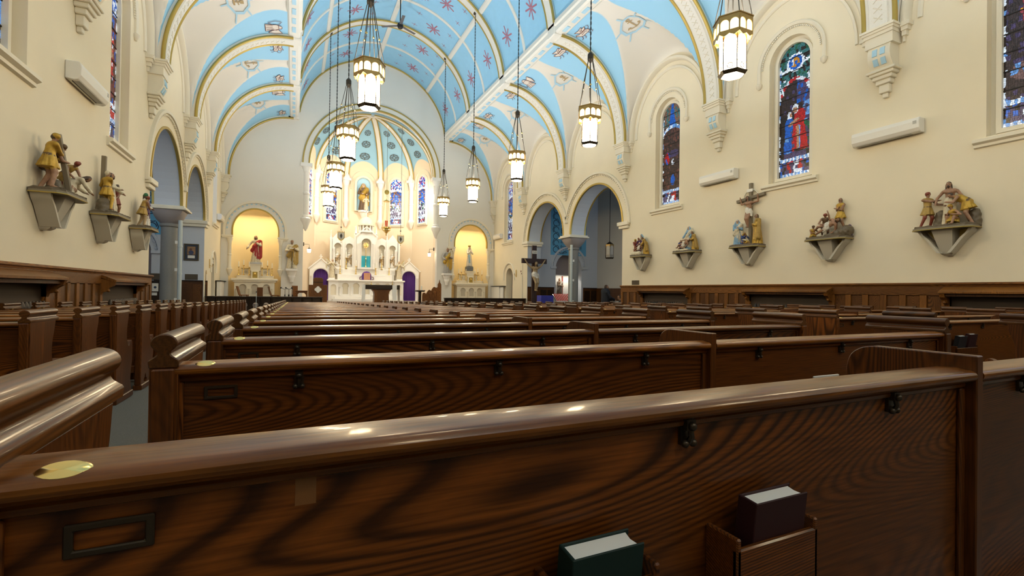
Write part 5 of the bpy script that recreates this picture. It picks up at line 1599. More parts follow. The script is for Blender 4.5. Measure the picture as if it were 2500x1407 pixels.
# ------------------------------------------------------------------ the wall statue groups
def rocky(parent, x0, x1, d, h=.07, seed=1, extra=()):
    r = random.Random(seed)
    nx, ny = 22, 9
    vs = []; fs = []
    for j in range(ny + 1):
        for i in range(nx + 1):
            edge = i in (0, nx) or j in (0, ny)
            x = x0 + (x1 - x0) * i / nx; y = -d + .012 + (d - .03) * j / ny
            if j < 3: x = max(x0 + .10 * (1 - j / 3), min(x1 - .10 * (1 - j / 3), x))
            vs.append((x + (0 if edge else r.uniform(-.012, .012)), y, .055 + r.uniform(-.016, .02) + (.012 if not edge else -.006)))
    n = len(vs)
    vs += [(v[0], v[1], .015) for v in vs]
    W_ = nx + 1
    fs = [(j * W_ + i, j * W_ + i + 1, (j + 1) * W_ + i + 1, (j + 1) * W_ + i) for j in range(ny) for i in range(nx)]
    rim = [i for i in range(W_)] + [j * W_ + nx for j in range(1, ny + 1)] + [ny * W_ + i for i in range(nx - 1, -1, -1)] + [j * W_ for j in range(ny - 1, 0, -1)]
    fs += [(rim[k], rim[(k + 1) % len(rim)], rim[(k + 1) % len(rim)] + n, rim[k] + n) for k in range(len(rim))]
    MB().add(vs, fs).build('rocky_base', bpy.data.materials.get('painted_rock') or mat('painted_rock', (.13, .10, .065), .75, bump=.4, bscale=40, var=.3, vscale=14), parent)
    for e in extra: put('rock' if e['col'] == 'rock' else 'cloth_fold', sdf_mesh([dict(e, rough=.012 if e['col'] == 'rock' else .006)], .016, 'rock', M['statue']), parent, (0, 0, .02))
def station(X, s, y, label, figs, seed=1, w=1.14, extra=()):
    t = thing('statue_group', label, 'statue group', (X, y, 2.80), -PI / 2 if s > 0 else PI / 2, 'painted statue groups on wall brackets')
    h = w / 2; d = .50
    MB().prism([(-h, -.02), (-h, -d + .10), (-h + .12, -d), (h - .12, -d), (h, -d + .10), (h, -.02)], -.035, .02, 'z').build('shelf', mat('shelf_stone', (.22, .19, .13), .6) if 'shelf_stone' not in bpy.data.materials else bpy.data.materials['shelf_stone'], t, bevel=.006)
    MB().tube([(-h, -.02, -.03), (-h, -d + .10, -.03), (-h + .12, -d, -.03), (h - .12, -d, -.03), (h, -d + .10, -.03), (h, -.02, -.03)], .012, 6).build('gold_edge', M['gold'], t)
    bm_ = mat('bracket_paint', (.50, .47, .39), .6) if 'bracket_paint' not in bpy.data.materials else bpy.data.materials['bracket_paint']
    MB().add([(-.20, -.40, -.035), (.20, -.40, -.035), (.20, 0, -.035), (-.20, 0, -.035), (-.11, -.16, -.60), (.11, -.16, -.60), (.11, 0, -.60), (-.11, 0, -.60), (-.07, -.10, -.64), (.07, -.10, -.64), (.07, 0, -.64), (-.07, 0, -.64)],
             [(0, 1, 5, 4), (1, 2, 6, 5), (2, 3, 7, 6), (3, 0, 4, 7), (4, 5, 9, 8), (5, 6, 10, 9), (6, 7, 11, 10), (7, 4, 8, 11), (3, 2, 1, 0), (8, 9, 10, 11)]).build('console', bm_, t)
    for g in (-1, 1):
        c = smoothpts([(g * (h - .06), -.035), (g * (h - .10), -.12), (g * .36, -.24), (g * .24, -.42), (g * .13, -.58)], 5)
        inner = [(x - g * .07, z - .01) for x, z in c]
        poly = c + list(reversed(inner))
        MB().prism(poly, -.30, -.02, 'y').build('scroll_bracket', bm_, t, 25)
        MB().prism([(g * .2, -.04), (g * .42, -.04), (g * .30, -.20), (g * .19, -.30)], -.06, -.03, 'y').build('gilt_fill', M['gold'], t)
    rocky(t, -h, h, d, seed=seed, extra=extra)
    for f in figs: f(t)
    return t
def F(prims, loc, rz=0, rx=0, ry=0, H=.86):
    return lambda t: fig(t, prims, loc, rz, rx, ry, H)
def beam(a, b, w=.06, name='cross_beam'):
    def f(t):
        a_, b_ = Vector(a), Vector(b)
        d = (b_ - a_); L = d.length; q = Vector((0, 0, 1)).rotation_difference(d.normalized()).to_matrix().to_4x4()
        MB().box(-w / 2, w / 2, -w / 2, w / 2, 0, L, M=Matrix.Translation(a_) @ q).build(name, bpy.data.materials.get('cross_wood') or mat('cross_wood', (.22, .18, .12), .7), t, bevel=.005)
    return f
kneel = (((-.09, -.10, .12), (-.08, .16, .05)), ((.09, -.12, .13), (.08, .14, .05)))
step = (((-.10, -.05, .28), (-.16, .02, .035)), ((.08, -.06, .28), (.10, .06, .035)))
z0 = .07
station(WR, 1, 5.92, 'statue group of a man being stripped of his robe, nearest on the right wall', [
    F(human('skirt', bare=True, beard=True, lh=(-.22, -.10, .50), rh=(.20, -.10, .48), head=(-.02, 0)), (.06, -.17, z0 - .02), .15, H=1.06),
    F(human('tunic', 'ochre', hat='rust', lh=(.22, -.22, .72), rh=(.26, -.16, .62), sleeve=False, longhair=False, legs=step, legcol='rust', sash=None), (-.36, -.20, z0 - .03), 1.0, H=.88),
    F(human('tunic', 'gold', lean=1.0, lh=(-.08, -.42, .50), rh=(.08, -.40, .56), longhair=False, legs=step, sleeve=False), (.42, -.20, z0 - .02), -1.25, H=.95),
    F(human('tunic', 'gold', lean=.35, pelvis=(0, 0, .16), legs=(((-.10, -.16, .22), (-.12, -.16, .03)), ((.12, -.14, .20), (.12, -.20, .03))), lh=(-.10, -.2, .30), rh=(.12, -.18, .28), longhair=False, hat='gold', sleeve=False), (.22, -.30, z0 - .01), -.5, H=.78)],
    1, extra=[rc((-.16, -.1, .05), (-.14, -.1, .34), .13, .09, 'rock', k=.05), rc((.48, -.08, .05), (.48, -.08, .3), .12, .09, 'rock', k=.05)])
station(WR, 1, 8.62, 'statue group of a reclining man being nailed, with a raised hammer', [
    F(human('loin', bare=True, beard=True, lh=(-.30, .02, .70), rh=(.30, -.10, .62), legs=(((-.06, -.16, .36), (-.07, .0, .16)), ((.06, -.04, .26), (.07, .02, .03)))), (-.44, -.27, .17), 0, 0, 1.15, H=.90),
    F(human('tunic', 'brown', hat='rust', lean=.55, lh=(-.10, -.28, .36), rh=(.05, .10, 1.0), longhair=False, sleeve=False, pelvis=(0, 0, .36), legs=kneel), (-.14, -.14, .13), .6, H=.80),
    F(human('tunic', 'gold', hair='brown', lh=(.06, -.12, .68), rh=(-.06, -.13, .66), sleeve=False, legs=step), (.26, -.09, .24), -.2, H=.92),
    F(human('tunic', 'gold', hat='brown', lean=.3, pelvis=(0, 0, .2), legs=kneel, lh=(.05, -.2, .30), rh=(.2, -.2, .28), longhair=False, sleeve=False), (-.42, -.26, .03), .8, H=.62)],
    2, extra=[rc((-.2, -.24, .0), (.46, -.16, .16), .05, .17, 'rock', k=.05), rc((.46, -.1, .1), (.50, -.1, .3), .12, .05, 'purple', k=.03)])
def cross12(t):
    beam((.02, -.05, 0), (.02, -.05, 2.16), .10, 'cross_post')(t)
    beam((-.52, -.06, 1.60), (.56, -.06, 1.72), .10, 'cross_arm')(t)
    MB().tube([(.02 + .27 * math.cos(a), -.045, 1.67 + .27 * math.sin(a)) for a in np.linspace(0, 2 * PI, 28)[:-1]], .018, 6, closed=True).build('ring', M['trimw'], t, 60)
    MB().box(-.09, .13, -.12, -.10, 1.86, 1.96).build('title_scroll', M['paper'], t)
station(WR, 1, 11.32, 'tall crucifixion statue group with two mourners on the right wall', [
    cross12,
    F(human('loin', bare=True, beard=True, lh=(-.30, -.0, .93), rh=(.30, -.0, .95), head=(-.03, -.03), legs=(((-.03, -.10, .28), (-.01, -.03, .05)), ((.03, -.10, .28), (.015, -.05, .05)))), (.02, -.15, .62), 0, H=1.12),
    F(human('long', 'blue', veil='blue', skin='pale', lh=(.02, -.13, .66), rh=(.03, -.13, .68), mantle='cream', lean=.08), (-.36, -.22, z0 - .02), .5, H=.92),
    F(human('long', 'gold', hair='brown', skin='skin', lh=(-.05, -.14, .62), rh=(.0, -.14, .66), mantle='ochre', head=(0, -.02)), (.40, -.20, z0 - .02), -.8, H=1.02),
    F(human('long', 'dblue', veil='gold', lean=.6, pelvis=(0, 0, .28), legs=kneel, lh=(-.02, -.3, .42), rh=(.1, -.3, .40)), (-.10, -.24, z0), .9, H=.62),
    F(human('long', 'gold', veil='cream', lean=1.2, pelvis=(0, 0, .2), legs=kneel, lh=(-.06, -.3, .12), rh=(.1, -.3, .12)), (.14, -.30, z0 - .03), -.4, H=.5)], 3)
station(WR, 1, 14.02, 'statue group of a veiled mother holding a dead man across her lap', [
    F(human('long', 'blue', veil='blue', skin='pale', mantle='cream', lh=(-.18, -.16, .5), rh=(.18, -.16, .48)), (.02, -.12, z0), 0, H=.96),
    F(human('loin', bare=True, beard=True, lh=(-.10, -.2, .52), rh=(.2, -.12, .40), legs=(((-.06, -.1, .30), (-.05, .0, .06)), ((.06, -.06, .28), (.05, .04, .03)))), (-.42, -.33, .14), 0, 0, 1.15, H=.80),
    F(human('long', 'gold', hair='brown', mantle='ochre', lean=.35, pelvis=(0, 0, .42), lh=(-.15, -.22, .46), rh=(.05, -.22, .46)), (.38, -.16, z0), -.7, H=.84),
    F(human('long', 'dblue', hair='brown', lean=.6, pelvis=(0, 0, .26), legs=kneel, lh=(.05, -.28, .28), rh=(.16, -.24, .28)), (-.34, -.18, z0), .8, H=.66)],
    4, extra=[rc((-.4, -.38, .05), (.2, -.40, .05), .05, .05, 'cream', k=.03)])
station(WR, 1, 16.72, 'statue group of bowed figures laying a man in a tomb, nearest the transept', [
    F(human('long', 'gold', hair='brown', lean=.55, mantle='ochre', lh=(-.14, -.28, .46), rh=(.02, -.3, .44)), (.30, -.16, z0), -.7, H=.84),
    F(human('long', 'rust', hair='gold', hat='gold', lean=.6, lh=(.02, -.3, .46), rh=(.14, -.28, .46)), (-.36, -.18, z0), .7, H=.78),
    F(human('loin', bare=True, beard=True, lh=(-.16, -.06, .5), rh=(.16, -.06, .5)), (-.36, -.30, .26), 0, 0, 1.2, H=.72),
    F(human('long', 'cream', veil='blue', skin='pale', lean=.4, lh=(-.1, -.2, .52), rh=(.1, -.2, .52)), (.06, -.08, z0 + .04), -.1, H=.92),
    F(human('long', 'purple', hair='rust', lean=.5, lh=(-.1, -.2, .5), rh=(.1, -.2, .5)), (-.12, -.12, z0 + .02), .2, H=.8)],
    5, w=1.0, extra=[rc((-.3, -.36, .10), (.1, -.38, .10), .10, .10, 'cream', k=.03)])
station(WL, -1, 11.32, 'statue group of a fallen man under a cross with helmeted soldier, left wall', [
    beam((.10, -.34, .12), (-.10, -.24, 1.10), .075),
    F(human('tunic', 'gold', skin='skin', hat='gold', lean=.2, lh=(.16, -.26, .62), rh=(.20, -.24, .56), longhair=False, sleeve=True, legs=step), (-.34, -.20, z0), .75, H=1.02),
    F(human('tunic', 'brown', hat='brown', lean=.5, lh=(.02, -.28, .58), rh=(.12, -.26, .60), longhair=False, sleeve=False), (-.10, -.12, z0 + .02), .5, H=.92),
    F(human('long', 'cream', hair='hair', beard=True, lean=1.1, pelvis=(0, 0, .26), legs=kneel, lh=(-.05, -.40, .10), rh=(.14, -.36, .12)), (.20, -.28, z0 - .02), .55, H=.86),
    F(human('tunic', 'ochre', hat='rust', lean=.95, lh=(-.14, -.38, .40), rh=(.02, -.42, .36), longhair=False, sleeve=False, legs=step, legcol='rust'), (.42, -.16, z0), -.5, H=.80)],
    6, extra=[rc((-.1, -.2, .05), (-.05, -.2, .2), .14, .08, 'rock', k=.05)])
station(WL, -1, 14.02, 'statue group of a man in cream carrying an upright cross on the left wall', [
    beam((-.10, -.10, .3), (-.16, -.14, 1.36), .085),
    F(human('long', 'cream', hair='hair', beard=True, lh=(-.06, -.2, .60), rh=(.14, -.22, .52)), (.08, -.20, z0 - .02), .1, H=1.0),
    F(human('tunic', 'gold', hair='cream', lh=(.18, -.2, .62), rh=(.2, -.16, .54), legs=step, legcol='gold', longhair=False), (-.30, -.24, z0 + .03), .9, H=.92),
    F(human('tunic', 'rust', hat='hair', lean=.15, lh=(-.16, -.16, .52), rh=(-.1, -.16, .50), longhair=False, sleeve=False, legs=step), (.42, -.20, z0), -.8, H=.76)],
    7, extra=[rc((-.34, -.2, .05), (-.34, -.2, .24), .15, .12, 'rock', k=.04)])
station(WL, -1, 16.72, 'statue group of a bound man in purple beside a guard, left wall', [
    F(human('long', 'white', hair='hair', hat='green', beard=True, mantle='purple', lh=(-.04, -.16, .56), rh=(.06, -.17, .55)), (.14, -.22, z0 - .02), .1, H=1.02),
    F(human('tunic', 'ochre', hat='rust', lean=.35, lh=(.08, -.26, .56), rh=(.20, -.22, .54), longhair=False, sleeve=False, legs=step, legcol='tan'), (-.22, -.24, z0), .7, H=.90)],
    8, w=1.0)
# ================================================================== CHANCEL
def candle(parent_loc, h=.5, label=None, group=None, taper=.4, sc=1.0):
    t = thing('candlestick', label, 'candlestick', parent_loc, group=group)
    MB().lathe([(.07 * sc, 0), (.075 * sc, .02), (.03 * sc, .06), (.018 * sc, .10), (.032 * sc, h * .35), (.016 * sc, h * .45), (.03 * sc, h * .6), (.014 * sc, h * .75), (.016 * sc, h * .92), (.06 * sc, h), (.06 * sc, h + .015)], n=10).build('stick', M['brass'], t, 50)
    MB().lathe([(.026, h + .01), (.024, h + taper), (.004, h + taper + .03)], n=8).build('candle', M['wax'], t, 50)
    return t
def keyhole(c, hw, z0, zs):
    """trefoil-like horseshoe opening"""
    return [(c - hw * .8, z0), (c - hw * .8, zs - hw * .3)] + [(c + hw * math.cos(a), zs + hw * math.sin(a)) for a in np.linspace(PI + .35, -.35, 14)] + [(c + hw * .8, zs - hw * .3), (c + hw * .8, z0)]
# communion rails ---------------------------------------------------
def rail(x0, x1, label):
    t = thing('communion_rail', label, 'rail', ((x0 + x1) / 2, 28.5, fz(28.5)))
    L = x1 - x0; h = L / 2; zt_ = .735 - fz(28.5)
    MB().prism([(-.13, zt_ - .06), (-.13, zt_ - .02), (-.10, zt_), (.10, zt_), (.13, zt_ - .02), (.13, zt_ - .06)], -h, h, 'x').build('hand_rail', M['darkwood'], t)
    n = int(L / .5); p = L / n
    hl = [keyhole(-h + p * (i + .5), .135, .40, .72) for i in range(n)]
    MB().prism([(-h, .08), (h, .08), (h, zt_ - .06), (-h, zt_ - .06)], -.04, .04, 'y', holes=hl).build('pierced_panel', M['darkwood'], t)
    MB().box(-h, h, -.10, .10, 0, .10).build('plinth', M['darkwood'], t)
    for i in range(n + 1):
        x = -h + p * i
        MB().lathe([(.05, .1), (.035, .2), (.03, .5), (.045, .72), (.05, zt_ - .08)], (min(max(x, -h + .05), h - .05), -.07, 0), 8).build('baluster', M['darkwood'], t, 40)
rail(-9.15, -3.6, 'dark carved communion rail with keyhole arches on the left')
rail(3.4, 8.98, 'dark communion rail on the right, mostly behind the pews')
# high altar -----------------------------------------------------------
HA = thing('high_altar', 'tall white marble high altar with domed reredos in the apse', 'altar', (0, 38.2, SANCT))
def hp(mb, name='x', mt='marble', **k): return mb.build(name, M[mt], HA, **k)
S0 = SANCT
Z = lambda z: z - S0
hp(MB().box(-2.5, 2.6, -1.5, .9, 0, .16), 'step'); hp(MB().box(-2.35, 2.45, -1.15, .9, .16, .32), 'step')
hl = [keyhole(c, .24, .52, 1.12) for c in (-1.55, -.78, 0, .78, 1.55)]
hp(MB().prism([(-2.1, .32), (2.1, .32), (2.1, 1.48), (-2.1, 1.48)], -.62, -.52, 'y', holes=hl), 'arcaded_front')
hp(MB().box(-2.1, 2.1, -.50, .4, .32, 1.48), 'altar_body', 'ivory')
for c in (-1.94, -1.16, -.39, .39, 1.16, 1.94):
    hp(MB().lathe([(.07, .45), (.045, .5), (.045, .95), (.07, 1.0), (.08, 1.05)], (c, -.66, 0), 10), 'colonette', smooth=40)
for g in (-1, 1):
    hp(MB().prism([(g * 2.4 - .34, .0), (g * 2.4 + .34, .0), (g * 2.4 + .34, 1.5), (g * 2.4 - .34, 1.5)], -.75, .4, 'y', holes=[arch_poly(g * 2.4, .2, .45, 1.05, 12)]), 'pedestal')
    hp(MB().box(g * 2.4 - .22, g * 2.4 + .22, -.70, .3, .4, 1.3), 'pedestal_panel', 'ivory')
hp(MB().box(-2.85, 2.85, -.82, .5, 1.48, 1.60), 'altar_slab', bevel=.03)
hp(MB().box(-2.1, 2.1, -.2, .6, 1.60, 2.02), 'lower_shelf', bevel=.02); hp(MB().box(-2.25, 2.25, .1, .7, 2.02, 2.45), 'upper_shelf', bevel=.02)
hp(MB().box(-2.62, 2.62, .55, .95, 1.6, 4.85), 'back_slab', 'ivory')
for c in (-2.05, -1.22, 1.22, 2.05):
    hp(MB().prism([(c - .40, 2.45), (c + .40, 2.45), (c + .40, 4.75), (c, 5.25 if abs(c) > 1.5 else 4.95), (c - .40, 4.75)], .30, .5, 'y', holes=[keyhole(c, .25, 2.62, 4.15)]), 'niche_bay')
    hp(MB().sweep([(.26, 0), (.31, 0), (.31, .05), (.26, .05)], [(c, .27, 4.15)] * 15, [(math.cos(a), 0, math.sin(a)) for a in np.linspace(PI, 0, 15)], (0, 1, 0)), 'niche_hood', smooth=40)
    for g in (-1, 1):
        hp(MB().lathe([(.05, 2.45), (.035, 2.55), (.035, 3.8), (.055, 3.9), (.05, 3.98)], (c + g * .33, .24, 0), 8), 'colonette', smooth=40)
    fig(HA, human('long', 'marble', skin='marble', hair='marble', mantle='tan', lh=(-.05, -.14, .6), rh=(.1, -.12, .62)), (c, .42, 2.62), 0, H=1.15, res=.03)
for c in (-2.55, -1.63, -.80, .80, 1.63, 2.55):
    hh = 5.0 if abs(c) > 1 else 5.4
    hp(MB().box(c - .07, c + .07, .2, .5, 2.45, hh - .3).lathe([(.10, hh - .3), (.10, hh - .22), (.07, hh - .2), (.02, hh + .25), (.04, hh + .28), (0, hh + .36)], (c, .35, 0), 8), 'pinnacle', smooth=40)
hp(MB().prism([(-.72, 2.45), (.72, 2.45), (.72, 4.95), (0, 5.62), (-.72, 4.95)], -.02, .5, 'y', holes=[arch_poly(0, .36, 2.6, 4.45, 16)]), 'central_bay')
hp(MB().sweep([(.38, 0), (.52, 0), (.52, .06), (.38, .06)], [(0, -.06, 4.45)] * 19, [(math.cos(a), 0, math.sin(a)) for a in np.linspace(PI, 0, 19)], (0, 1, 0)), 'central_hood', smooth=40)
hp(MB().sweep([(0, 0), (.09, 0), (.09, .1), (0, .1)], [(-.82, -.1, 4.92), (0, -.1, 5.68), (.82, -.1, 4.92)], [(-.6, 0, .8), (0, 0, 1.25), (.6, 0, .8)], (0, 1, 0)), 'gable_moulding')
for g in (-1, 1):
    hp(MB().lathe([(.09, 2.45), (.07, 2.55), (.07, 4.2), (.10, 4.35), (.10, 4.42)], (g * .56, -.08, 0), 10), 'colonette', smooth=40)
    hp(MB().lathe([(.10, 5.2), (.06, 5.3), (.02, 5.75), (0, 5.85)], (g * .76, .2, 0), 8), 'pinnacle', smooth=40)
hp(MB().lathe([(.62, 5.3), (.62, 5.42), (.5, 5.45)], (0, .4, 0), 24), 'drum_base', smooth=30)
for i in range(12):
    a = i * PI / 6
    hp(MB().lathe([(.05, 5.42), (.05, 5.86)], (.52 * math.cos(a), .4 + .52 * math.sin(a), 0), 8), 'drum_column', smooth=40)
hp(MB().lathe([(.36, 5.42), (.36, 5.86)], (0, .4, 0), 16), 'drum_core', 'darkmarble', smooth=30)
hp(MB().lathe([(.62, 5.84), (.62, 5.95)] + [(.56 * math.cos(a), 5.95 + .62 * math.sin(a)) for a in np.linspace(0, PI / 2 - .1, 8)] + [(.06, 6.62), (.05, 6.72), (0, 6.74)], (0, .4, 0), 24), 'dome', 'ivory', smooth=50)
hp(MB().box(-.03, .03, .37, .43, 6.7, 7.15).box(-.14, .14, .37, .43, 6.92, 6.98), 'finial_cross')
hp(MB().box(-.34, .34, .36, .40, 2.6, 3.5), 'turquoise_hanging', 'turq'); hp(MB().box(-.34, .34, .38, .42, 3.5, 4.8), 'niche_back', 'ivory')
hp(MB().lathe([(.03, 2.62), (.10, 2.64), (.03, 2.74), (.03, 3.2), (.06, 3.26), (.02, 3.34), (.02, 4.1)], (0, .22, 0), 10), 'monstrance_stem', 'brass', smooth=40)
mb = MB().lathe([(.0, -.03), (.15, -.02), (.15, .02), (0, .03)], n=20, M=Matrix.Translation((0, .2, 4.32)) @ Matrix.Rotation(PI / 2, 4, 'X'))
for i in range(20):
    a = i * PI / 10; r_ = .30 if i % 2 else .24
    mb.add([(.13 * math.cos(a - .09), .19, 4.32 + .13 * math.sin(a - .09)), (.13 * math.cos(a + .09), .19, 4.32 + .13 * math.sin(a + .09)), (r_ * math.cos(a), .19, 4.32 + r_ * math.sin(a)), (.13 * math.cos(a), .22, 4.32 + .13 * math.sin(a))], [(0, 1, 2), (0, 2, 3), (1, 3, 2), (0, 3, 1)])
hp(mb, 'monstrance_sunburst', 'brass')
# veiled tabernacle
tb = thing('tabernacle', 'tabernacle under a purple and gold veil on the high altar', 'tabernacle', (.0, 37.85, S0 + 1.60))
pr = [(.34, 0), (.34, .35), (.30, .52), (.18, .64), (0, .68)]
mb = MB(); vs = []
for r_, z in pr:
    for i in range(40):
        a = 2 * PI * i / 40; q = r_ * (1 + .04 * math.cos(14 * a)) if r_ else 0
        vs.append((q * math.cos(a), q * .7 * math.sin(a), z))
mb.add(vs, [(j * 40 + i, j * 40 + (i + 1) % 40, (j + 1) * 40 + (i + 1) % 40, (j + 1) * 40 + i) for j in range(4) for i in range(40)])
mb.build('veil', M['purple'], tb, 50)
MB().box(-.23, .23, -.31, -.20, .02, .54).build('gold_brocade', mat('gold_brocade', (.60, .30, .18), .5, metal=.3, var=.5, vscale=22), tb)
for g in (-1, 1): MB().tube([(g * .36, -.1, .02), (g * .52, -.1, .06), (g * .50, -.1, .22), (g * .36, -.1, .26)], .035, 8).build('scroll', mat('dusky_brocade', (.25, .13, .16), .6, var=.4, vscale=20) if 'dusky_brocade' not in bpy.data.materials else bpy.data.materials['dusky_brocade'], tb, 50)
for i, (x, h) in enumerate(((-1.9, .62), (-1.45, .82), (-.75, .62), (.72, .5), (1.2, .82), (1.75, .55))):
    candle((x, 38.35 if h > .7 else 38.15, S0 + (2.45 if h > .7 else 2.02)), h, 'tall gilt candlestick on the high altar, %s from the left' % ORD[i], 'high altar candlesticks', .45, 1.5)
for g in (-1, 1):
    a = thing('kneeling_angel', 'painted angel holding a torch at the %s end of the high altar' % ('left' if g < 0 else 'right'), 'statue', (g * 2.5, 37.95, S0 + 1.60))
    MB().box(-.22, .22, -.22, .22, 0, .12).build('plinth', M['marble'], a, bevel=.02)
    pr = human('long', 'cream', skin='pale', hair='tan', longhair=False, lean=.12, lh=(g * .02 - .16, -.16, .74), rh=(.16, -.14, .7))
    pr += [rc((g * .05, .06, .72), (g * .26, .14, .95), .07, .03, 'cream', q=.5, k=.03), rc((-g * .05, .06, .72), (-g * .16, .16, .9), .07, .03, 'cream', q=.5, k=.03), rc((g * .2, .12, .9), (g * .24, .14, .45), .05, .03, 'cream', q=.6, k=.03)]
    fig(a, pr, (0, 0, .12), g * -.6, H=1.45, res=.025)
    MB().tube([(-g * .30, -.3, .75), (g * .34, -.05, 1.62)], .018, 6).build('torch', M['gold'], a)
# curtained doorways either side of the altar
for g, nm in ((-1, 'left'), (1, 'right')):
    d = thing('curtained_doorway', 'white gabled doorway with a purple curtain %s of the high altar' % nm, 'doorway', (g * 3.27, 38.0, S0), -g * .12)
    MB().prism([(-.78, 0), (.78, 0), (.78, 2.35), (0, 3.05), (-.78, 2.35)], -.12, .1, 'y', holes=[arch_poly(0, .52, .02, 1.85, 16)]).build('gable_frame', M['marble'], d)
    MB().sweep([(.56, 0), (.66, 0), (.66, .05), (.56, .05)], [(0, -.17, 1.85)] * 17, [(math.cos(a), 0, math.sin(a)) for a in np.linspace(PI, 0, 17)], (0, 1, 0)).build('arch_moulding', M['marble'], d, 40)
    MB().sweep([(0, 0), (.08, 0), (.08, .1), (0, .1)], [(-.86, -.17, 2.32), (0, -.17, 3.10), (.86, -.17, 2.32)], [(-.6, 0, .8), (0, 0, 1.25), (.6, 0, .8)], (0, 1, 0)).build('gable_moulding', M['marble'], d)
    for q in (-1, 1): MB().lathe([(.08, 0), (.055, .08), (.055, 1.6), (.09, 1.75), (.09, 1.83)], (q * .64, -.16, 0), 10).build('colonette', M['marble'], d, 40)
    MB().box(-.03, .03, -.08, -.02, 3.1, 3.45).box(-.12, .12, -.08, -.02, 3.25, 3.31).lathe([(.1, 3.08), (.05, 3.16)], (0, -.05, 0), 8).build('finial_cross', M['marble'], d)
    n = 60; vs = []
    for z in (.03, 1.0, 1.9, 2.36):
        for i in range(n + 1):
            x = -.53 + 1.06 * i / n
            zz = min(z, 1.85 + math.sqrt(max(0, .53 ** 2 - x * x)))
            vs.append((x, .0 + .03 * math.sin(i * 1.25) + .01 * math.sin(i * 3.1 + z), zz))
    MB().add(vs, [(j * (n + 1) + i, j * (n + 1) + i + 1, (j + 1) * (n + 1) + i + 1, (j + 1) * (n + 1) + i) for j in range(3) for i in range(n)]).build('curtain', M['purple'], d, 60)
# statue in the middle of the apse wall
t = thing('apse_statue', 'gilded statue of a robed woman with a child in the blue apse niche', 'statue', (0, AC + RA * math.cos(math.radians(17)) - .30, 7.55))
MB().prism(arch_poly(0, .60, 0, 2.2, 18), .22, .27, 'y').build('blue_back', M['bluepaint'], t)
nm_ = [(-.70, 0)] + [(.70 * math.cos(a), 2.2 + .70 * math.sin(a)) for a in np.linspace(PI, 0, 19)] + [(.70, 0)]
MB().prism(nm_, .06, .27, 'y', holes=[arch_poly(0, .54, .04, 2.2, 18)]).build('niche_frame', M['trimw'], t)
MB().lathe([(.05, -.75), (.12, -.6), (.3, -.15), (.42, -.08), (.42, .06)], (0, .12, 0), 14).build('pedestal', M['marble'], t, 35)
fig(t, human('long', 'brown', skin='pale', veil='ochre', mantle='gold', lh=(-.04, -.14, .58), rh=(.10, -.14, .55)), (-.04, -.02, .06), 0, H=2.25, res=.03)
fig(t, human('long', 'cream', skin='pale', hair='brown', lh=(-.1, -.12, .55), rh=(.1, -.12, .6)), (.16, -.26, .06), 0, H=1.15, res=.025)
# free-standing wooden altar
t = thing('wooden_altar', 'broad wooden altar table with white linen ends, in front of the high altar', 'altar', (0, 31.1, S0))
MB().box(-1.1, 1.1, -.4, .4, .90, 1.18).build('table_top', M['darkwood'], t, bevel=.015)
MB().prism([(-.5, 0), (.5, 0), (.46, .1), (.44, .6), (.48, .76), (.60, .90), (-.60, .90), (-.48, .76), (-.44, .6), (-.46, .1)], -.3, .3, 'y').build('pedestal', M['altwood'], t, 25)
for g in (-1, 1):
    vs = []
    xs_ = [(g * .98, 1.185), (g * 1.11, 1.187), (g * 1.115, .7), (g * 1.13, .12)]
    for (x, z) in xs_:
        for i in range(9):
            vs.append((x + .015 * math.sin(i * 1.6) * (z < 1), -.42 + .84 * i / 8, z))
    MB().add(vs, [(j * 9 + i, j * 9 + i + 1, (j + 1) * 9 + i + 1, (j + 1) * 9 + i) for j in range(3) for i in range(8)]).build('linen_fall', M['linen'], t, 50)
    MB().box(g * .78 - .14, g * .78 + .14, -.425, -.415, .22, 1.19).build('linen_front', M['linen'], t) if g > 0 else MB().box(-1.22, -1.02, -.425, -.415, .15, 1.19).build('linen_front', M['linen'], t)
candle((-.62, 31.0, S0 + 1.19), .16, 'short gilt candle holder on the left of the wooden altar', None, .12)
candle((.70, 31.0, S0 + 1.19), .20, 'gilt candle holder on the right of the wooden altar', None, .5)
# lectern screen with quatrefoil
t = thing('wooden_ambo', 'stepped wooden ambo with a pale quatrefoil emblem, left of the altar', 'lectern', (-3.72, 31.2, S0))
MB().prism([(-.52, 0), (.52, 0), (.52, 1.12), (.28, 1.12), (.28, 1.48), (.20, 1.56), (-.20, 1.56), (-.28, 1.48), (-.28, 1.12), (-.52, 1.12)], -.06, .06, 'y').build('front_panel', M['altwood'], t, bevel=.012)
MB().box(-.5, .5, .06, .5, .0, 1.05).build('body', M['altwood'], t)
MB().box(-.27, .27, -.08, -.06, 1.26, 1.30).build('moulding', M['darkwood'], t)
mb = MB().prism([(.20 * (.70 + .30 * abs(math.cos(2 * a))) * math.cos(a), .84 + .20 * (.70 + .30 * abs(math.cos(2 * a))) * math.sin(a)) for a in np.linspace(0, 2 * PI, 40)[:-1]], -.085, -.062, 'y')
mb.build('quatrefoil', M['marble'], t)
t = thing('kneeling_desk', 'low wooden kneeling desk beside the ambo', 'kneeler', (-4.62, 31.6, S0))
MB().prism([(-.32, 0), (-.26, 0), (-.24, .5), (-.14, .62), (.14, .62), (.24, .5), (.26, 0), (.32, 0), (.32, .72), (-.32, .72)], -.1, -.06, 'y').build('front', M['altwood'], t)
MB().box(-.34, .34, -.14, .2, .72, .76).build('shelf', M['altwood'], t, bevel=.008)
t = thing('wooden_board', 'plain upright wooden board standing left of the kneeling desk', 'board', (-5.0, 32.6, S0))
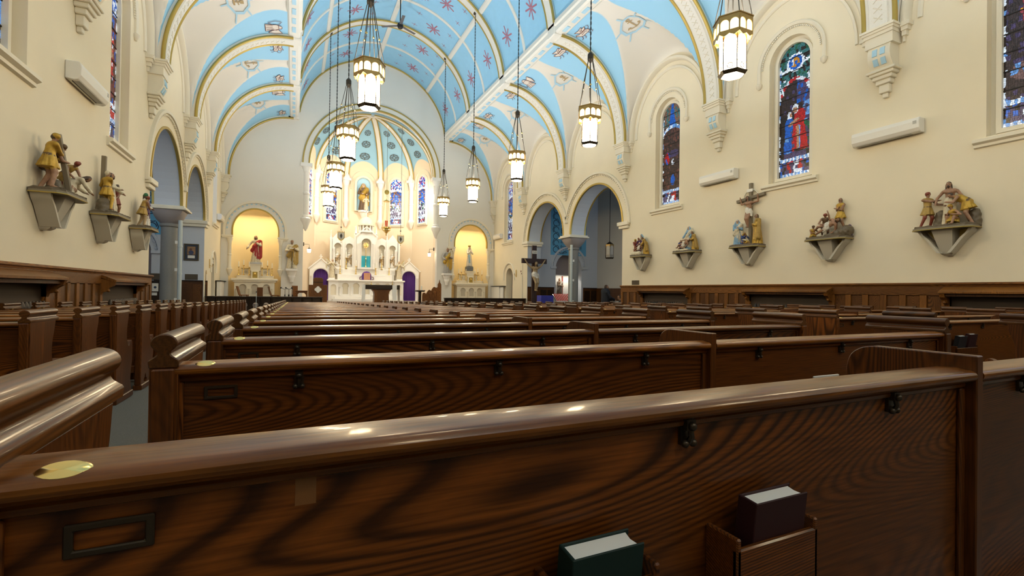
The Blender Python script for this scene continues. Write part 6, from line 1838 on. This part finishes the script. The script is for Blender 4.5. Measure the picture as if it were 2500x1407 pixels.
MB().box(-.17, .17, -.03, .03, 0, 1.05).build('board', M['altwood'], t, bevel=.008); MB().box(-.25, .25, -.15, .15, 0, .06).build('foot', M['darkwood'], t)
# carved stalls on the right, little table with candle
t = thing('carved_stall', 'carved oak choir stall with a pointed finial, right of the altar', 'stall', (3.75, 31.6, S0))
pr = smoothpts([(-.95, 0), (-.95, .62), (-.82, .72), (-.70, .66), (-.60, .82), (-.48, .92), (-.36, .86), (-.28, 1.0), (-.15, 1.12), (.0, 1.06), (.10, 1.12)], 4) + [(.10, 1.3), (.18, 1.42), (.22, 1.62), (.26, 1.42), (.34, 1.3), (.34, 0)]
MB().prism(pr, -.05, .05, 'y').build('end_panel', M['altwood'], t, 30)
MB().prism([(p[0] + .15, p[1] * .9) for p in pr], .45, .55, 'y').build('far_panel', M['altwood'], t, 30)
MB().box(-.7, .3, .05, .45, .40, .46).build('seat', M['altwood'], t)
for c in (-.7, -.42, -.12): MB().lathe([(.09, 0), (.09, .02), (.04, .03)], n=14, M=Matrix.Translation((c, -.05, .55 + (c + .7) * .35)) @ Matrix.Rotation(PI / 2, 4, 'X')).build('rosette', M['altwood'], t, 40)
t = thing('credence_table', 'small dark table with a turned leg beside the carved stall', 'table', (2.55, 31.3, S0))
MB().prism([(-.30, .84), (-.24, .78), (.24, .78), (.30, .84), (.30, .88), (-.30, .88)], -.25, .25, 'y').build('top', M['darkwood'], t)
MB().box(-.09, .09, -.09, .09, 0, .78).box(-.24, .24, -.2, .2, 0, .06).build('leg', M['darkwood'], t, bevel=.01)
t = thing('altar_candle', 'thick white candle on the small dark table', 'candle', (2.66, 31.3, S0 + .88)); MB().lathe([(.05, 0), (.05, .28), (.01, .30)], n=12).build('wax', M['wax'], t, 40)
# side altars --------------------------------------------------------
def side_altar(cx, nm, statue):
    z0 = .62
    t = thing('side_altar', 'ivory marble side altar with three arches in the %s niche' % nm, 'altar', (cx, 34.62, z0))
    B = lambda mb, n, mt='ivory', **k: mb.build(n, M[mt], t, **k)
    B(MB().prism([(-1.12, 0), (1.12, 0), (1.12, .92), (-1.12, .92)], -.60, -.52, 'y', holes=[keyhole(c, .21, .16, .58) for c in (-.66, 0, .66)]), 'arcaded_front')
    B(MB().box(-1.1, 1.1, -.50, .3, 0, .92), 'body', 'darkmarble')
    for c in (-1.0, -.38, -.28, .28, .38, 1.0): B(MB().lathe([(.045, .05), (.03, .1), (.03, .42), (.05, .5)], (c, -.63, 0), 8), 'colonette', smooth=40)
    B(MB().box(-1.2, 1.2, -.68, .35, .92, 1.0), 'slab', bevel=.02); B(MB().box(-1.3, 1.3, -.72, .35, 1.0, 1.16), 'top_slab', bevel=.03)
    B(MB().box(-1.05, 1.05, -.2, .4, 1.16, 1.36), 'shelf', bevel=.02)
    B(MB().box(-.80, .80, .1, .25, 1.36, 1.78), 'back_panel'); B(MB().box(-.84, .84, .04, .28, 1.78, 1.82), 'back_cap', 'brass')
    for c in (-.55, .55): B(MB().lathe([(.09, 0), (.09, .02), (0, .02)], n=14, M=Matrix.Translation((c, .1, 1.57)) @ Matrix.Rotation(PI / 2, 4, 'X')), 'rosette', 'darkmarble')
    B(MB().box(-.22, .22, -.45, .1, 1.16, 1.64), 'tabernacle', bevel=.015); B(MB().box(-.14, .14, -.462, -.45, 1.2, 1.58), 'tabernacle_door', 'gold')
    B(MB().ball((0, -.47, 1.45), .08, 10), 'door_emblem', 'brass', smooth=50)
    B(MB().box(-.28, .28, -.3, .25, 1.64, 2.02), 'statue_plinth'); B(MB().box(-.33, .33, -.34, .28, 2.02, 2.08), 'plinth_cap')
    statue(cx, 34.60, z0 + 2.08)
    for i, (x, h, dz) in enumerate(((-.92, .50, 1.36), (-.66, .62, 1.42), (-.34, .50, 1.36), (.38, .50, 1.36), (.68, .62, 1.42), (.95, .45, 1.36))):
        candle((cx + x, 34.45 + (.05 if dz > 1.4 else -.12), z0 + dz - (0 if dz < 1.4 else .06)), h, '%s brass candlestick from the left on the %s side altar' % (ORD[i], nm), 'side altar candlesticks', .34)
def st_left(x, y, z):
    t = thing('red_robed_statue', 'statue of a bearded man in a red mantle on the left side altar', 'statue', (x, y, z))
    MB().lathe([(.36, 0), (.34, .1), (.30, .14)], n=18).build('base', mat('grey_cloud_base', (.42, .42, .42), .7), t, 40)
    fig(t, human('long', 'cream', skin='skin', beard=True, mantle='red', lh=(-.26, -.12, .50), rh=(.04, -.15, .70), head=(-.01, 0)), (0, 0, .12), -.15, H=1.75, res=.02)
def st_right(x, y, z):
    t = thing('blue_sash_statue', 'statue of a praying woman in white with a blue sash, right niche', 'statue', (x, y, z))
    MB().box(-.28, .28, -.25, .25, 0, .36).build('rock', mat('dark_grey_rock', (.16, .17, .18), .8, bump=.6, bscale=12), t, bevel=.08, seg=2)
    fig(t, human('long', 'white', skin='pale', veil='white', lh=(-.01, -.15, .72), rh=(.01, -.15, .72), sash='ltblue', mantle=None), (0, 0, .36), .1, H=1.55, res=.018)
    MB().lathe([(.10, 0), (.12, .1)], (0, 0, 1.86), 10).build('crown', M['gold'], t)
side_altar(NL, 'left', st_left); side_altar(NR, 'right', st_right)
# saints on wall pedestals flanking the chancel arch
def saint(x, nm, label, prims, extra=None):
    t = thing('pedestal_saint', label, 'statue', (x, E_Y - .28, 2.46))
    mb = MB().box(-.34, .34, -.26, .26, -.14, 0)
    mb.lathe([(.04, -.92), (.12, -.86), (.12, -.74), (.16, -.68), (.22, -.5), (.20, -.46), (.29, -.24), (.33, -.14)], (0, .02, 0), 12, sy=.72)
    mb.build('wall_pedestal', M['marble'], t, 35)
    fig(t, prims, (0, 0, .0), 0, H=1.9, res=.022)
    if extra: extra(t)
saint(-5.2, 'left', 'bald bearded saint with an open book on the pedestal left of the arch', human('long', 'cream', hair='grey', beard=True, longhair=False, mantle='ochre', lh=(-.06, -.17, .60), rh=(.08, -.16, .68)),
      lambda t: (MB().box(-.16, .10, -.34, -.30, 1.30, 1.36, M=Matrix.Rotation(.1, 4, 'X')).build('open_book', M['paper'], t), MB().tube([(.02, -.30, .02), (.02, -.30, 1.1)], .02, 6).build('sword', M['iron'], t)))
saint(5.2, 'right', 'bearded saint carrying a small child on the pedestal right of the arch', human('long', 'stone', hair='brown', beard=True, longhair=False, mantle='gold', lh=(-.10, -.14, .52), rh=(.08, -.16, .62), side=.05),
      lambda t: fig(t, human('long', 'cream', skin='skin', hair='brown', longhair=False), (.28, -.14, 1.12), .3, H=.72, res=.018, name='child'))
# hanging lamps in front of the apse
for g, x in ((-1, -2.14), (1, 1.95)):
    t = thing('shield_lantern', 'small dark shield-shaped lantern hanging %s of the high altar' % ('left' if g < 0 else 'right'), 'lantern', (x, 34.9, 4.85))
    MB().prism([(-.24, .28), (.24, .28), (.24, -.12), (.12, -.26), (0, -.34), (-.12, -.26), (-.24, -.12)], -.05, .05, 'y', holes=[[(-.07, .02), (0, -.16), (.07, .02), (0, .18)]]).build('frame', M['gold'], t)
    MB().prism([(-.21, .25), (.21, .25), (.21, -.1), (0, -.28), (-.21, -.1)], -.06, -.052, 'y').build('pane', M['dglass'], t)
    MB().prism([(-.08, .02), (0, -.18), (.08, .02), (0, .2)], -.075, -.06, 'y').build('cross_plate', M['iron'], t)
    for q in (-.2, -.1, 0, .1, .2): MB().lathe([(.03, .26), (.015, .34), (.0, .40)], (q, 0, 0), 6).build('spike', M['gold'], t)
    MB().tube([(0, 0, .3), (0, 0, 8.2)], .012, 6).build('chain', M['iron'], t); MB().ball((0, 0, .62), .05, 8).build('knop', M['bronze'], t, 50); MB().ball((0, 0, -.42), .035, 8).build('drop', M['gold'], t, 50)
t = thing('sanctuary_lamp', 'ornate brass sanctuary lamp with red glass hanging before the altar', 'lamp', (.92, 34.9, 5.05))
MB().lathe([(0, -.0), (.05, .08), (.04, .16), (.16, .3), (.30, .42), (.26, .5), (.33, .56), (.33, .62), (.2, .66), (.12, .7)], n=16).build('bowl', M['brass'], t, 40)
MB().lathe([(.09, .72), (.10, 1.02), (.10, 1.1)], n=14).build('red_glass', M['redglass'], t, 40)
for i in range(3):
    a = i * 2 * PI / 3 + .4
    MB().tube([(.32 * math.cos(a), .32 * math.sin(a), .6), (.16 * math.cos(a), .16 * math.sin(a), 2.5)], .014, 6).build('chain', M['brass'], t)
MB().lathe([(.26, 2.46), (.2, 2.52), (.06, 2.6), (.03, 2.8)], n=14).build('canopy', M['brass'], t, 40)
MB().lathe([(.17, -.03), (.17, .03), (.09, .04)], n=14, M=Matrix.Translation((0, 0, 3.15)) @ Matrix.Rotation(PI / 2, 4, 'X')).build('rosette', M['gold'], t, 40)
MB().tube([(0, 0, 2.8), (0, 0, 8.0)], .012, 6).build('cable', M['iron'], t)
for g, x, z in ((-1, -4.50, 3.75), (1, 4.45, 3.85)):
    t = thing('wall_lamp', 'small glowing bracket lamp on the %s jamb of the apse' % ('left' if g < 0 else 'right'), 'lamp', (x, 34.95, z))
    MB().tube([(0, 0, .42), (-g * .34, 0, .42), (-g * .34, 0, .2)], .015, 6).build('arm', M['iron'], t)
    MB().lathe([(.10, -.12), (.12, .1)], (-g * .34, 0, 0), 8).build('shade', M['glow'], t)
    MB().lathe([(.13, .1), (.03, .2)], (-g * .34, 0, 0), 8).build('cap', M['bronze'], t)
    MB().box(-.03, .03, -.06, .06, .3, .54).build('wall_plate', M['iron'], t)
# ================================================================== TRANSEPTS AND SMALL THINGS
def text(parent, body, size, F_, mt, name='lettering', ext=.002):
    cu = bpy.data.curves.new('lettering', 'FONT'); cu.body = body; cu.size = size; cu.extrude = ext; cu.align_x = 'LEFT'
    cu.materials.append(mt)
    tmp = bpy.data.objects.new('tmp', cu); COL.objects.link(tmp)
    me = bpy.data.meshes.new_from_object(tmp.evaluated_get(bpy.context.evaluated_depsgraph_get()))
    me.name = 'lettering'
    bpy.data.objects.remove(tmp)
    o = put(name, me, parent); o.matrix_local = F_
    return o
UPR = Matrix.Rotation(PI / 2, 4, 'X')       # lay text upright facing -y
# standing crucifix by the right arcade
t = thing('standing_crucifix', 'large dark wooden crucifix standing by the right arcade pier', 'crucifix', (9.16, 27.6, fz(27.6)))
q = -fz(27.6)
MB().box(-.16, .16, -.02, .10, 0, q + 4.20).build('post', mat('cross_brown', (.035, .015, .012), .5), t, bevel=.01)
MB().box(-.90, .90, -.05, .09, q + 3.02, q + 3.34).build('arm', bpy.data.materials['cross_brown'], t, bevel=.01)
MB().box(-.17, .17, -.05, -.03, q + 3.66, q + 3.86).build('title_plate', M['paper'], t)
text(t, 'INRI', .15, Matrix.Translation((-.15, -.053, q + 3.71)) @ UPR, M['slot'])
fig(t, human('loin', bare=True, skin='tan', beard=True, lh=(-.36, .02, 1.02), rh=(.36, .02, 1.02), head=(.01, -.04), legs=(((-.02, -.10, .29), (.0, -.02, .06)), ((.05, -.10, .29), (.03, -.03, .05)))), (0, -.14, q + 1.18), 0, H=2.02, res=.022)
# painted blue panels with scrollwork and lettering on the transept walls
for s in (1, -1):
    wall = bpy.data.objects['wall_transept_east_' + ('right' if s > 0 else 'left')]
    xa, xb = (11.06, 13.96) if s > 0 else (-13.96, -11.06)
    o = MB().box(xa, xb, 28.855, 28.869, 3.77, 8.2).build('painted_panel', M['banner'], wall)
    mp = lambda p: (p[0], 28.85, p[1])
    ln = []
    xc = xa + .42 if s > 0 else xb - .42
    for i in range(9):
        z = 4.15 + i * .46
        sg = 1 if i % 2 else -1
        ln.append([(xc + sg * .02 + .20 * math.cos(a), z + .20 * math.sin(a)) for a in np.linspace(0, 1.7 * PI, 18)])
        ln.append([(xc - sg * .2, z - .2), (xc - sg * .26, z), (xc - sg * .16, z + .26)])
    ln.append([(xc, 4.0), (xc + s * .2, 3.92), (xc + s * .55, 3.90), (xc + s * .9, 3.98)]); ln.append([(xc + s * .5, 3.9), (xc + s * .7, 4.05), (xc + s * .85, 4.06)])
    strokes(ln, .045, mp, .1).build('scrollwork', M['navy'], o)
    if s > 0:
        for b_, z, sz in (('Bless', 6.35, .5), ('for th', 5.95, .36), ('Bles', 5.3, .5), ('for th', 4.92, .36), ('and', 4.62, .36), ('for th', 4.24, .36)):
            text(o, b_, sz, Matrix.Translation((xa + .78, 28.85, z)) @ UPR, M['navy'])
        text(o, 'ill', .36, Matrix.Translation((13.35, 28.85, 4.24)) @ UPR, M['navy'])
    # arch around the niche
    tt = sroot(trim_name(), 'beaded hood moulding around a transept niche')
    cx = s * 12.55
    MB().sweep([(1.34, 0), (1.46, 0), (1.46, .1), (1.34, .1)], [(cx, 28.77, 2.95)] * 25, [(math.cos(a), 0, math.sin(a)) for a in np.linspace(PI, 0, 25)], (0, 1, 0)).build('outer_moulding', M['transept'], tt, 40)
    bead = MB().box(-.05, .05, -.03, .03, -.03, .03).mesh('bead', M['transept'])
    for i in range(21):
        a = PI * (i + .5) / 21
        bo = put('bead', bead, tt, (cx + 1.26 * math.cos(a), 28.85, 2.95 + 1.26 * math.sin(a))); bo.rotation_euler = (0, -(a - PI / 2), 0)
    for g in (-1, 1): MB().box(cx + g * 1.28 - .22, cx + g * 1.28 + .22, 28.74, 28.9, 2.82, 2.96).build('impost', M['transept'], tt)
    # wainscot on the transept wall
    tt = sroot(trim_name(), 'dark wainscot on the transept wall')
    for x0_, x1_ in ((9.1, 11.35), (13.75, 14.9)):
        a_, b_ = sorted((s * x0_, s * x1_))
        MB().box(a_, b_, 28.80, 28.87, -.5, 1.46).build('board', M['panel'], tt)
        MB().box(a_, b_, 28.77, 28.87, 1.46, 1.52).build('cap', M['darkwood'], tt)
        n = max(1, int((b_ - a_) / .5))
        for i in range(n):
            w_ = (b_ - a_) / n
            MB().box(a_ + w_ * i + .05, a_ + w_ * (i + 1) - .05, 28.78, 28.80, -.3, 1.32).build('panel', M['darkwood'], tt, bevel=.008)
    pa, pb_ = sorted(((WR if s > 0 else WL) + s * .02, (WR if s > 0 else WL) + s * .98))
    MB().box(pa, pb_, 28.29, 28.345, -.5, 1.46).build('pier_board', M['panel'], tt)
    MB().box(pa, pb_, 28.26, 28.345, 1.46, 1.52).build('cap', M['darkwood'], tt)
    for i in range(2): MB().box(pa + .06 + i * .47, pa + .43 + i * .47, 28.27, 28.29, -.3, 1.32).build('panel', M['panel'], tt, bevel=.008)
    xw = s * 14.94
    MB().box(min(xw, xw - s * .07), max(xw, xw - s * .07), 17.95, 28.8, -.5, 1.5).build('board', M['panel'], tt)
# lit shrine in the right transept niche
area('shrine_lamp', (12.55, 29.1, 2.28), (12.4, 29.6, 1.0), 1.4, .12, 6, (1, .90, .74))
t = thing('shrine_screen', 'white and red backdrop inside the lit right transept shrine', 'screen', (12.55, 29.7, -.28))
MB().box(-1.0, 1.0, -.02, .02, 0, 2.66).build('backdrop', M['linen'], t)
for x in (-1.0, -.05, .98): MB().box(x - .05, x + .05, -.06, -.02, 0, 2.66).build('red_post', mat('red_post_paint', (.30, .05, .03), .6) if 'red_post_paint' not in bpy.data.materials else bpy.data.materials['red_post_paint'], t)
MB().box(-1.02, 1.02, -.5, .02, 2.62, 2.68).build('shelf_top', M['linen'], t)
t = thing('shrine_statue', 'dark robed statue standing in the lit right transept shrine', 'statue', (12.08, 29.35, .78))
MB().box(-.25, .25, -.2, .2, -1.06, .0).build('plinth', M['linen'], t)
fig(t, human('long', 'brown', hair='brown', beard=True, mantle='grey', lh=(.0, -.15, .6), rh=(.12, -.14, .55)), (0, 0, 0), .2, H=1.42, res=.02)
t = thing('votive_rack', 'sloping votive rack filled with red glass candle cups', 'candle rack', (12.1, 28.55, -.28))
MB().prism([(-.25, .05), (-.25, .82), (.30, 1.32), (.30, .05)], -.85, .85, 'x').build('stand', mat('rack_white', (.75, .74, .70), .4), t)
mb = MB()
for i in range(12):
    for j in range(8): mb.lathe([(.030, 0), (.036, .06)], (-.75 + i * .136, -.20 + j * .066, .87 + j * .061), 6)
o = mb.build('red_cups', M['redglass'], t); o['kind'] = 'stuff'
MB().tube([(-.88, -.27, .86), (-.88, .32, 1.38)], .025, 6).build('side_rail', M['chrome'], t)
# table under a blue cloth
t = thing('cloth_table', 'small table under a royal blue cloth in front of the crucifix', 'table', (8.84, 25.5, fz(25.5)))
vs = []; n = 40
for z, k in ((1.40, 1), (1.39, 1.02), (.7, 1.05), (.05, 1.10)):
    for i in range(n):
        a = 2 * PI * i / n
        r_ = 1 / max(abs(math.cos(a)), abs(math.sin(a)))
        wv = 1 + (.03 * math.sin(7 * a) if z < 1 else 0)
        vs.append((.40 * k * r_ * math.cos(a) * wv, .28 * k * r_ * math.sin(a) * wv, z))
MB().add(vs, [(j * n + i, j * n + (i + 1) % n, (j + 1) * n + (i + 1) % n, (j + 1) * n + i) for j in range(3) for i in range(n)] + [tuple(range(n))]).build('cloth', M['bluecloth'], t, 40)
for x in (-.34, .34):
    for y in (-.22, .22): MB().box(x - .02, x + .02, y - .02, y + .02, 0, 1.38).build('leg', M['darkwood'], t)
# two people at a small table in the right transept
tf = -.28
pr = human('trousers', 'black', skin='skin', hair='hair', longhair=False, lh=(-.06, -.24, .56), rh=(.10, -.22, .56), legcol='denim', head=(0, -.01))
pr += [rc((0, 0, .52), (0, 0, .76), .115, .125, 'black', q=.8, k=.02, pri=.01), rc((0, .05, .80), (0, .06, .80), .075, .075, 'black', k=.02)]
for i in range(7): pr.append(rc((-.02, 0, .50 + i * .042), (.02, 0, .50 + i * .042), .122, .122, 'black', q=.8, k=.006, pri=.012))
pr = [dict(p, amp=0) if False else p for p in pr]
P1 = thing('person', 'person in a dark quilted jacket standing beyond the right arcade', 'person', (10.02, 20.95, tf))
fig(P1, pr, (0, 0, 0), 1.2, H=1.92, res=.02, name='body', mtl=M['cloth'])
pr = human('trousers', 'black', skin='skin', hair='hair', longhair=False, pelvis=(0, 0, .34), legs=(((-.07, -.22, .34), (-.08, -.20, .04)), ((.07, -.22, .34), (.08, -.20, .04))), lh=(-.10, -.30, .50), rh=(.12, -.30, .50), lean=.25, legcol='denim')
P2 = thing('person', 'seated person in black partly hidden by the right wall corner', 'person', (10.42, 20.0, tf + .02))
fig(P2, pr, (0, 0, 0), -2.2, H=1.72, res=.02, name='body', mtl=M['cloth'])
t = thing('chair', 'red seated chair beside the right wall corner', 'chair', (10.5, 19.9, tf), -2.2)
MB().box(-.22, .22, -.2, .22, .40, .46).build('seat', mat('red_seat', (.32, .07, .05), .6), t, bevel=.01)
MB().box(-.22, .22, .20, .24, .5, .9).build('backrest', bpy.data.materials['red_seat'], t, bevel=.01)
for x in (-.2, .2):
    for y in (-.18, .2): MB().tube([(x, y, 0), (x, y, .9 if y > 0 else .42)], .014, 6).build('leg', M['chrome'], t)
t = thing('side_table', 'small pale table between the two people', 'table', (10.75, 20.85, tf))
MB().box(-.35, .35, -.25, .25, .98, 1.01).build('top', M['paper'], t)
for x in (-.3, .3):
    for y in (-.2, .2): MB().tube([(x, y, 0), (x, y, .98)], .015, 6).build('leg', M['iron'], t)
# chancel walls: radiators, notice, plaques, picture
def white_rad(X, s, y, label):
    t = thing('white_radiator', label, 'radiator', (X - s * .22, y, S0), -PI / 2 if s > 0 else PI / 2)
    MB().box(-.95, .55, -.06, .14, .1, 1.24).build('cover', M['plastic'], t, bevel=.02)
    for i in range(4): MB().lathe([(.05, .1), (.05, 1.18), (.03, 1.22)], (.66 + i * .13, .04, 0), 10).build('column', M['plastic'], t, 50)
    MB().box(-1.0, 1.2, -.1, .2, 1.24, 1.29).build('shelf', M['slot'], t)
white_rad(WR, 1, 33.0, 'white radiator against the chancel wall beside the right niche')
white_rad(WL, -1, 33.1, 'white radiator against the chancel wall beside the left niche')
def plaque(name, label, cat, loc, rz, w, h, mt, frame=None, d=.02):
    t = thing(name, label, cat, loc, rz)
    MB().box(-w / 2, w / 2, -d, 0, -h / 2, h / 2).build('plate', mt, t, bevel=.004)
    if frame: MB().prism([(-w / 2 - .05, -h / 2 - .05), (w / 2 + .05, -h / 2 - .05), (w / 2 + .05, h / 2 + .05), (-w / 2 - .05, h / 2 + .05)], -d - .03, 0, 'y', holes=[[(-w / 2, -h / 2), (w / 2, -h / 2), (w / 2, h / 2), (-w / 2, h / 2)]]).build('frame', frame, t, bevel=.006)
    return t
pb = mat('bronze_plaque', (.09, .07, .045), .5, metal=.3)
plaque('bronze_plaque', 'small bronze plaque above the wainscot at the end of the right wall', 'plaque', (WR - .003, 17.3, 1.66), -PI / 2, .5, .2, pb)
plaque('bronze_plaque', 'dark bronze plaque under the framed picture in the left transept', 'plaque', (-9.72, 28.345, 1.68), 0, .54, .28, pb)
plaque('bronze_plaque', 'dark bronze plaque seen left of the left stone column', 'plaque', (-11.3, 28.765, 1.68), 0, .42, .3, pb)
pic = plaque('framed_picture', 'framed icon picture of a mother and child in the left transept', 'picture', (-9.74, 28.345, 2.92), 0, .54, .74, mat('picture_mount', (.03, .035, .05), .5), mat('picture_frame', (.10, .07, .03), .4, metal=.3), .02)
MB().box(-.17, .17, -.028, -.02, -.12, .28).build('print', mat('icon_print', (.30, .17, .08), .6, var=.5, vscale=9), pic)
MB().lathe([(.06, 0), (.0, .004)], n=14, M=Matrix.Translation((-.03, -.028, .14)) @ Matrix.Rotation(PI / 2, 4, 'X')).build('face', mat('icon_face', (.14, .06, .04), .6), pic)
MB().lathe([(.11, 0), (.10, .003), (0, .003)], n=14, M=Matrix.Translation((-.01, -.028, -.02)) @ Matrix.Rotation(PI / 2, 4, 'X')).build('robe', mat('icon_robe', (.05, .06, .12), .6), pic)
MB().box(-.15, .15, -.028, -.02, -.30, -.16).build('caption_card', M['paper'], pic)
nb = thing('notice_board', 'dark notice board with two white sheets behind the left column', 'notice board', (-11.28, 28.76, .92))
MB().box(-.2, .2, -.03, 0, -.55, .55).build('board', M['darkwood'], nb); MB().box(-.13, .13, -.04, -.03, .02, .42).build('sheet', M['paper'], nb); MB().box(-.13, .08, -.04, -.03, -.18, -.04).build('sheet', M['paper'], nb)
MB().lathe([(.06, 0), (.0, .004)], n=12, M=Matrix.Translation((0, -.042, .22)) @ Matrix.Rotation(PI / 2, 4, 'X')).build('picture', M['navy'], nb)
hb = thing('hymn_board', 'pale hymn number board on the right pier beside the small door', 'board', (WR - .003, 29.2, 2.7), -PI / 2)
MB().prism([(-.18, -.42), (.18, -.42), (.18, .36), (0, .46), (-.18, .36)], -.03, 0, 'y').build('board', M['ivory'], hb, bevel=.006)
MB().box(-.1, .0, -.04, -.03, -.2, -.08).build('number_card', M['brown'], hb); MB().box(-.02, .08, -.04, -.03, -.34, -.26).build('number_card', M['brown'], hb)
MB().tube([(.16, -.03, -.45), (.16, -.03, -2.3)], .03, 8).build('cable_cover', M['trimw'], hb)
hb = thing('hymn_board', 'small brown hymn board on the pier in the left transept arch', 'board', (WL + .003, 28.95, 1.6), PI / 2)
MB().prism([(-.12, -.4), (.12, -.4), (.12, .36), (0, .46), (-.12, .36)], -.03, 0, 'y').build('board', M['tan'], hb, bevel=.006); MB().box(-.07, .07, -.04, -.03, -.25, .25).build('card', M['paper'], hb)
for s, y in ((1, 30.05), (-1, 30.0)):
    t = thing('wall_sconce', 'small brass sconce beside the %s chancel door' % ('right' if s > 0 else 'left'), 'sconce', ((WR if s > 0 else WL) - s * .002, y, 2.45), -PI / 2 if s > 0 else PI / 2)
    MB().box(-.05, .05, -.03, 0, -.25, .25).build('back_plate', M['brass'], t, bevel=.01)
    MB().tube([(0, -.02, -.1), (0, -.16, -.14), (0, -.16, .0)], .014, 6).build('arm', M['brass'], t); MB().lathe([(.05, 0), (.03, .04), (.025, .2), (0, .22)], (0, -.16, 0), 8).build('candle', M['wax'], t, 40)
# music stands, microphone stand, chairs by the left rail
for i, (x, y) in enumerate(((-5.50, 29.3), (-5.30, 29.15), (-5.12, 29.3))):
    t = thing('microphone_stand', 'chrome microphone stand by the left rail, %s of three' % ORD[i], 'stand', (x, y, fz(26.5) + .29), i * .7, 'microphone stands by the rail')
    MB().tube([(0, 0, .03), (0, 0, 1.28)], .018, 8).build('pole', M['chrome'], t, 50)
    MB().lathe([(.16, 0), (.15, .02), (.03, .04)], n=16).build('base', M['iron'], t, 40)
    MB().tube([(-.18, 0, 1.36), (0, 0, 1.28), (.16, 0, 1.34)], .014, 6).build('boom', M['iron'], t); MB().ball((-.2, 0, 1.37), .045, 8).build('microphone', M['iron'], t, 50)
    MB().box(-.03, .03, -.03, .03, .9, 1.0).build('clutch', M['iron'], t)
t = thing('slim_stand', 'slender grey stand in front of the left communion rail', 'stand', (-6.82, 28.0, fz(28)))
MB().tube([(0, 0, 0), (0, 0, 1.40)], .014, 8).build('pole', M['steel'], t); MB().lathe([(.14, 0), (.13, .02), (.02, .04)], n=14).build('base', M['iron'], t, 40); MB().ball((0, 0, 1.42), .03, 8).build('tip', M['iron'], t, 50)
for i, (x, y, r_) in enumerate(((-7.85, 33.35, 1.45), (-6.15, 33.35, 1.75))):
    t = thing('wooden_chair', 'light wooden chair in front of the left side altar, on the %s' % ('left' if i == 0 else 'right'), 'chair', (x, y, S0), r_)
    MB().box(-.24, .24, -.26, .2, .40, .46).build('seat', M['altwood'], t, bevel=.01)
    MB().add([(-.24, .18, .44), (.24, .18, .44), (.24, .23, .44), (-.24, .23, .44), (-.24, .34, .98), (.24, .34, .98), (.24, .38, .98), (-.24, .38, .98)], [(3, 2, 1, 0), (4, 5, 6, 7), (0, 1, 5, 4), (1, 2, 6, 5), (2, 3, 7, 6), (3, 0, 4, 7)]).build('backrest', M['altwood'], t)
    for a_ in (-.2, .2):
        for b_ in (-.22, .16): MB().box(a_ - .025, a_ + .025, b_ - .025, b_ + .025, 0, .4).build('leg', M['altwood'], t)
t = thing('wooden_bench', 'low wooden stool with an upright back before the left side altar', 'stool', (-6.95, 33.2, S0))
MB().box(-.16, .16, -.02, .02, .3, .92).build('back', M['altwood'], t, bevel=.01); MB().box(-.18, .18, -.2, .2, .28, .34).build('seat', M['altwood'], t, bevel=.01)
for a_ in (-.14, .14):
    for b_ in (-.16, .16): MB().box(a_ - .02, a_ + .02, b_ - .02, b_ + .02, 0, .28).build('leg', M['altwood'], t)
# slim plaque on the yellow wall of the right niche
plaque('stone_tablet', 'small grey tablet on the yellow wall of the right niche', 'plaque', (NR + 1.18, 34.98, 1.7), -.75, .28, .5, M['stone'] if 'stone' in M else M['grille'])
